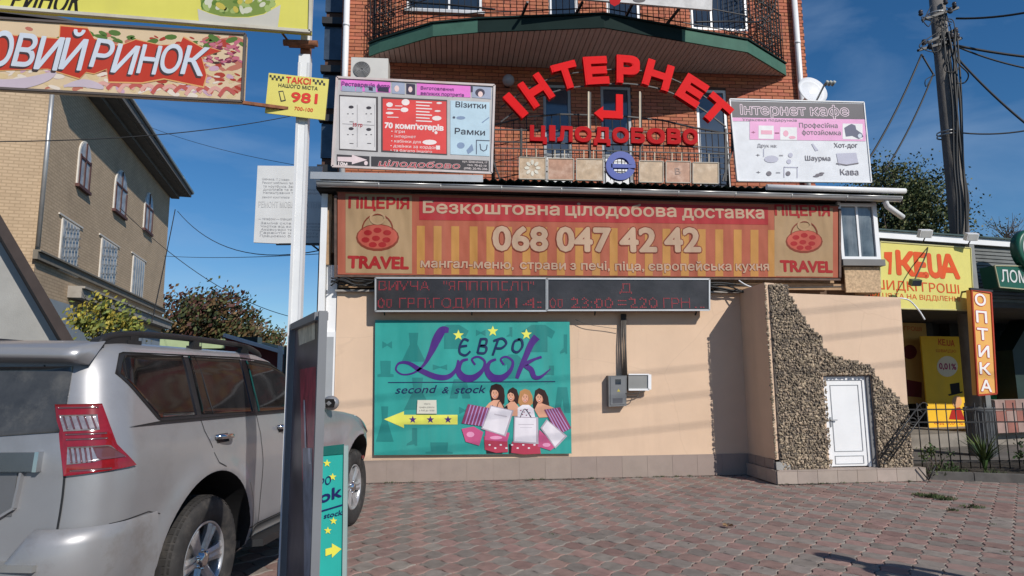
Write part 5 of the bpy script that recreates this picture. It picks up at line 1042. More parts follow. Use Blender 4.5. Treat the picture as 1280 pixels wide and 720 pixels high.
poly_print(PB2, b2, VS('navy', 26, 30, 90), [[(398, 639), (428, 630), (428, 632), (398, 641)]], .004, 'printed_line')
poly_print(PB2, b2, VS('yellow', 226, 222, 84), [star(409, 579, 5), star(416, 596, 5), star(410, 663, 5), star(417, 651, 5), [(407, 686), (415, 684), (415, 679), (427, 686), (415, 697), (415, 692), (407, 695)]], .004, 'printed_shape')

# ---------------------------------------------------------------- tan brick building across the street
M_tan = mat('tan_brick', (.55, .41, .27), .9, var=.08, vs=1.2, stain=.3, stain_col=(.22, .15, .09), ss=.4)
t = M_tan.node_tree; bt = t.nodes.new('ShaderNodeTexBrick'); mp_ = t.nodes.new('ShaderNodeMapping'); mp_.vector_type = 'POINT'; g_ = t.nodes.new('ShaderNodeNewGeometry'); sx = t.nodes.new('ShaderNodeSeparateXYZ'); cb = t.nodes.new('ShaderNodeCombineXYZ'); ad = t.nodes.new('ShaderNodeMath'); ad.operation = 'ADD'
t.links.new(g_.outputs['Position'], sx.inputs[0]); t.links.new(sx.outputs['X'], ad.inputs[0]); t.links.new(sx.outputs['Y'], ad.inputs[1]); t.links.new(ad.outputs[0], cb.inputs[0]); t.links.new(sx.outputs['Z'], cb.inputs[1]); t.links.new(cb.outputs[0], bt.inputs['Vector'])
bt.inputs['Scale'].default_value = 1.0; bt.inputs['Brick Width'].default_value = .34; bt.inputs['Row Height'].default_value = .11; bt.inputs['Mortar Size'].default_value = .02; bt.inputs['Color1'].default_value = (1, 1, 1, 1); bt.inputs['Color2'].default_value = (.9, .89, .88, 1); bt.inputs['Mortar'].default_value = (.74, .72, .7, 1)
pr_ = t.nodes['Principled BSDF']; old = pr_.inputs['Base Color'].links[0].from_socket; mm = t.nodes.new('ShaderNodeMix'); mm.data_type = 'RGBA'; mm.blend_type = 'MULTIPLY'; mm.inputs[0].default_value = 1
t.links.new(old, mm.inputs[6]); t.links.new(bt.outputs[0], mm.inputs[7]); t.links.new(mm.outputs[2], pr_.inputs['Base Color'])
C0 = onY(46, 300, 22); C0.z = 0; AZ = -11.0; TP = Plane(C0, AZ); du_ = Vector((math.sin(R(AZ)), math.cos(R(AZ)), 0)); nn_ = TP.n
L_ = (TP.at(209, 300)-C0).dot(du_); HT = TP.at(213, 234).z
tan_b = thing('tan_building', tuple(C0), 'tan brick three storey building with arched upper windows across the street', 'building')
fdir = Vector((-du_.y, du_.x, 0)).normalized() * 1.0
if fdir.x > 0: fdir = -fdir
b = MB(); q = [C0, C0+du_*L_, C0+du_*L_+fdir*14, C0+fdir*14]
b.add([p for p in q]+[p+Vector((0, 0, HT)) for p in q], [(0, 1, 5, 4), (1, 2, 6, 5), (2, 3, 7, 6), (3, 0, 4, 7), (4, 5, 6, 7)]); twall = b.build('wall', M_tan, tan_b)
def onwall(s_, z_, o_=0): return C0+du_*s_+nn_*o_+Vector((0, 0, z_))
def strip(b, s0, s1, z0, z1, o0, o1): b.slab([onwall(s0, z0, o1), onwall(s1, z0, o1), onwall(s1, z1, o1), onwall(s0, z1, o1)], nn_, o1-o0)
M_cor = mat('cornice_grey', (.20, .175, .14), .8, var=.15); M_ev = mat('eave_dark', (.14, .13, .12), .8, var=.15)
zb1 = TP.at(203, 391).z; zb2 = TP.at(206, 407).z
b = MB(); strip(b, -.2, L_+.1, zb1-.08, zb1+.16, 0, .14); strip(b, -.2, L_+.1, zb1+.16, zb1+.22, 0, .22); b.build('string_course', M_cor, tan_b)
b = MB(); strip(b, 3, L_+.3, zb2-.25, zb2+.1, 0, .45); strip(b, 3, L_+.35, zb2+.1, zb2+.18, 0, .55); b.build('entrance_ledge', mat('ledge_pale', (.33, .30, .26), .8, var=.2), tan_b)
b = MB(); strip(b, 0, L_+.02, 0, zb2-.5, 0, .06); b.build('base_wall', mat('base_blue', (.27, .31, .34), .8, var=.12, vs=1), tan_b)
b = MB(); ov = .9
b.slab([onwall(-1, HT-.25, 0), onwall(L_+.6, HT-.25, 0), onwall(L_+.6, HT-.25, ov), onwall(-1, HT-.25, ov)], (0, 0, 1), .12); strip(b, -1, L_+.6, HT-.37, HT+.18, ov, ov+.14); strip(b, -1, L_+.3, HT-.6, HT-.37, 0, .45)
strip(b, -1, L_+.4, HT-.42, HT-.37, .45, ov-.05)
b.build('eave', M_ev, tan_b)
b = MB(); q = [onwall(-1, HT+.18, ov+.14), onwall(L_+.6, HT+.18, ov+.14), onwall(L_+.6, HT+.18, 0)+fdir*14, onwall(-1, HT+.18, 0)+fdir*14]; rg = [onwall(2.5, HT+3, 0)+fdir*7, onwall(L_-2.5, HT+3, 0)+fdir*7]
b.add(q+rg, [(0, 1, 5, 4), (1, 2, 5), (2, 3, 4, 5), (3, 0, 4)]); b.build('roof', mat('roof_dark', (.07, .06, .055), .8, var=.2), tan_b)
b = MB(); b.tube([onwall(L_+.7, HT-.1, ov+.2), onwall(L_+1.0, HT-.15, .2)+nn_*.3, onwall(L_+.15, HT-.5, .1)], .07, 8); b.tube([onwall(-1, HT+.1, ov+.2), onwall(L_+.7, HT-.05, ov+.2)], .08, 8); b.build('rain_gutter', M_metal, tan_b)
b = MB(); p = TP.at(52, 200); s_ = (p-C0).dot(du_); b.tube([onwall(s_, zb1+.3, .12), onwall(s_, HT-.5, .12)], .07, 8); b.build('downpipe', M_metal, tan_b)
M_oldw = mat('old_white', (.62, .59, .54), .7, var=.1, stain=.3, stain_col=(.3, .25, .2)); M_wd = mat('win_wood', (.09, .035, .03), .7); M_tgl = mat('old_pane', (.36, .36, .36), .3, var=.5, vs=2.6, stain=.8, stain_col=(.05, .05, .05), ss=1.1)
for (xa, xb, yt, yb_, arch_) in ((88, 104.6, 169, 230, 1), (136.7, 153.7, 208, 264, 1), (176.6, 188, 238, 288, 1), (75.7, 96.3, 280, 341, 0), (127, 146, 305.5, 361, 0), (168, 181.5, 326.5, 375, 0)):
    xc = (xa+xb)/2; sa, sb = (TP.at(xa, 300)-C0).dot(du_), (TP.at(xb, 300)-C0).dot(du_); za, zc = TP.at(xc, yb_).z, TP.at(xc, yt).z; w_ = sb-sa; sm_ = (sa+sb)/2
    if arch_: w_ *= .86; sa, sb = sm_-w_/2, sm_+w_/2
    def outl(e):
        if arch_:
            r0 = w_/2+e; return [onwall(sa-e, za, .0), onwall(sb+e, za, .0)]+[onwall(sm_+r0*math.cos(a_), zc-w_/2+r0*math.sin(a_), 0) for a_ in [math.pi*i/10 for i in range(11)]]
        return [onwall(sa-e, za, 0), onwall(sb+e, za, 0), onwall(sb+e, zc+e, 0), onwall(sa-e, zc+e, 0)]
    b = MB(); b.slab([p+nn_*.05 for p in outl(.07)], nn_, .05); wn = b.build('window', M_oldw, tan_b)
    b = MB(); b.slab([p+nn_*.06 for p in outl(0)], nn_, .01); pnm = b.build('pane', M_tgl, wn)
    b = MB()
    if arch_:
        b.bar(onwall(sm_, za, .08), onwall(sm_, zc, .08), .09, .03, up=nn_); b.bar(onwall(sa, za+(zc-za)*.62, .08), onwall(sb, za+(zc-za)*.62, .08), .09, .03, up=nn_); b.bar(onwall(sa+.04, za, .08), onwall(sa+.04, zc-w_/2, .08), .1, .03, up=nn_); b.bar(onwall(sb-.04, za, .08), onwall(sb-.04, zc-w_/2, .08), .1, .03, up=nn_)
        b.build('muntin', M_wd, wn); b = MB(); strip(b, sa-.1, sb+.1, za-.12, za, 0, .14); b.build('sill', M_wd, wn)
    else:
        for k in range(5): b.bar(onwall(sa+w_*(k+.5)/5, za, .11), onwall(sa+w_*(k+.5)/5, zc, .11), .022, .02, up=nn_)
        if xa < 160:
            for k in range(5): b.bar(onwall(sa, za+(zc-za)*(k+.2)/5, .13), onwall(sb, za+(zc-za)*(k+1)/5, .13), .022, .02, up=nn_)
        b.build('grille', mat('grille_white', (.34, .33, .31), .6), wn); b = MB(); strip(b, sa-.4, sb+.4, zc+.12, zc+.18, 0, .05); b.build('lintel', M_oldw, wn); b = MB(); strip(b, sa-.15, sb+.15, za-.08, za, 0, .1); b.build('sill', M_oldw, wn)
# front return of the same building, lit, left of the downpipe
# ---------------------------------------------------------------- grey gable house at the left edge
Yg = 13.0; PG = Plane((-6, Yg, 2)); gh = thing('grey_house', tuple(PG.at(40, 440)), 'low grey rendered house with dark roof verge at the left edge', 'house'); gh.location.z = 0
e1 = PG.at(84, 416); sl_ = (PG.at(0, 272)-e1); sl_ /= abs(sl_.x)
ap_ = e1+sl_*5.2; lf = Vector((ap_.x-5.2, Yg, e1.z)); b = MB()
b.slab([(e1.x, Yg, 0), (e1.x, Yg, e1.z), tuple(ap_), tuple(lf), (lf.x, Yg, 0)], (0, -1, 0), 7); b.v = [v+Vector((-(v.y-Yg)*.75, 0, 0)) for v in b.v]; b.build('wall', mat('grey_render', (.36, .35, .325), .9, var=.12, vs=1.5, stain=.35, stain_col=(.2, .19, .17), ss=.8, bump=.004), gh)
b = MB(); nup = Vector((-sl_.z, 0, sl_.x)).normalized()*-1
if nup.z < 0: nup = -nup
e0 = e1-sl_*.45
for (p, q) in ((e0, ap_), (ap_, lf+Vector((-.45, 0, -.6)))):
    d_ = (q-p).normalized(); nu = Vector((-d_.z, 0, d_.x)); nu = nu if nu.z > 0 else -nu
    b.slab([p+Vector((0, -.35, 0)), q+Vector((0, -.35, 0)), q+Vector((0, -.35, 0))+nu*.18, p+Vector((0, -.35, 0))+nu*.18], (0, -1, 0), 7.7)
b.v = [v+Vector((-max(0, v.y-Yg)*.75, 0, 0)) for v in b.v]; b.build('roof', mat('verge_brown', (.055, .04, .035), .8, var=.2), gh)
b = MB(); pw = PG.at(77, 424); b.bx(e1.x-.32, e1.x-.02, Yg-.03, Yg, .2, 2.25); b.build('side_window', M_dark, gh)

# ---------------------------------------------------------------- trees
def crown(name, mts, parent, blobs, n, size, rnd, world=True, hole=.0):
    mb = MB(); tot = sum(w for *_, w in blobs)
    for (c, rx, ry, rz_, w) in blobs:
        k = int(n*w/tot)
        nclump = max(8, k//45); cl = []
        for _ in range(nclump):
            d = Vector((rnd.gauss(0, 1), rnd.gauss(0, 1), rnd.gauss(0, 1))).normalized()*(rnd.random()**.30); cl.append((Vector((c[0]+d.x*rx, c[1]+d.y*ry, c[2]+d.z*rz_)), rnd.uniform(.6, 1.4), rnd.choice(range(len(mts)))))
        for _ in range(k):
            cc, cs_, mi = rnd.choice(cl); sp = min(rx, rz_)*.26*cs_
            p = cc+Vector((rnd.gauss(0, sp), rnd.gauss(0, sp), rnd.gauss(0, sp*.8)))
            a = Vector((rnd.uniform(-1, 1), rnd.uniform(-1, 1), rnd.uniform(-.7, .7))).normalized(); u_ = a.orthogonal().normalized(); v_ = a.cross(u_); s_ = size*rnd.uniform(.5, 1.3)
            mb.add([p-u_*s_*.5, p-v_*s_*.28, p+u_*s_*.5, p+v_*s_*.28], [(0, 1, 2, 3)], mi if rnd.random() < .75 else rnd.randrange(len(mts)))
    return mb.build(name, mts, parent)
def limb(mb, p, q, r0, r1, rnd, k=5):
    p, q = Vector(p), Vector(q); L_ = (q-p).length; pts = [p+(q-p)*i/k+(Vector((rnd.uniform(-1, 1), rnd.uniform(-1, 1), 0))*L_*.04 if 0 < i < k else Vector((0, 0, 0))) for i in range(k+1)]; mb.tube(pts, r0, 7, r1=r1); return pts
M_bark = mat('bark', (.09, .07, .055), .9, var=.3, vs=6, bump=.01, bs=20)
def leafm(k, c): return mat('leaf_'+k, c, .6, var=.25, vs=3, perpiece=.3, spec=.3)
def tree(label, base, blobs, mts, n, size, seed, trunk_r=.2, fork=.45, group=None):
    rnd = random.Random(seed); t = thing('tree', base, label, 'tree', group); mb = MB(); top = Vector(blobs[0][0]); fk = Vector(base)+(top-Vector(base))*fork
    limb(mb, base, fk, trunk_r, trunk_r*.7, rnd)
    for (c, rx, ry, rz_, w) in blobs:
        for _ in range(4):
            d = Vector((rnd.uniform(-1, 1)*rx*.7, rnd.uniform(-1, 1)*ry*.7, rnd.uniform(-.3, .8)*rz_)); pts = limb(mb, fk, Vector(c)+d, trunk_r*.5, trunk_r*.08, rnd)
            for _ in range(3): q0 = rnd.choice(pts[2:]); limb(mb, q0, q0+Vector((rnd.uniform(-1, 1)*rx*.5, rnd.uniform(-1, 1)*ry*.5, rnd.uniform(0, .6)*rz_)), trunk_r*.15, trunk_r*.03, rnd, 3)
    mb.build('trunk', M_bark, t); crown('crown', mts, t, blobs, n, size, rnd); return t
lr_ = [leafm('maroon', (.10, .045, .035)), leafm('olive', (.075, .085, .03)), leafm('brown', (.13, .08, .035)), leafm('dkgreen', (.03, .045, .02))]
Yt = 48; f_ = lambda x, y, Y=Yt: tuple(onY(x, y, Y))
c1 = f_(232, 405); c2 = f_(272, 400); c3 = f_(300, 420); sc_ = 52/FPX
tree('rounded dark maroon and green tree behind the green shop', (c2[0], Yt, 0), [(c2, 2.6, 2.6, 1.9, 3), (c1, 2.1, 2.2, 1.9, 2), ((c2[0]-1, Yt, c2[2]-1.6), 4.0, 2.5, 1.5, 2)], lr_, 9000, .34, 31)
c4 = f_(330, 424, 50); tree('smaller sparse reddish tree right of the rounded dark tree', (c4[0], 50, 0), [(c4, 1.9, 1.6, 1.2, 2), (f_(312, 425, 50), 1.5, 1.5, 1.1, 1)], [leafm('rust', (.17, .09, .045)), leafm('tan', (.2, .15, .09)), lr_[1]], 2400, .28, 33, .15)
c5 = f_(140, 408, 18); tree('yellow-green autumn bush growing against the tan building', (c5[0], 18, 0), [(c5, .6, .55, .6, 2), (f_(118, 398, 18), .45, .5, .6, 1), (f_(158, 412, 18), .3, .3, .3, .6), ((c5[0], 18, c5[2]-.9), .7, .6, .8, 1)], [leafm('yell', (.36, .30, .05)), leafm('ylgreen', (.19, .22, .05)), leafm('green', (.06, .09, .025))], 2600, .13, 35, .06)
# ---------------------------------------------------------------- green shop, red hut, far fence
Yh = 26; f = lambda x, y, Y=Yh: onY(x, y, Y)
gs = thing('green_shop', (f(250, 440).x, Yh, 0), 'low green shop with a pale green fascia behind the silver car', 'kiosk')
a_, c_ = f(200, 424), f(325, 421); b = MB(); b.bx(a_.x, c_.x, Yh+.3, Yh+5, 0, a_.z-.1); b.build('wall', mat('shop_dkgreen', (.03, .06, .05), .5, var=.2), gs)
b = MB(); s0, s1 = f(200, 424), f(286, 422); b.bx(s0.x, s1.x, Yh, Yh+.3, s0.z-.35, s0.z); fs_ = b.build('fascia_sign', mat('fascia_lime', (.40, .50, .28), .6, var=.08), gs)
PH = Plane((0, Yh-.01, 2)); label_print(PH, gs, mat('fascia_ink', (.06, .10, .05)), [('ПРОДУКТОВИЙ ЦЕНТР', (242, 427), (283, 427), 3)], .01)
b = MB(); s2 = f(325, 421); b.bx(s1.x+.02, s2.x, Yh-.3, Yh+.3, s0.z-.75, s0.z+.06); b.build('dark_box_sign', mat('shop_box', (.012, .035, .03), .35), gs)
for k in range(6):
    b = MB(); xa = f(214+k*12, 432); b.bx(xa.x, xa.x+.28, Yh+.27, Yh+.3, 1.9, a_.z-.5); b.build('window', mat('shop_win', (.4, .42, .42), .3), gs)
hut = thing('red_hut', (f(335, 440).x, 24, 0), 'small dark red hut with a white roof edge right of the green shop', 'hut')
h0, h1 = onY(318, 431, 24), onY(354, 442, 24); b = MB(); b.slab([(h0.x-1, 24, 0), (h1.x, 24, 0), tuple(h1), tuple(h0), (h0.x-1, 24, h0.z+.3)], (0, -1, 0), 4); b.build('wall', mat('hut_red', (.16, .03, .025), .8, var=.15), hut)
b = MB(); b.bar(h0+Vector((-1, -.1, .33)), h1+Vector((.1, -.1, .02)), .3, .12); b.build('roof_edge', M_pvc, hut)
wp = onY(349.5, 450, 20); b = MB(); b.bx(wp.x-.06, wp.x+.06, 20, 20.1, 0, onY(349, 432, 20).z); tag(b.build('white_post', M_white), 'thin white post standing right of the red hut', 'post')
b = MB(); b.bx(wp.x+.12, wp.x+2.2, 20.0, 20.06, 0, onY(349, 433, 20).z); tag(b.build('green_board_fence', mat('fence_green', (.03, .05, .045), .6, var=.2)), 'dark green board fence beside the thin white post', 'fence')
# far horizon: tree line and low walls so the ground does not end in the open
rnd = random.Random(77); ml = MB()
# ---------------------------------------------------------------- overhead wires
def wire(p, q, sag, r, label, name='overhead_wire', group=None):
    p, q = Vector(p), Vector(q); mb = MB(); mb.tube([p+(q-p)*t+Vector((0, 0, -sag*4*t*(1-t))) for t in [i/16 for i in range(17)]], r, 5); return tag(mb.build(name, M_cable), label, 'wire', group)
a = lambda x, y, Y: tuple(onY(x, y, Y))
wire(a(-20, 177, 13), a(395, 138, 20), .25, .012, 'long black wire crossing the sky below the market board')
wire(a(222, 264, 30), a(405, 312, 16), .8, .014, 'black wire sagging from the tan building to the notice board')
wire(a(205, 320, 34), a(405, 317, 20), .1, .012, 'thin straight wire crossing low over the tan building')
wire(a(150, 260, 21), a(360, 395, 24), .5, .012, 'thin wire slanting down over the rounded dark tree')
wire(a(165, 150, 24), a(405, 212, 16), .2, .007, 'faint thin wire below the taxi sign')
wire(a(219, 262, 30), a(190, 402, 22), .1, .02, 'thick cable dropping along the corner of the tan building')
# wires that run over the forecourt out of view and draw faint lines on the wall and pavers
for k, (p, q, t_) in enumerate((((716, 476, 0), (886, 458, 0), 12.5), ((716, 512, 0), (886, 492, 0), 12.5), ((716, 548, 0), (886, 530, 0), 12.5))):
    A_, B_ = onY(p[0], p[1], 10.25)+SUN*t_, onY(q[0], q[1], 10.25)+SUN*t_; d_ = (B_-A_).normalized()
    wire(A_-d_*9, B_+d_*9, .0, .011, ('upper', 'middle', 'lower')[k]+' of the three street wires passing overhead out of view', group='street wires overhead')
# ---------------------------------------------------------------- the silver car; local frame: X forward, Y left, Z up, origin under the rear axle
cA = onZ(253, 781, 0); cB = onZ(443.5, 655.5, 0); cd_ = (cB-cA).normalized(); cn_ = Vector((cd_.y, -cd_.x, 0))
car = thing('parked_car', tuple(cA-cn_*.935), 'dusty silver four-wheel-drive car with black roof rails parked nose to the annex', 'car', rz=math.atan2(cd_.y, cd_.x))
M_paint = mat('silver_paint', (.30, .30, .31), .33, .35, var=.05, vs=2.5, coat=.35, stain=.5, stain_col=(.17, .155, .14), ss=1.6, spec=.5)
M_cgl = mat('car_glass', (.014, .013, .013), .05, var=.5, vs=5, spec=.28)
M_rub = mat('rubber', (.028, .026, .025), .8, var=.3, vs=12, stain=.6, stain_col=(.13, .11, .09), ss=6)
M_trim = mat('black_trim', (.015, .015, .016), .5, var=.15)
M_chr = mat('chrome', (.62, .62, .63), .12, 1.0, var=.05)
M_rim = mat('alloy', (.5, .5, .51), .3, .6, var=.12, vs=20, stain=.3, stain_col=(.15, .13, .11), ss=10)
M_lred = mat('lamp_red', (.22, .010, .014), .1, var=.15, vs=30, coat=.6); M_lclr = mat('lamp_clear', (.36, .32, .32), .1, .5, var=.3, vs=30, coat=.6); M_ldk = mat('lamp_dark', (.12, .05, .055), .12, var=.2, coat=.6)
WB = 2.86
# table: z, half width, rear s, front s, rear corner radius, front corner radius
CT = [(.28, .80, -.90, 3.30, .2, .5), (.36, .90, -1.02, 3.52, .24, .55), (.50, .945, -1.06, 3.62, .25, .6), (.66, .955, -1.06, 3.66, .25, .6), (.80, .965, -1.055, 3.66, .25, .6), (.95, .970, -1.045, 3.62, .26, .62), (1.04, .966, -1.04, 3.52, .26, .62), (1.10, .958, -1.04, 3.40, .26, .62), (1.15, .950, -1.035, 3.20, .26, .6), (1.19, .942, -1.03, 2.85, .26, .5), (1.225, .934, -1.025, 2.35, .26, .3), (1.26, .925, -1.02, 2.05, .25, .25), (1.32, .908, -1.0, 1.96, .25, .25), (1.45, .868, -.965, 1.70, .25, .25), (1.58, .830, -.93, 1.42, .25, .25), (1.67, .798, -.90, 1.22, .25, .25), (1.715, .755, -.87, 1.08, .25, .25), (1.735, .69, -.80, .96, .25, .25), (1.745, .58, -.68, .84, .25, .25), (1.75, .40, -.4, .6, .2, .2)]
def lerp_ct(z):
    if z <= CT[0][0]: return CT[0][1:]
    for i in range(len(CT)-1):
        a, b = CT[i], CT[i+1]
        if a[0] <= z <= b[0]: t = (z-a[0])/(b[0]-a[0]); return tuple(a[k]+(b[k]-a[k])*t for k in range(1, 6))
    return CT[-1][1:]
def flare(s, z):
    f = 0
    for sc_ in (-.02, WB):
        r = math.hypot(s-sc_, z-.39); f = max(f, .028*math.exp(-((r-.56)/.075)**2) if z < 1.05 else 0)
    crease = .006*math.exp(-((z-1.12)/.03)**2) if s < 3 else 0
    return f+crease
def half(z, n_side=100, n_c=10, n_e=8):
    """right-hand half outline at height z, from rear centre to front centre, as (s, lateral)"""
    w, sr, sf, rr, rf = lerp_ct(z); out = []
    for i in range(n_e): out.append((sr-.035*(1-(i/n_e)**2)*(1 if z > .3 else 0), (w-rr)*i/n_e))
    for i in range(n_c): t = math.pi/2*i/n_c; out.append((sr+rr-rr*math.cos(t), w-rr+rr*math.sin(t)))
    for i in range(n_side): s = sr+rr+(sf-rf-sr-rr)*i/n_side; out.append((s, w+flare(s, z)))
    for i in range(n_c): t = math.pi/2*i/n_c; out.append((sf-rf+rf*math.sin(t), w-rf+rf*math.cos(t)))
    for i in range(n_e+1): out.append((sf+.05*(1-(1-i/n_e)**2), (w-rf)*(1-i/n_e)))
    return out
zs_ = []
for i in range(len(CT)-1):
    a, b = CT[i][0], CT[i+1][0]; k = max(1, int((b-a)/.035))
    zs_ += [a+(b-a)*j/k for j in range(k)]
zs_.append(CT[-1][0])
def carbody():
    vs = []; fs = []; rings = []
    for z in zs_:
        h = half(z); ring = [(s, -l, z) for s, l in h]+[(s, l, z) for s, l in h[-2:0:-1]]; rings.append(len(ring)); vs += ring
    n = rings[0]
    for i in range(len(zs_)-1):
        for j in range(n): fs.append((i*n+j, (i+1)*n+j, (i+1)*n+(j+1) % n, i*n+(j+1) % n))
    fs.append(tuple(range(n))); fs.append(tuple(range((len(zs_)-1)*n, len(zs_)*n))[::-1])
    me = bpy.data.meshes.new('body'); me.from_pydata(vs, [], fs)
    bm = bmesh.new(); bm.from_mesh(me); bmesh.ops.recalc_face_normals(bm, faces=bm.faces[:]); bm.to_mesh(me); bm.free()
    o = bpy.data.objects.new('body', me); COL.objects.link(o)
    cut = MB()
    for s_ in (-.03, WB):
        for sd in (-1, 1):
            prof = [(s_+.545*math.cos(a)*(1.0), .385+.555*math.sin(a)) for a in [math.pi*i/30 for i in range(31)]]; prof = [(p[0], max(p[1], .385)) for p in prof]
            prof = [(s_+.545, .1)]+prof+[(s_-.545, .1)]
            k = len(prof); y0, y1 = sd*.55, sd*1.2
            cut.add([(p[0], y0, p[1]) for p in prof]+[(p[0], y1, p[1]) for p in prof], [tuple(range(k)), tuple(range(2*k-1, k-1, -1))]+[(i, i+k, (i+1) % k+k, (i+1) % k) for i in range(k)])
    cme = bpy.data.meshes.new('c'); cme.from_pydata([tuple(v) for v in cut.v], [], cut.f); bm = bmesh.new(); bm.from_mesh(cme); bmesh.ops.recalc_face_normals(bm, faces=bm.faces[:]); bm.to_mesh(cme); bm.free()
    co = bpy.data.objects.new('c', cme); COL.objects.link(co)
    md = o.modifiers.new('b', 'BOOLEAN'); md.object = co; md.operation = 'DIFFERENCE'; md.solver = 'EXACT'
    dg = bpy.context.evaluated_depsgraph_get(); me2 = bpy.data.meshes.new_from_object(o.evaluated_get(dg)); o.modifiers.clear(); o.data = me2
    bpy.data.objects.remove(co); me2.materials.clear(); me2.materials.append(M_paint); me2.materials.append(M_trim)
    for p in me2.polygons:
        c = p.center; inner = abs(c.y) < .90 and c.z < .96 and any(abs(c.x-s_) < .56 for s_ in (-.03, WB)) and abs(c.y) > .5
        p.material_index = 1 if inner or c.z < .3 else 0; p.use_smooth = True
    me2.shade_smooth() if hasattr(me2, 'shade_smooth') else None
    try: me2.set_sharp_from_angle(angle=R(38))
    except Exception: pass
    o.parent = car; return o
body = carbody()
def wrap(a, z, off=0.0, side=1):
    """point on the right flank; a = forward position, and, behind the rear corner, distance measured round it"""
    w, sr, sf, rr, rf = lerp_ct(z); a0 = sr+rr
    if a >= a0: s, l, nx, ny = a, w+flare(a, z), 0, 1
    else:
        d = a0-a; t = d/rr
        if t <= math.pi/2: s, l, nx, ny = sr+rr-rr*math.sin(t), w-rr+rr*math.cos(t), -math.sin(t), math.cos(t)
        else:
            l = w-rr-(d-rr*math.pi/2); s, nx, ny = sr-.035*(1-min(1, abs(l)/(w-rr))**2), -1, 0
    if a > sf-rf:
        t = min((a-(sf-rf))/rf, math.pi/2); s, l, nx, ny = sf-rf+rf*math.sin(t), w-rf+rf*math.cos(t), math.sin(t), math.cos(t)
    return Vector((s+nx*off, -side*(l+ny*off), z))
def patch(mb, poly, off, th=0.0, step=.03, side=1, m=0, shift=0.0):
    """polygon in (a, z) laid on the flank as a fine grid clipped to its outline"""
    a0, a1 = min(p[0] for p in poly), max(p[0] for p in poly); k = max(2, int((a1-a0)/step))
    cols = []
    for i in range(k+1):
        a = a0+(a1-a0)*(i/k); a_ = min(max(a, a0+1e-4), a1-1e-4); zz = []
        for j in range(len(poly)):
            p, q = poly[j], poly[(j+1) % len(poly)]
            if (p[0] > a_) != (q[0] > a_): zz.append(p[1]+(q[1]-p[1])*(a_-p[0])/(q[0]-p[0]))
        zz.sort(); cols.append((a, zz[0], zz[-1]) if len(zz) >= 2 else (a, poly[0][1], poly[0][1]))
    rows = max(2, int(max(c[2]-c[1] for c in cols)/step)); vs = []
    for a, zl, zh in cols:
        for j in range(rows+1): vs.append(wrap(a, zl+(zh-zl)*j/rows, off, side))
    n = rows+1; fs = [(i*n+j, (i+1)*n+j, (i+1)*n+j+1, i*n+j+1) for i in range(k) for j in range(rows)]
    b0 = len(vs)
    if th > 0:
        vs2 = []
        for a, zl, zh in cols:
            for j in range(rows+1): vs2.append(wrap(a, zl+(zh-zl)*j/rows, off-th, side))
        rim_ = [i*n for i in range(k+1)]+[k*n+j for j in range(1, n)]+[i*n+n-1 for i in range(k-1, -1, -1)]+[j for j in range(n-2, 0, -1)]
        vs += vs2; fs += [(rim_[i], rim_[(i+1) % len(rim_)], rim_[(i+1) % len(rim_)]+b0, rim_[i]+b0) for i in range(len(rim_))]
    mb.add(vs, fs, m, True)
def cpart(name, poly, mt, off, th=.01, side=1, step=.03, parent=None):
    mb = MB(); patch(mb, poly, off, th, step, side); return mb.build(name, mt, parent or car, world=False)
def seam(pts, w=.007, side=1, mb=None, off=.0025):
    own = mb is None; mb = mb or MB(); P = []
    for i in range(len(pts)-1):
        k = max(1, int(math.hypot(pts[i+1][0]-pts[i][0], pts[i+1][1]-pts[i][1])/.03)); P += [(pts[i][0]+(pts[i+1][0]-pts[i][0])*j/k, pts[i][1]+(pts[i+1][1]-pts[i][1])*j/k) for j in range(k)]
    P.append(pts[-1])
    for i in range(len(P)-1):
        dx, dz = P[i+1][0]-P[i][0], P[i+1][1]-P[i][1]; l = math.hypot(dx, dz) or 1; nx, nz = -dz/l*w/2, dx/l*w/2
        mb.add([wrap(P[i][0]-nx, P[i][1]-nz, off, side), wrap(P[i+1][0]-nx, P[i+1][1]-nz, off, side), wrap(P[i+1][0]+nx, P[i+1][1]+nz, off, side), wrap(P[i][0]+nx, P[i][1]+nz, off, side)], [(0, 1, 2, 3)], 0, True)
    return mb

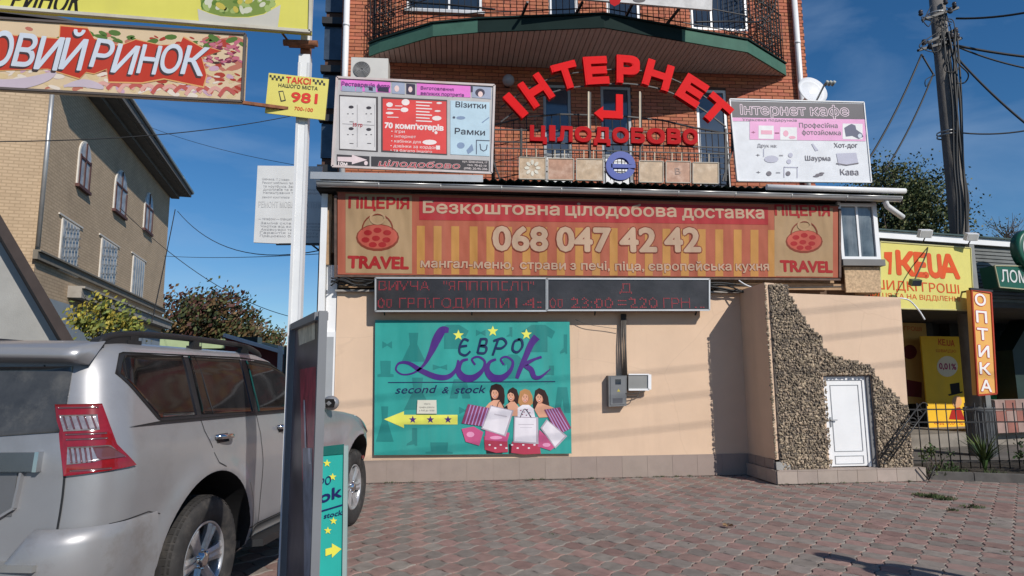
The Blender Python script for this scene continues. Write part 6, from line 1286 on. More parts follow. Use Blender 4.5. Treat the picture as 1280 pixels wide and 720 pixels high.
side_done = []
for sd in (1, -1):
    P = lambda name, poly, mt, off, th=.01, **k: cpart(name, poly, mt, off, th, side=sd, **k)
    # black surround then panes
    P('window_surround', [(-.80, 1.555), (-.735, 1.675), (.60, 1.69), (1.02, 1.665), (1.27, 1.60), (1.80, 1.32), (1.86, 1.262), (-.545, 1.285)], M_trim, .0035, .004)
    P('side_window', [(-.772, 1.555), (-.72, 1.655), (-.165, 1.672), (-.165, 1.303), (-.53, 1.305)], M_cgl, .007, .004)
    P('side_window', [(-.11, 1.672), (.555, 1.672), (.555, 1.29), (-.11, 1.303)], M_cgl, .007, .004)
    P('side_window', [(.64, 1.668), (1.02, 1.64), (1.25, 1.58), (1.74, 1.31), (1.74, 1.275), (.64, 1.285)], M_cgl, .007, .004)
    mb = MB(); patch(mb, [(-.035, 1.668), (-.02, 1.668), (.02, 1.30), (.005, 1.30)], .009, .003, side=sd); mb.build('window_divider', M_trim, car, world=False)
    mb = MB(); patch(mb, [(-.80, 1.272), (1.84, 1.25), (1.84, 1.262), (-.545, 1.286)], .008, .004, side=sd); mb.build('belt_strip', M_trim, car, world=False)
    # tail lamp: red, clear, red, clear, red, dark
    L0 = cpart('tail_lamp', [(-1.118, 1.398), (-.905, 1.398), (-.925, 1.33), (-.93, 1.245), (-.90, 1.20), (-.868, 1.155), (-.80, 1.075), (-1.128, 1.05), (-1.112, 1.2)], M_lred, .016, .02, side=sd, step=.015)
    for nm, poly, mt in (('clear_lens', [(-1.105, 1.345), (-.945, 1.345), (-.952, 1.268), (-1.105, 1.265)], M_lclr), ('clear_lens', [(-1.105, 1.19), (-.925, 1.19), (-.885, 1.142), (-1.0, 1.112), (-1.112, 1.105)], M_lclr), ('dark_lens', [(-1.0, 1.185), (-.93, 1.185), (-.86, 1.125), (-.985, 1.12)], M_ldk)):
        mb = MB(); patch(mb, poly, .0185 if nm != 'dark_lens' else .0205, .004, .012, sd); mb.build(nm, mt, L0, world=False)
    for z0, z1, a0_, a1_ in ((1.275, 1.338, -1.10, -.955), (1.112, 1.183, -1.10, -1.0)):
        for k in range(5):
            a_ = a0_+(a1_-a0_)*(k+.5)/5; mb = MB(); patch(mb, [(a_-.004, z0), (a_-.004, z1), (a_+.004, z1), (a_+.004, z0)], .0215, .003, .01, sd); mb.build('lens_rib', M_ldk, L0, world=False)
    for z_ in (1.225, 1.38, 1.075, 1.25): mb = MB(); patch(mb, [(-1.10, z_-.004), (-1.10, z_+.004), (-.93, z_+.004), (-.93, z_-.004)], .0195, .003, .01, sd); mb.build('lens_line', M_ldk, L0, world=False)
    # seams: tailgate edge, doors, fuel flap
    mb = MB()
    seam([(-1.125, 1.60), (-1.13, 1.41)], .01, sd, mb); seam([(-1.13, 1.05), (-1.142, .88), (-1.15, .80), (-1.138, .68)], .011, sd, mb)
    seam([(-.135, 1.29), (-.11, 1.20), (-.05, 1.10), (0.0, .99), (.08, .955)], .006, sd, mb); seam([(.45, .80), (.52, .66), (.53, .47)], .006, sd, mb)
    seam([(.60, 1.29), (.615, 1.1), (.655, .9), (.665, .47)], .007, sd, mb); seam([(1.80, 1.26), (1.83, 1.1), (1.82, .7), (1.80, .47)], .007, sd, mb); seam([(.50, .475), (1.85, .48)], .008, sd, mb)
    seam([(1.95, 1.255), (2.3, 1.225), (2.9, 1.19), (3.2, 1.14)], .007, sd, mb)
    seam([(-.93, .80), (-.66, .81), (-.56, .78)], .005, sd, mb)
    mb.build('panel_gap', M_trim, car, world=False)
    # door handles
    for s_ in (0.10, 1.0):
        mb = MB(); z_ = 1.145; pts_ = bez([tuple(wrap(s_-.10, z_+.005, .004, sd)), tuple(wrap(s_-.07, z_+.006, .04, sd)), tuple(wrap(s_+.03, z_+.002, .045, sd)), tuple(wrap(s_+.09, z_-.002, .004, sd))], 6); mb.tube(pts_, .017, 8); h_ = mb.build('door_handle', M_chr, car, world=False)
        mb = MB(); patch(mb, [(s_-.085, z_-.035), (s_-.085, z_+.02), (s_+.06, z_+.02), (s_+.06, z_-.035)], .003, .002, .02, sd); mb.build('handle_recess', M_ldk if False else M_trim, h_, world=False)
    # sill and running board
    mb = MB(); patch(mb, [(.55, .40), (.55, .47), (2.25, .47), (2.25, .40)], .012, .02, .05, sd); mb.build('sill', mat('sill_paint', (.16, .155, .15), .5, .3, stain=.5, stain_col=(.12, .10, .08)), car, world=False)
    mb = MB(); mb.slab([Vector((.58, -sd*1.03, .385)), Vector((2.2, -sd*1.03, .385)), Vector((2.25, -sd*.86, .385)), Vector((.5, -sd*.86, .385))], (0, 0, 1), .05); mb.build('running_board', M_trim, car, world=False)
    # roof rail
    mb = MB(); ry = -sd*.70
    mb.tube(bez([(-.80, ry*1.02, 1.70), (-.74, ry, 1.755), (-.45, ry, 1.79), (.1, ry, 1.797), (.75, ry, 1.785), (1.0, ry, 1.745), (1.06, ry, 1.71)], 6), .021, 8)
    for s_ in (-.52, .12, .78): mb.bar((s_-.06, ry, 1.735), (s_+.06, ry, 1.735), .04, .03); mb.bar((s_, ry, 1.715), (s_, ry, 1.79), .07, .035, up=(0, 1, 0))
    mb.build('roof_rail', M_trim, car, world=False)
    mb = MB(); mb.slab([Vector((-.84, ry*1.02, 1.69)), Vector((-.48, ry*1.02, 1.71)), Vector((-.48, ry*1.02, 1.80)), Vector((-.66, ry*1.02, 1.79)), Vector((-.80, ry*1.02, 1.745))], (0, -sd, 0), .05); mb.build('rail_foot', M_trim, car, world=False)
    # mirror
    mb = MB(); mc = Vector((1.96, -sd*.985, 1.30)); mb.ball(mc, (.06, .08, .07), 16); mb.bar(mc-Vector((0, -sd*.02, .03)), Vector((1.88, -sd*.90, 1.29)), .05); mi = mb.build('mirror', M_paint, car, world=False)
    mb = MB(); mb.slab([mc+Vector((-.056, a, b)) for a, b in ((-.05, -.04), (.05, -.04), (.06, .01), (.045, .04), (-.045, .04), (-.06, .01))], (-1, 0, 0), .01); mb.build('mirror_glass', M_cgl, mi, world=False)
    # headlight and front flank
    cpart('headlight', [(2.92, 1.135), (3.05, 1.15), (3.3, 1.06), (3.55, 1.0), (3.55, .88), (3.25, .93), (3.0, 1.02)], mat('headlamp', (.45, .46, .47), .06, .3, var=.3, vs=20, coat=.8), .014, .02, side=sd)
    cpart('side_marker', [(3.0, .66), (3.06, .66), (3.06, .70), (3.0, .70)], M_lred, .008, .008, side=sd)
    # mud flap
    for s_ in (-.56, WB-.56):
        mb = MB(); mb.box((s_+.03, -sd*.86, .36), (.02, .22, .26)); mb.build('mud_flap', M_rub, car, world=False)
    # inner arch
# wheels: tyre, rim, spokes, hub, nuts
def make_wheel():
    t = bpy.data.objects.new('wheel', None); COL.objects.link(t); t.parent = car
    Rr, Ri, wd = .39, .235, .25
    mb = MB(); prof = [(Ri-.004, .02), (Ri+.012, -.002), (Ri+.04, -.012), (.32, -.016), (.345, -.012), (.368, .0), (.382, .018), (Rr, .045), (Rr, wd-.045), (.37, wd), (Ri, wd), (Ri-.004, .02)]
    mb.lathe(prof, (0, 0, 0), (0, 1, 0), 56)
    for k in range(56):                            # tread blocks
        a = 2*math.pi*k/56; rot = Matrix.Rotation(-a, 3, 'Y')
        for yy in (.055, .125, .195): mb.box(rot @ Vector((Rr, yy, 0)), (.004, .05, .034), rot)
        mb.box(rot @ Vector((.380, .022, 0)), (.005, .03, .03), rot)
    mb.build('tyre', M_rub, t, world=False)
    mb = MB(); mb.lathe([(Ri, .012), (Ri-.006, .006), (Ri-.016, .008), (Ri-.022, .03), (Ri-.035, .10), (Ri-.04, .2)], (0, 0, 0), (0, 1, 0), 56); mb.lathe([(.0, .15), (Ri-.04, .15)], (0, 0, 0), (0, 1, 0), 24, 1)
    mb.build('rim', [M_rim, M_trim], t, world=False)
    mb = MB(); mb.lathe([(0, .05), (.16, .05), (.16, .12)], (0, 0, 0), (0, 1, 0), 32); mb.build('brake_disc', mat('brake', (.10, .09, .085), .5, .6), t, world=False)
    for k in range(6):
        a = 2*math.pi*k/6+.26; mb = MB()
        prof = [(.055, .040, .024), (.10, .040, .018), (.16, .046, .010), (.205, .058, .008), (.222, .070, .014)]
        vs = []
        for r_, hw, dep in prof:
            for x_, y_ in ((-hw, dep+.012), (-hw*.45, dep), (0, dep+.008), (hw*.45, dep), (hw, dep+.012), (hw*.9, dep+.04), (-hw*.9, dep+.04)):
                vs.append(Vector((r_*math.cos(a)-x_*math.sin(a), y_, r_*math.sin(a)+x_*math.cos(a))))
        n = 7; mb.add(vs, [(i*n+j, i*n+(j+1) % n, (i+1)*n+(j+1) % n, (i+1)*n+j) for i in range(4) for j in range(n)], 0, False); mb.build('spoke', M_rim, t, world=False)
    mb = MB(); mb.lathe([(0, .0), (.035, .0), (.044, .006), (.048, .03), (.062, .034), (.066, .05)], (0, 0, 0), (0, 1, 0), 28); mb.build('hub_cap', M_chr, t, world=False)
    mb = MB()
    for k in range(6): a = 2*math.pi*k/6-.26; mb.lathe([(0, .012), (.009, .014), (.011, .04)], (.056*math.cos(a), 0, .056*math.sin(a)), (0, 1, 0), 8)
    mb.build('wheel_nut', M_chr, t, world=False, kind='stuff')
    return t
w0 = make_wheel(); w0.location = (0, -.935, .39); w0.rotation_euler = (0, .2, 0)
for (x_, y_, rz_) in ((WB, -.935, 0), (0, .935, math.pi), (WB, .935, math.pi)):
    c = copy_tree(w0, car); c.location = (x_, y_, .39); c.rotation_euler = (0, random.uniform(0, 1), rz_)
mb = MB(); mb.tube([(0, -.8, .39), (0, .8, .39)], .05, 8); mb.tube([(WB, -.8, .39), (WB, .8, .39)], .05, 8); mb.bx(-.6, 3.2, -.55, .55, .28, .34); mb.build('chassis', M_trim, car, world=False)
# rear: glass, spoiler, chrome bar, plate recess and plate, bumper, lower lamp
AC = lambda z: (lambda p: p[1]+p[3]-p[3]*math.pi/2-(p[0]-p[3]))(lerp_ct(z))
def across(a, z): return 2*AC(z)-a
cpart('rear_glass', [(-1.118, 1.262), (-.982, 1.592), (across(-.982, 1.592), 1.592), (across(-1.118, 1.262), 1.262), (-1.75, 1.225)], mat('rear_glass', (.05, .05, .048), .18, var=.3, vs=9, stain=.6, stain_col=(.16, .15, .13), ss=5, spec=.8), .006, .008)
mb = MB(); vs = []
for i in range(21):
    t = i/20*2-1; y_ = t*.74; bow = .05*(1-t*t)
    vs += [(-.79, y_, 1.73+.012*(1-t*t)), (-.95-bow, y_*1.0, 1.69+.015*(1-t*t)), (-1.01-bow, y_, 1.648+.015*(1-t*t)), (-.99-bow, y_, 1.622+.012*(1-t*t)), (-.90, y_, 1.60)]
mb.add(vs, [(i*5+j, i*5+j+1, (i+1)*5+j+1, (i+1)*5+j) for i in range(20) for j in range(4)]+[tuple(range(5))[::-1], tuple(100+k for k in range(5))], 0, True); mb.build('spoiler', M_paint, car, world=False)
mb = MB(); mb.box((-1.04, 0, 1.63), (.02, .3, .014)); mb.build('brake_light', M_lred, car, world=False)
def rbar(name, mt, y0, y1, z0, z1, off, th, k=16, slant=0.0):
    mb = MB(); vs = []
    for i in range(k+1):
        y_ = y0+(y1-y0)*i/k
        for z_ in (z0, z1):
            p = lerp_ct(z_); l = abs(y_); w_ = p[0]-p[3]; s_ = p[1]-.035*(1-min(1, l/w_)**2)
            vs += [(s_-off, -y_, z_+slant*y_), (s_-off+th, -y_, z_+slant*y_)]
    fs = []
    for i in range(k): a = i*4; b = a+4; fs += [(a, b, b+2, a+2), (a+2, b+2, b+3, a+3), (a+3, b+3, b+1, a+1), (a+1, b+1, b, a)]
    fs += [(0, 2, 3, 1), (k*4, k*4+1, k*4+3, k*4+2)]; mb.add(vs, fs); return mb.build(name, mt, car, world=False)
rbar('tailgate_garnish', mat('garnish', (.20, .20, .205), .25, .8, var=.1), -.15, .63, 1.075, 1.165, .03, .03)
rbar('garnish_cap', M_chr, .625, .645, 1.072, 1.168, .034, .034, 2)
rr_ = rbar('number_recess', mat('recess_paint', (.20, .20, .205), .4, .5, var=.06), -.35, .53, .86, 1.065, .004, .01)
pts_ = [(.56, 1.068), (.545, .90), (.40, .81), (0, .79)]; mb = MB()
for i in range(3):
    (y0, z0), (y1, z1) = pts_[i], pts_[i+1]; f3 = lambda y_, z_: Vector((lerp_ct(z_)[1]-.035*(1-min(1, abs(y_)/.7)**2)-.008, -y_, z_)); mb.bar(f3(y0, z0), f3(y1, z1), .012, .03, up=(1, 0, 0))
mb.build('recess_edge', M_paint, car, world=False)
mb = MB(); f4 = lambda y_, z_: Vector((-1.112, -y_, z_)); mb.slab([f4(-.30, .90), f4(.24, .90), f4(.24, 1.01), f4(-.30, 1.01)], (-1, 0, 0), .012); mb.build('number_plate', mat('plate_white', (.6, .6, .6), .5, stain=.4, stain_col=(.3, .27, .22)), car, world=False)
# gap under the tailgate and the wrap-round bumper
mb = MB(); mb.add([(-1.135, y_, z_) for y_, z_ in ((-.72, .66), (.72, .66), (.72, .70), (-.72, .70))], [(0, 1, 2, 3)]); 
vs = []; k = 40; secs = []
def bump_sec(u):                                   # u from 0 (right flank, behind the arch) to 1 (left flank)
    zt_ = .80 if u < .26 or u > .74 else .80-.17*min(1, min(u-.26, .74-u)/.03)
    out = []
    for (z_, o_) in ((.29, -.02), (.34, .035), (.46, .05), (.58, .055), (zt_-.07, .052), (zt_-.02, .035), (zt_, .004)): out.append((z_, o_))
    return out
amin = -.59
for i in range(k+1):
    u = i/k; row_ = []
    for z_, o_ in bump_sec(u):
        a_tot = 2*AC(max(z_, .4)); half_ = u*2 if u <= .5 else (1-u)*2; ac = AC(max(z_, .4)); a_ = amin+(ac-amin)*half_
        ex = max(0, min(1, (half_-.18)/.25)); p = wrap(a_, max(z_, .36), (o_ if o_ > 0 else o_)*(.28+1.1*ex)+.004, 1 if u <= .5 else -1); row_.append((p.x, p.y, z_))
    vs += row_
n = 7; mb.v = []; mb.f = []; mb.m = []; mb.sm = []
mb.add(vs, [(i*n+j, i*n+j+1, (i+1)*n+j+1, (i+1)*n+j) for i in range(k) for j in range(n-1)], 0, True); bmp = mb.build('bumper', mat('bumper_paint', (.295, .293, .30), .4, .3, var=.06, coat=.4, stain=.8, stain_col=(.15, .115, .085), ss=2.6), car, world=False)
mb = MB(); mb.slab([Vector((-1.16, -.74, .655)), Vector((-1.16, .74, .655)), Vector((-.9, .74, .655)), Vector((-.9, -.74, .655))], (0, 0, 1), .03); mb.build('bumper_step', mat('step_plate', (.30, .30, .29), .5, .3, var=.15), bmp, world=False)
mb = MB()
for i in range(10):
    half_ = .37+.2*i/9; q_ = []
    for z_ in (.50, .575):
        a_ = amin+(AC(z_)-amin)*half_; ex = max(0, min(1, (half_-.18)/.25)); p = wrap(a_, z_, .052*(.28+1.1*ex)+.012, 1); q_.append(p)
    if i: mb.add([prev_[0], q_[0], q_[1], prev_[1]], [(0, 1, 2, 3)])
    prev_ = q_
mb.build('reflector', M_lred, bmp, world=False)
# windscreen and front grille, seen when stepping aside
mb = MB(); ws = []
for z_ in (1.27, 1.4, 1.53, 1.66, 1.715):
    p = lerp_ct(z_)
    for i in range(11): t = i/10*2-1; ws.append((p[2]+.055*(1-t*t)+.006, t*(p[0]-.13), z_))
mb.add(ws, [(i*11+j, i*11+j+1, (i+1)*11+j+1, (i+1)*11+j) for i in range(4) for j in range(10)], 0, True); mb.build('windscreen', M_cgl, car, world=False)
mb = MB(); mb.bx(3.60, 3.735, -.45, .45, .74, 1.0); gr_ = mb.build('grille', M_trim, car, world=False)
for k in range(6): mb = MB(); mb.bx(3.735, 3.75, -.42+k*.15, -.37+k*.15, .75, .99); mb.build('grille_bar', M_chr, gr_, world=False)
# ---------------------------------------------------------------- kiosk row at the right
KZ = 78.0
PKs = Plane(onY(1103, 345, 11.0), KZ); ku = PKs.u; kn = PKs.n
M_kv = lambda k, r, g_, b_: vinyl('kl_'+k, rgb(r, g_, b_), fold=.006, fs=4)
kl = sign('yellow_loan_sign', PKs, [(1100, 385), (1217, 388), (1213, 310), (1100, 302)], .14, M_kv('yellow', 206, 197, 112), 'big yellow loan shop sign with orange letters right of the plywood panel', 'signboard', mat('rim_yellow', (.5, .46, .2), .5), .02)
KO = M_kv('orange', 206, 82, 38)
label_print(PKs, kl, KO, [('К', (1122, 342), (1143, 344), 26, .05), ('Е', (1145, 344.5), (1158, 345.5), 26, .05), ('.', (1155, 345.5), (1160, 346), 26, .05), ('U', (1162, 345.5), (1177, 346.5), 27, .05), ('А', (1176, 346.5), (1199, 347.5), 26, .05)], .005)
poly_print(PKs, kl, KO, [[(1105, 315), (1115, 315), (1114, 343), (1110, 343), (1111, 328), (1105, 322)]], .005, 'emblem')
label_print(PKs, kl, KO, [('ШИДКІ ГРОШІ', (1093, 361), (1199, 367), 11, .004)], .005); label_print(PKs, kl, KO, [('СПІВПРАЦЯ ТА НА ВІДДІЛЕННІ', (1060, 370), (1200, 377), 6, .0)], .005)
kios = thing('kiosk_row', tuple(onY(1180, 560, 12.6)), 'dark low kiosk row with white roof edge behind the iron fence at right', 'building'); kios.location.z = 0
K0 = onY(1080, 440, 11.25); K0.z = 0
def kp(s_, z_, o_=0.0): return K0+ku*s_-kn*o_*1.0+Vector((0, 0, z_))      # o_ = metres behind the front line
def kbox(b, s0, s1, z0, z1, o0, o1): b.slab([kp(s0, z0, o0), kp(s1, z0, o0), kp(s1, z1, o0), kp(s0, z1, o0)], kn, (o1-o0))
def kpx(x, y, o_=0.0):                             # photo pixel to (along, height) on a plane o_ behind the front line
    p = Plane(K0-kn*o_, KZ).at(x, y); return ((p-K0).dot(ku), p.z)
b = MB(); M_ks = mat('kiosk_dark', (.035, .038, .036), .7, var=.3, vs=2)
kbox(b, -.2, 9, 0, 3.3, 3.6, 5.5); b.build('wall', M_ks, kios)
b = MB(); kbox(b, -.2, 9, 2.85, 2.95, .1, 3.6); b.build('awning_soffit', mat('kiosk_soffit', (.06, .055, .05), .8, var=.2), kios)
zt = kpx(1240, 303, .3)[1]
b = MB(); kbox(b, -.2, 9, zt-.08, zt+.06, .25, .33); b.build('roof_edge', M_pvc, kios)
b = MB(); kbox(b, -.2, 9, 2.95, zt-.08, .36, .5); fascia = b.build('fascia', mat('kiosk_fascia', (.12, .125, .12), .5, var=.15), kios)
z_ = 3.0
while z_ < zt-.12:
    b = MB(); kbox(b, 1.0, 9, z_, z_+.055, .335, .36); b.build('siding_slat', mat('siding', (.17, .175, .165), .5, var=.2), fascia); z_ += .075
b = MB(); kbox(b, -.2, 9, zt+.06, zt+.09, .2, 5.5); b.build('roof', M_roofing, kios)
b = MB(); kbox(b, -.2, 9, 0, .32, 1.2, 3.6); b.build('podium', mat('podium_pale', (.24, .21, .175), .85, var=.2, stain=.4, stain_col=(.2, .16, .12), ss=1), kios)
def kposter(name, x0, x1, y0, y1, o_, mt, label=None, parent=None):
    a_, c_ = kpx(x0, y1, o_), kpx(x1, y0, o_); b = MB(); kbox(b, a_[0], c_[0], a_[1], c_[1], o_, o_+.03); o = b.build(name, mt, parent); 
    return o, Plane(K0-kn*o_, KZ)
for x0, x1 in ((1158, 1164), (1202, 1212), (1240, 1246)):
    a_, c_ = kpx(x0, 560, 3.3), kpx(x1, 390, 3.3); b = MB(); kbox(b, a_[0], c_[0], .3, 2.85, 3.3, 3.58); b.build('pillar', mat('pillar_dk', (.05, .05, .05), .6), kios)
o, pp1 = kposter('beige_poster', 1127, 1157, 404, 505, 3.1, M_kv('beige', 214, 176, 106)); tag(o, 'dim beige loan poster with a round emblem on the kiosk wall beside the porch', 'poster')
poly_print(pp1, o, M_kv('maroon', 120, 56, 60), [ell(1137, 440, 9, 9), [(1131, 474), (1152, 478), (1152, 497), (1131, 495)]], .004); label_print(pp1, o, KO, [('ГРОШІ', (1130, 413), (1152, 414), 5)], .004)
o2, pp2 = kposter('yellow_poster', 1163, 1208, 421, 551, 2.6, M_kv('postyel', 236, 186, 50)); tag(o2, 'tall yellow loan poster with a cartoon gentleman stand behind the iron fence', 'poster')
label_print(pp2, o2, KO, [('КЕ.UА', (1173, 431), (1193, 433), 7, .03), ('ШВИДКІ', (1170, 440), (1195, 441), 3.5)], .004); poly_print(pp2, o2, M_kv('pale', 226, 208, 178), [ell(1184, 458, 13, 13, 20)], .004)
label_print(pp2, o2, M_kv('magenta', 170, 40, 90), [('0,01%', (1174, 461), (1195, 462), 7, .03)], .006)
poly_print(pp2, o2, M_kv('plainblk', 30, 22, 18), [[(1187, 480), (1199, 478), (1200, 490), (1189, 493)], [(1185, 493), (1203, 489), (1203, 491), (1186, 495)]], .004); poly_print(pp2, o2, M_kv('skin', 214, 160, 116), [ell(1196, 502, 6, 7.5)], .005); poly_print(pp2, o2, M_kv('red', 170, 40, 30), [[(1190, 511), (1200, 509), (1206, 525), (1186, 524)]], .006)
label_print(pp2, o2, KO, [('від 0,01%', (1168, 530), (1204, 531), 4), ('на день', (1170, 540), (1200, 541), 4)], .004)
# vertical optician sign, leaning
PO = Plane(K0+kn*.55, KZ); vo = sign('vertical_optician_sign', PO, [(1222, 494), (1245, 492), (1238, 366), (1214, 362)], .1, M_kv('optyel', 222, 168, 92), 'narrow vertical orange optician sign with white letters hanging over the waste bin', 'sign', mat('rim_redor', rgb(176, 60, 30), .5), .03)
vl = []
for i, ch in enumerate('ОПТИКА'):
    y = 380+i*21.5; x = 1219+i*1.45; vl.append((ch, (x, y+1), (x+13, y+2.2), 13))
label_print(PO, vo, M_kv('optred', 196, 40, 40), [v+(.07,) for v in vl], .005); label_print(PO, vo, M_kv('optwhite', 230, 226, 220), [v+(.03,) for v in vl], .008)
b = MB(); b.bar(PO.at(1212, 361), PO.at(1240, 364), .04, .04); b.bar(PO.at(1218, 363), K0+ku*(PO.at(1218, 363)-K0).dot(ku)-kn*.5+Vector((0, 0, PO.at(1218, 363).z)), .03); b.build('hanger', M_black, vo)
# green pawnshop signs
PG2 = Plane(K0+kn*.4, KZ); gsn = sign('green_pawnshop_sign', PG2, [(1249, 359), (1400, 372), (1400, 335), (1243, 332)], .3, mat('pawn_green', rgb(24, 84, 66), .4, var=.08), 'dark green pawnshop box sign with white letters at the right edge', 'sign', mat('rim_gold', (.35, .33, .2), .5), .02)
label_print(PG2, gsn, mat('pawn_white', (.62, .62, .6)), [('ЛОМ', (1252, 352), (1284, 354), 14, .01), ('БАРД', (1288, 354), (1330, 357), 14, .01)], .006)
cc = PG2.at(1285, 313); b = MB(); b.lathe([(0, .12), (.36, .12), (.40, .10), (.40, -.06), (0, -.06)], cc, kn, 40); rs_ = b.build('round_green_sign', mat('pawn_green', (.02, .1, .06))); tag(rs_, 'round green and white sign standing above the pawnshop sign at the right edge', 'sign')
b = MB(); b.lathe([(.20, .125), (.31, .125), (.31, .128), (.20, .128), (.20, .125)], cc, kn, 40); b.build('ring', mat('pawn_white', (.6, .6, .6)), rs_)
b = MB(); b.bar(cc+Vector((0, 0, -.38)), cc+Vector((0, 0, -.75)), .14); b.build('stem', mat('pawn_navy', (.02, .04, .05), .5), rs_)
o3, pp3 = kposter('green_service_poster', 1240, 1276, 436, 522, 2.6, M_kv('svc', 60, 180, 130)); tag(o3, 'green poster with white diamond, phone and washing machine pictures behind the fence', 'poster')
poly_print(pp3, o3, M_kv('svcl', 130, 210, 150), [ell(1253, 470, 9, 10), ell(1258, 498, 9, 10)], .004); poly_print(pp3, o3, M_kv('svcw', 206, 214, 206), [[(1245, 439), (1262, 439), (1253, 449)], [(1249, 461), (1257, 461), (1258, 478), (1250, 478)], [(1251, 490), (1264, 490), (1264, 505), (1252, 505)]], .006); poly_print(pp3, o3, M_kv('svc', 60, 180, 130), [[(1251, 464), (1255.6, 464), (1256, 475), (1251.6, 475)], ell(1258, 498.5, 4, 4, 12)], .008)
o4, pp4 = kposter('dark_service_board', 1246, 1300, 396, 430, 3.0, mat('dkboard', (.02, .035, .035), .3)); tag(o4, 'unlit dark shop window board above the green service poster', 'signboard'); label_print(pp4, o4, mat('dkprint', (.09, .13, .12), .4), [('КРЕДИТИ', (1250, 406), (1292, 408), 6), ('СЬОГОДНІ', (1250, 420), (1292, 422), 6)], .005)
b = MB(); a_ = kpx(1266, 440, 1.9); c_ = kpx(1400, 440, 1.9); b.slab([kp(a_[0], .9, 1.9), kp(c_[0], .9, 1.9), kp(c_[0], 2.84, 1.9), kp(a_[0]+.7, 2.84, 1.9), kp(a_[0]+.0, 2.1, 1.9)], kn, .5); b.build('dark_green_shutter', mat('dkgreen', (.008, .025, .02), .6, var=.3), kios)
a_ = kpx(1243, 560, 1.1); b = MB(); kbox(b, a_[0], a_[0]+2.5, .3, 1.0, 1.0, 1.2); rw = b.build('low_wall', M_grout, kios)
for k in range(6):
    for j in range(3): b = MB(); kbox(b, a_[0]+.005+k*.3, a_[0]+.29+k*.3, .31+j*.23, .53+j*.23, .985, 1.0); b.build('tile', mat('wall_redtile' if (k+j) % 2 else 'wall_redtile2', (.26, .10, .075) if (k+j) % 2 else (.30, .2, .17), .7, var=.2), rw)
# floodlights on brackets
for (x, y, w_, lab, mt) in ((1156, 292, 15, 'white floodlight tilted up above the yellow loan sign', M_pvc), (1214, 296, 14, 'pale camera-shaped floodlight on the post right of the yellow sign', M_pvc), (1144, 353, 12, 'grey green floodlight hanging in front of the yellow sign', mat('flood_green', (.10, .14, .07), .5))):
    yy = 10.7 if y > 340 else 11.2; p = onY(x, y, yy); q = onY(x+w_, y, yy); w2 = (q-p).length; rt = Matrix.Rotation(R(25), 3, 'X'); b = MB(); b.box(p, (w2, .09, w2*.62), rt); b.box(p+Vector((0, .06, 0)), (w2*.7, .06, w2*.4), rt); fl = b.build('floodlight', mt); tag(fl, lab, 'floodlight', 'floodlights on the loan sign')
    b = MB(); b.box(p+rt @ Vector((0, -.047, 0)), (w2*.86, .004, w2*.5), rt); b.build('lens', mat('flood_lens', (.5, .5, .48), .2) if y < 340 else M_glass, fl)
    b = MB(); r1 = PKs.at(x+ (22 if y > 340 else 2), 305, -.1); pts_ = bez([tuple(p+Vector((0, .05, 0))), tuple((p+r1)/2+Vector((0, -.1, .1))), tuple(r1)], 6); b.tube(pts_, .012, 6); b.build('bracket_arm', M_black, fl)
b = MB(); p0, p1 = PKs.at(1222, 388), PKs.at(1217, 305); b.bx(p1.x-.05, p1.x+.05, p1.y+.05, p1.y+.15, 0, p1.z); tag(b.build('steel_post', mat('steel_post', (.22, .22, .21), .5, .3)), 'thin grey steel post at the right end of the yellow loan sign', 'post')
# waste bin
wb = onZ(1230, 573, 0.0); sc_w = (onZ(1245, 573, 0)-wb).length
b = MB(); b.lathe([(.001, .02), (.20, .02), (.22, .05), (.235, .85), (.25, .86), (.25, .93), (.22, .93), (.215, .5), (0, .5)], wb+Vector((0, 0, 0)), (0, 0, 1), 28); bn = b.build('waste_bin', mat('bin_grey', (.11, .115, .12), .5, var=.2, stain=.3, stain_col=(.2, .19, .17))); tag(bn, 'tall grey round waste bin under the vertical optician sign', 'bin')
b = MB()
for k in range(24): a = 2*math.pi*k/24; b.bar(wb+Vector((.222*math.cos(a), .222*math.sin(a), .08)), wb+Vector((.237*math.cos(a), .237*math.sin(a), .84)), .012)
b.build('rib', mat('bin_grey', (.1, .1, .1)), bn, kind='stuff')
# concrete utility pole with its fittings and wires
ub = Vector((onY(1201, 305, 13.4).x, 13.4, 0)); ut = onY(1172, 0, 13.4); b = MB(); b.tube([(ub.x, ub.y, 0), (ub.x-.0, ub.y, 4), (ut.x, ub.y, ut.z+2.5)], .24, 20, r1=.145)
up_ = thing('utility_pole', tuple(ub), 'weathered concrete utility pole crowded with insulators and loose wires', 'pole'); b.build('shaft', mat('pole_conc', (.17, .155, .14), .9, var=.2, vs=4, bump=.006, stain=.4, stain_col=(.08, .075, .075), ss=1.5, streak=True), up_)
def UPX(x, y, o_=-.2): return onY(x, y, 13.4+o_)
b = MB()
for y, w_ in ((17, 28), (55, 34), (45, 20)): b = MB(); b.bar(UPX(1178-w_*.9, y+8, -.2), UPX(1178+w_*.7, y-7, -.2), .06, .05); b.build('crossarm', M_black, up_)
for y in (163, 167, 50, 14): b = MB(); p = UPX(1176+y*.1, y, -.2); b.lathe([(.20, 0), (.215, .0), (.215, .03), (.20, .03)], (p.x, 13.4, p.z), (0, 0, 1), 20); b.build('steel_band', M_metal, up_)
ins = mat('insulator', (.05, .04, .04), .25, var=.3)
for (x, y) in ((1151, 18), (1155, 55), (1163, 60), (1182, 4), (1193, 8), (1195, 40), (1188, 15), (1190, 47), (1197, 47)):
    p = UPX(x, y, -.25); b = MB(); b.lathe([(0, .10), (.035, .10), (.05, .06), (.035, .04), (.055, 0), (.03, -.03), (0, -.03)], p, (0, 0, 1), 12); b.build('insulator', ins, up_)
b = MB(); ru = random.Random(19)
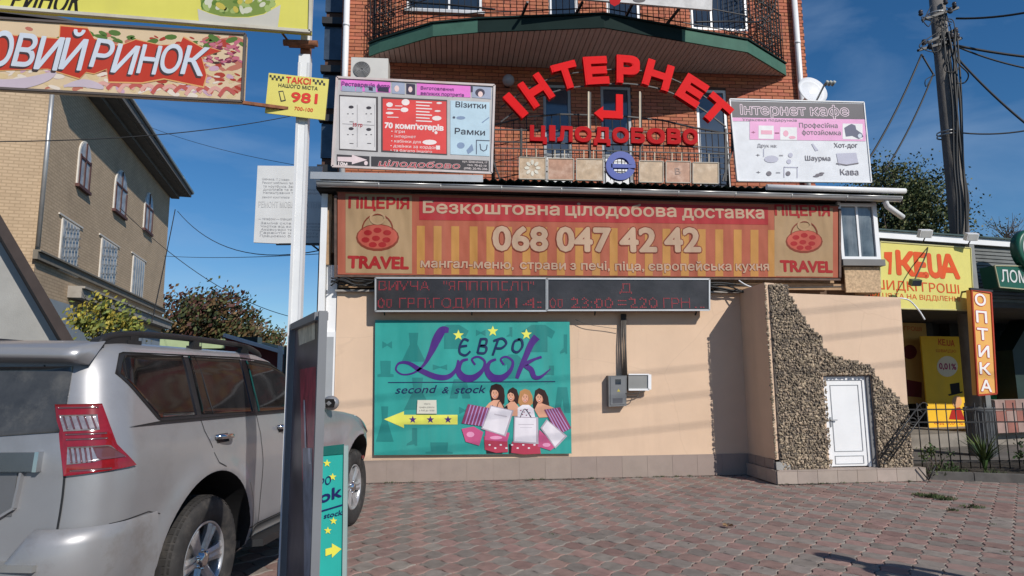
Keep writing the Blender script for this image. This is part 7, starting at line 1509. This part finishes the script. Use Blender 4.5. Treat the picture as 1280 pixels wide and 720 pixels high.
for k, (xs0, xs1, xs2) in enumerate(((1190, 1196, 1200), (1194, 1193, 1206), (1196, 1201, 1208), (1185, 1199, 1207), (1178, 1190, 1196))):
    b.tube(bez([tuple(UPX(xs0, 40, -.26)), tuple(UPX(xs1, 90+k*9, -.28)), tuple(UPX(xs2-4, 200, -.26)), tuple(UPX(xs2+ (4 if k == 1 else 0), 250, -.27)), tuple(UPX(xs2+1, 303, -.26))], 7), .022+.006*(k % 2), 6)
for k in range(9):
    x, y = ru.uniform(1155, 1200), ru.uniform(2, 70); b.tube(bez([tuple(UPX(x, y)), tuple(UPX(x+ru.uniform(-18, 18), y+ru.uniform(6, 34), -.3)), tuple(UPX(x+ru.uniform(-18, 18), y+ru.uniform(-8, 20), -.3)), tuple(UPX(1180+ru.uniform(-6, 14), ru.uniform(5, 60)))], 6), .011, 5)
b.tube(bez([tuple(UPX(1194, 45)), tuple(UPX(1196, 75, -.4)), tuple(UPX(1210, 92, -.4)), tuple(UPX(1206, 103, -.3)), tuple(UPX(1196, 104, -.3))], 7), .016, 5); b.tube(bez([tuple(UPX(1168, 94)), tuple(UPX(1157, 100, -.4)), tuple(UPX(1158, 108, -.3)), tuple(UPX(1167, 92, -.3))], 6), .01, 5)
b.build('hanging_cable', M_cable, up_)
W2 = lambda p, q, sag, r, lab: wire(p, q, sag, r, lab, group=None)
W2(UPX(1195, 23), onY(1400, -20, 11), .2, .025, 'black wire leaving the utility pole top right at a rising angle'); W2(UPX(1195, 57), onY(1400, 78, 12), .1, .03, 'upper thick wire running right from the utility pole'); W2(UPX(1195, 58), onY(1400, 92, 12), .25, .02, 'second wire running right from the pole, sagging slightly lower')
W2(UPX(1196, 72), onY(1330, 190, 11.5), .15, .025, 'black wire slanting steeply down to the right edge from the pole'); W2(UPX(1200, 166), onY(1400, 120, 12), .3, .018, 'low wire rising to the right edge across the pole')
W2(UPX(1152, 68), onY(1082, 205, 12.6), .12, .022, 'black wire dropping from the pole behind the internet cafe board'); W2(UPX(1167, 92), onY(1105, 215, 13), .12, .02, 'second black wire dropping from the pole into the tree'); W2(UPX(1152, 68), UPX(1168, 95), .0, .02, 'short black jumper wire beside the pole')
# tree behind the kiosk, bare shrub
cg = [leafm('g1', (.045, .07, .022)), leafm('g2', (.085, .10, .035)), leafm('g3', (.025, .042, .016)), leafm('g4', (.13, .13, .05))]
q = lambda x, y, Y=20: tuple(onY(x, y, Y))
tree('leafy green tree rising behind the kiosks between the cafe board and utility pole', (q(1120, 250)[0], 20, 0), [(q(1118, 262), 1.9, 1.6, 1.25, 3), (q(1148, 284), 1.5, 1.4, .95, 2), (q(1100, 232), .85, 1.0, .95, 1.2), (q(1145, 243), .7, .8, .55, 1), (q(1128, 292), .9, .9, .5, 1)], cg, 20000, .11, 41, .16)
tb_ = thing('bare_tree', (q(1262, 290, 30)[0], 30, 0), 'distant nearly bare tree top above the kiosk roof at the right edge', 'tree'); b = MB(); rt_ = random.Random(6); b0_ = Vector(q(1262, 305, 30)); limb(b, (b0_.x, 30, 0), b0_, .12, .08, rt_)
for k in range(46): e_ = b0_+Vector((rt_.uniform(-1, 1), rt_.uniform(-.5, .5), rt_.uniform(.2, 1.5))); limb(b, b0_+Vector((rt_.uniform(-.3, .3), 0, rt_.uniform(-.4, .5))), e_, .02, .006, rt_, 4)
b.build('trunk', M_bark, tb_); crown('crown', [cg[1], cg[3]], tb_, [((b0_.x, 30, b0_.z+.7), 1.1, .7, .7, 1)], 260, .1, rt_)
# iron fence, kerb bed, planting
F0, F1, F2 = onZ(1136, 589, 0), onZ(1240, 590, 0), onZ(1420, 640, 0)
fence = thing('iron_fence', tuple(F0), 'low black iron fence with thin bars in front of the kiosks', 'fence')
F0 = Vector((7.0, 10.15, 0)); F1 = Vector((9.3, 9.75, 0)); F2 = Vector((12.0, 9.1, 0))
for P0_, P1_ in ((F0, F1), (F1, F2)):
    d_ = P1_-P0_; L_f = d_.length; d_ /= L_f; n_ = int(L_f/.145)
    for zz in (.18, .78, .98): b = MB(); b.bar(P0_+Vector((0, 0, zz)), P1_+Vector((0, 0, zz)), .035, .02); b.build('rail', M_black, fence)
    for k in range(n_+1): b = MB(); p = P0_+d_*(L_f*k/n_); b.tube([p+Vector((0, 0, .05)), p+Vector((0, 0, 1.08))], .009, 5); b.build('bar', M_black, fence)
    b = MB(); b.bar(P0_, P0_+Vector((0, 0, 1.12)), .05); b.build('post', M_black, fence)
M_soil = mat('soil', (.04, .032, .022), .95, var=.4, vs=6, bump=.02, bs=20)
b = MB(); b.slab([(6.95, 9.55, .06), (8.2, 8.95, .06), (12.3, 7.6, .06), (12.3, 10.9, .06), (6.95, 10.6, .06)], (0, 0, 1), .1); b.build('planting_bed', M_soil, kind='structure')
kb = thing('kerb', (7, 9.5, 0), 'dark low concrete kerb edging the planting bed by the fence', 'kerb')
for A_, B_ in ((Vector((6.92, 9.5, 0)), Vector((8.2, 8.9, 0))), (Vector((8.2, 8.9, 0)), Vector((12.3, 7.52, 0)))):
    d_ = B_-A_; n_ = max(1, round(d_.length/.8))
    for k in range(n_): b = MB(); b.bar(A_+d_*(k/n_+.004)+Vector((0, 0, .04)), A_+d_*((k+1)/n_-.004)+Vector((0, 0, .04)), .08, .14); b.build('kerb_stone', mat('kerb_conc', (.12, .11, .10), .9, var=.25, vs=5), kb)
b = MB(); b.bx(6.8, 12.3, 10.6, 13.3, 0, .05); b.build('kiosk_path', mat('path_pale', (.13, .115, .10), .85, var=.2, vs=2), kind='structure')
M_pl = [leafm('p1', (.04, .075, .02)), leafm('p2', (.08, .11, .03)), leafm('p3', (.02, .035, .012))]
def shrub(label, c, rx, rz_, n, size, seed, blades=False):
    r2 = random.Random(seed); t = thing('shrub', (c[0], c[1], 0.06), label, 'shrub'); mb = MB()
    if blades:
        for k in range(n):
            a = r2.uniform(0, 6.28); lean = r2.uniform(.1, .8); h = rz_*r2.uniform(.6, 1.1); pts_ = [Vector((c[0], c[1], .06))+Vector((math.cos(a)*lean*h*t_*t_, math.sin(a)*lean*h*t_*t_, h*t_*(1-.25*lean*t_))) for t_ in (0, .35, .7, 1)]
            w_ = Vector((-math.sin(a), math.cos(a), 0))*size
            for i in range(3): f0, f1 = (1, .8, .5, .05)[i], (1, .8, .5, .05)[i+1]; mb.add([pts_[i]-w_*f0, pts_[i]+w_*f0, pts_[i+1]+w_*f1, pts_[i+1]-w_*f1], [(0, 1, 2, 3)], r2.randrange(2))
        mb.build('foliage', M_pl, t)
    else:
        crown('foliage', M_pl, t, [((c[0], c[1], .06+rz_*.6), rx, rx*.7, rz_*.6, 1)], n, size, r2)
        mb = MB(); [limb(mb, (c[0], c[1], .05), (c[0]+r2.uniform(-1, 1)*rx*.6, c[1]+r2.uniform(-.5, .5)*rx, .06+rz_*r2.uniform(.5, 1)), .012, .004, r2, 3) for _ in range(6)]; mb.build('stem', M_bark, t)
    return t
shrub('spiky bright green plant in the bed beside the iron fence', (8.05, 9.55), .25, .62, 46, .022, 51, True)
shrub('small leafy plant left of the spiky one at the porch step end', (7.45, 9.75), .22, .3, 260, .05, 52); shrub('dark bushy plant under the waste bin behind the kerb', (8.9, 9.35), .4, .42, 700, .06, 53); shrub('second dark bush at the far right of the planting bed', (9.9, 9.0), .5, .45, 800, .06, 54); shrub('low dark ground plant at the right end of the bed', (10.9, 8.7), .5, .4, 700, .06, 55); shrub('tiny weed growing in the kerb gap near the step', (6.98, 9.35), .12, .22, 90, .03, 56)
mb = MB(); r_ = random.Random(9)
for _ in range(40): x = r_.uniform(7.1, 12); yk = 9.42-(x-7)*.36; tuft(mb, (x, yk+r_.uniform(.05, .6), .06), 30, .09, .12, r_)
tag(mb.build('ground_cover', M_grass), 'sparse dark grass covering the planting bed behind the kerb', 'grass', kind='stuff')
# iron scroll gate leaf leaning on the pebble wall at the step end
b = MB(); p0 = onY(1100, 573, 9.25); p1 = onY(1150, 505, 9.25); b.tube([p0, p1], .012, 5); b.tube([p0+Vector((.15, 0, -.02)), p1+Vector((.1, 0, -.08))], .012, 5)
for k in range(8): t_ = k/7; c_ = p0+(p1-p0)*t_+Vector((.06, 0, -.03)); b.tube([c_+Vector((.06*math.cos(a), 0, .05*math.sin(a))) for a in [i*.6 for i in range(10)]], .008, 4)
b.tube([(6.86, 9.2, .02), (6.99, 9.2, .22)], .01, 4); b.tube([(6.72, 9.2, .2), (6.86, 9.2, .02)], .01, 4)
tag(b.build('iron_scroll_rail', M_black), 'slanting wrought iron scroll handrail leaning at the right of the pebble wall', 'handrail')
# a person standing to the right of the photographer, out of view; the head's shadow falls on the pavers
def person(base, label):
    t = thing('person', base, label, 'person'); bx_, by_ = base[0], base[1]
    V_ = [((0, 0, .98), .15), ((0, .01, 1.15), .135), ((0, .02, 1.33), .15), ((0, .01, 1.45), .09), ((0, 0, 1.52), .055), ((0, -.01, 1.60), .085), ((0, 0, 1.68), .095), ((0, 0, 1.75), .055),
          ((.09, 0, .90), .10), ((.10, .01, .50), .065), ((.11, -.02, .10), .045), ((.12, .12, .05), .04), ((-.09, 0, .90), .10), ((-.10, .01, .50), .065), ((-.11, -.02, .10), .045), ((-.12, .12, .05), .04),
          ((.19, 0, 1.41), .06), ((.25, -.02, 1.14), .042), ((.22, .12, .93), .03), ((-.19, 0, 1.41), .06), ((-.25, -.02, 1.14), .042), ((-.22, .12, .93), .03)]
    E_2 = [(0, 1), (1, 2), (2, 3), (3, 4), (4, 5), (5, 6), (6, 7), (0, 8), (8, 9), (9, 10), (10, 11), (0, 12), (12, 13), (13, 14), (14, 15), (2, 16), (16, 17), (17, 18), (2, 19), (19, 20), (20, 21)]
    for wi, sgn in ((18, 1), (21, -1)):
        w = Vector(V_[wi][0])
        for fi, (dx, L_) in enumerate(((-.025, .09), (-.008, .10), (.009, .095), (.024, .075))):
            a = len(V_); V_.append((tuple(w+Vector((dx, .03, -.05))), .011)); V_.append((tuple(w+Vector((dx, .035, -.05-L_*.6))), .009)); V_.append((tuple(w+Vector((dx, .02, -.05-L_))), .008)); E_2 += [(wi, a), (a, a+1), (a+1, a+2)]
        a = len(V_); V_.append((tuple(w+Vector((-sgn*.04, .03, -.03))), .011)); V_.append((tuple(w+Vector((-sgn*.05, .045, -.075))), .009)); E_2 += [(wi, a), (a, a+1)]
    me = bpy.data.meshes.new('body'); me.from_pydata([v[0] for v in V_], E_2, []); o = bpy.data.objects.new('body', me); COL.objects.link(o); md = o.modifiers.new('s', 'SKIN'); 
    for i, v in enumerate(V_): me.skin_vertices[0].data[i].radius = (v[1], v[1]*.8)
    me.skin_vertices[0].data[0].use_root = True; o.modifiers.new('u', 'SUBSURF').levels = 2
    dg = bpy.context.evaluated_depsgraph_get(); m2 = bpy.data.meshes.new_from_object(o.evaluated_get(dg)); o.modifiers.clear(); o.data = m2; o.parent = t
    skm, jk, tr = mat('skin', (.45, .27, .19), .5), mat('jacket', (.04, .045, .06), .8), mat('trousers', (.03, .03, .035), .85)
    m2.materials.clear(); [m2.materials.append(m_) for m_ in (skm, jk, tr)]
    for p in m2.polygons:
        z_ = p.center.z; p.material_index = 0 if z_ > 1.49 or (abs(p.center.x) > .17 and z_ < .95) else (1 if z_ > .92 else 2); p.use_smooth = True
    mb = MB(); mb.ball((0, -.015, 1.715), (.10, .108, .085), 16); mb.build('hair', mat('hair', (.03, .02, .015), .7), t, world=False)
    for sx_ in (-.035, .035): mb = MB(); mb.ball((sx_, .075, 1.665), .012, 8); mb.build('eye', mat('eye', (.3, .28, .26), .3), t, world=False)
    mb = MB(); mb.ball((0, .098, 1.64), (.014, .018, .022), 8); mb.build('nose', skm, t, world=False); mb = MB(); mb.ball((0, .085, 1.605), (.024, .01, .007), 8); mb.build('mouth', mat('lips', (.35, .12, .1), .5), t, world=False)
    for sx_ in (-.09, .09): mb = MB(); mb.ball((sx_, 0, 1.655), (.012, .022, .032), 8); mb.build('ear', skm, t, world=False)
    return t
hs = onZ(1046, 697, 0); hd = hs+SUN*(1.68/SUN.z); pr_ = person((hd.x, hd.y, 0), 'person in dark jacket standing just out of view, casting the shadow on the pavers'); pr_.rotation_euler = (0, 0, .4)
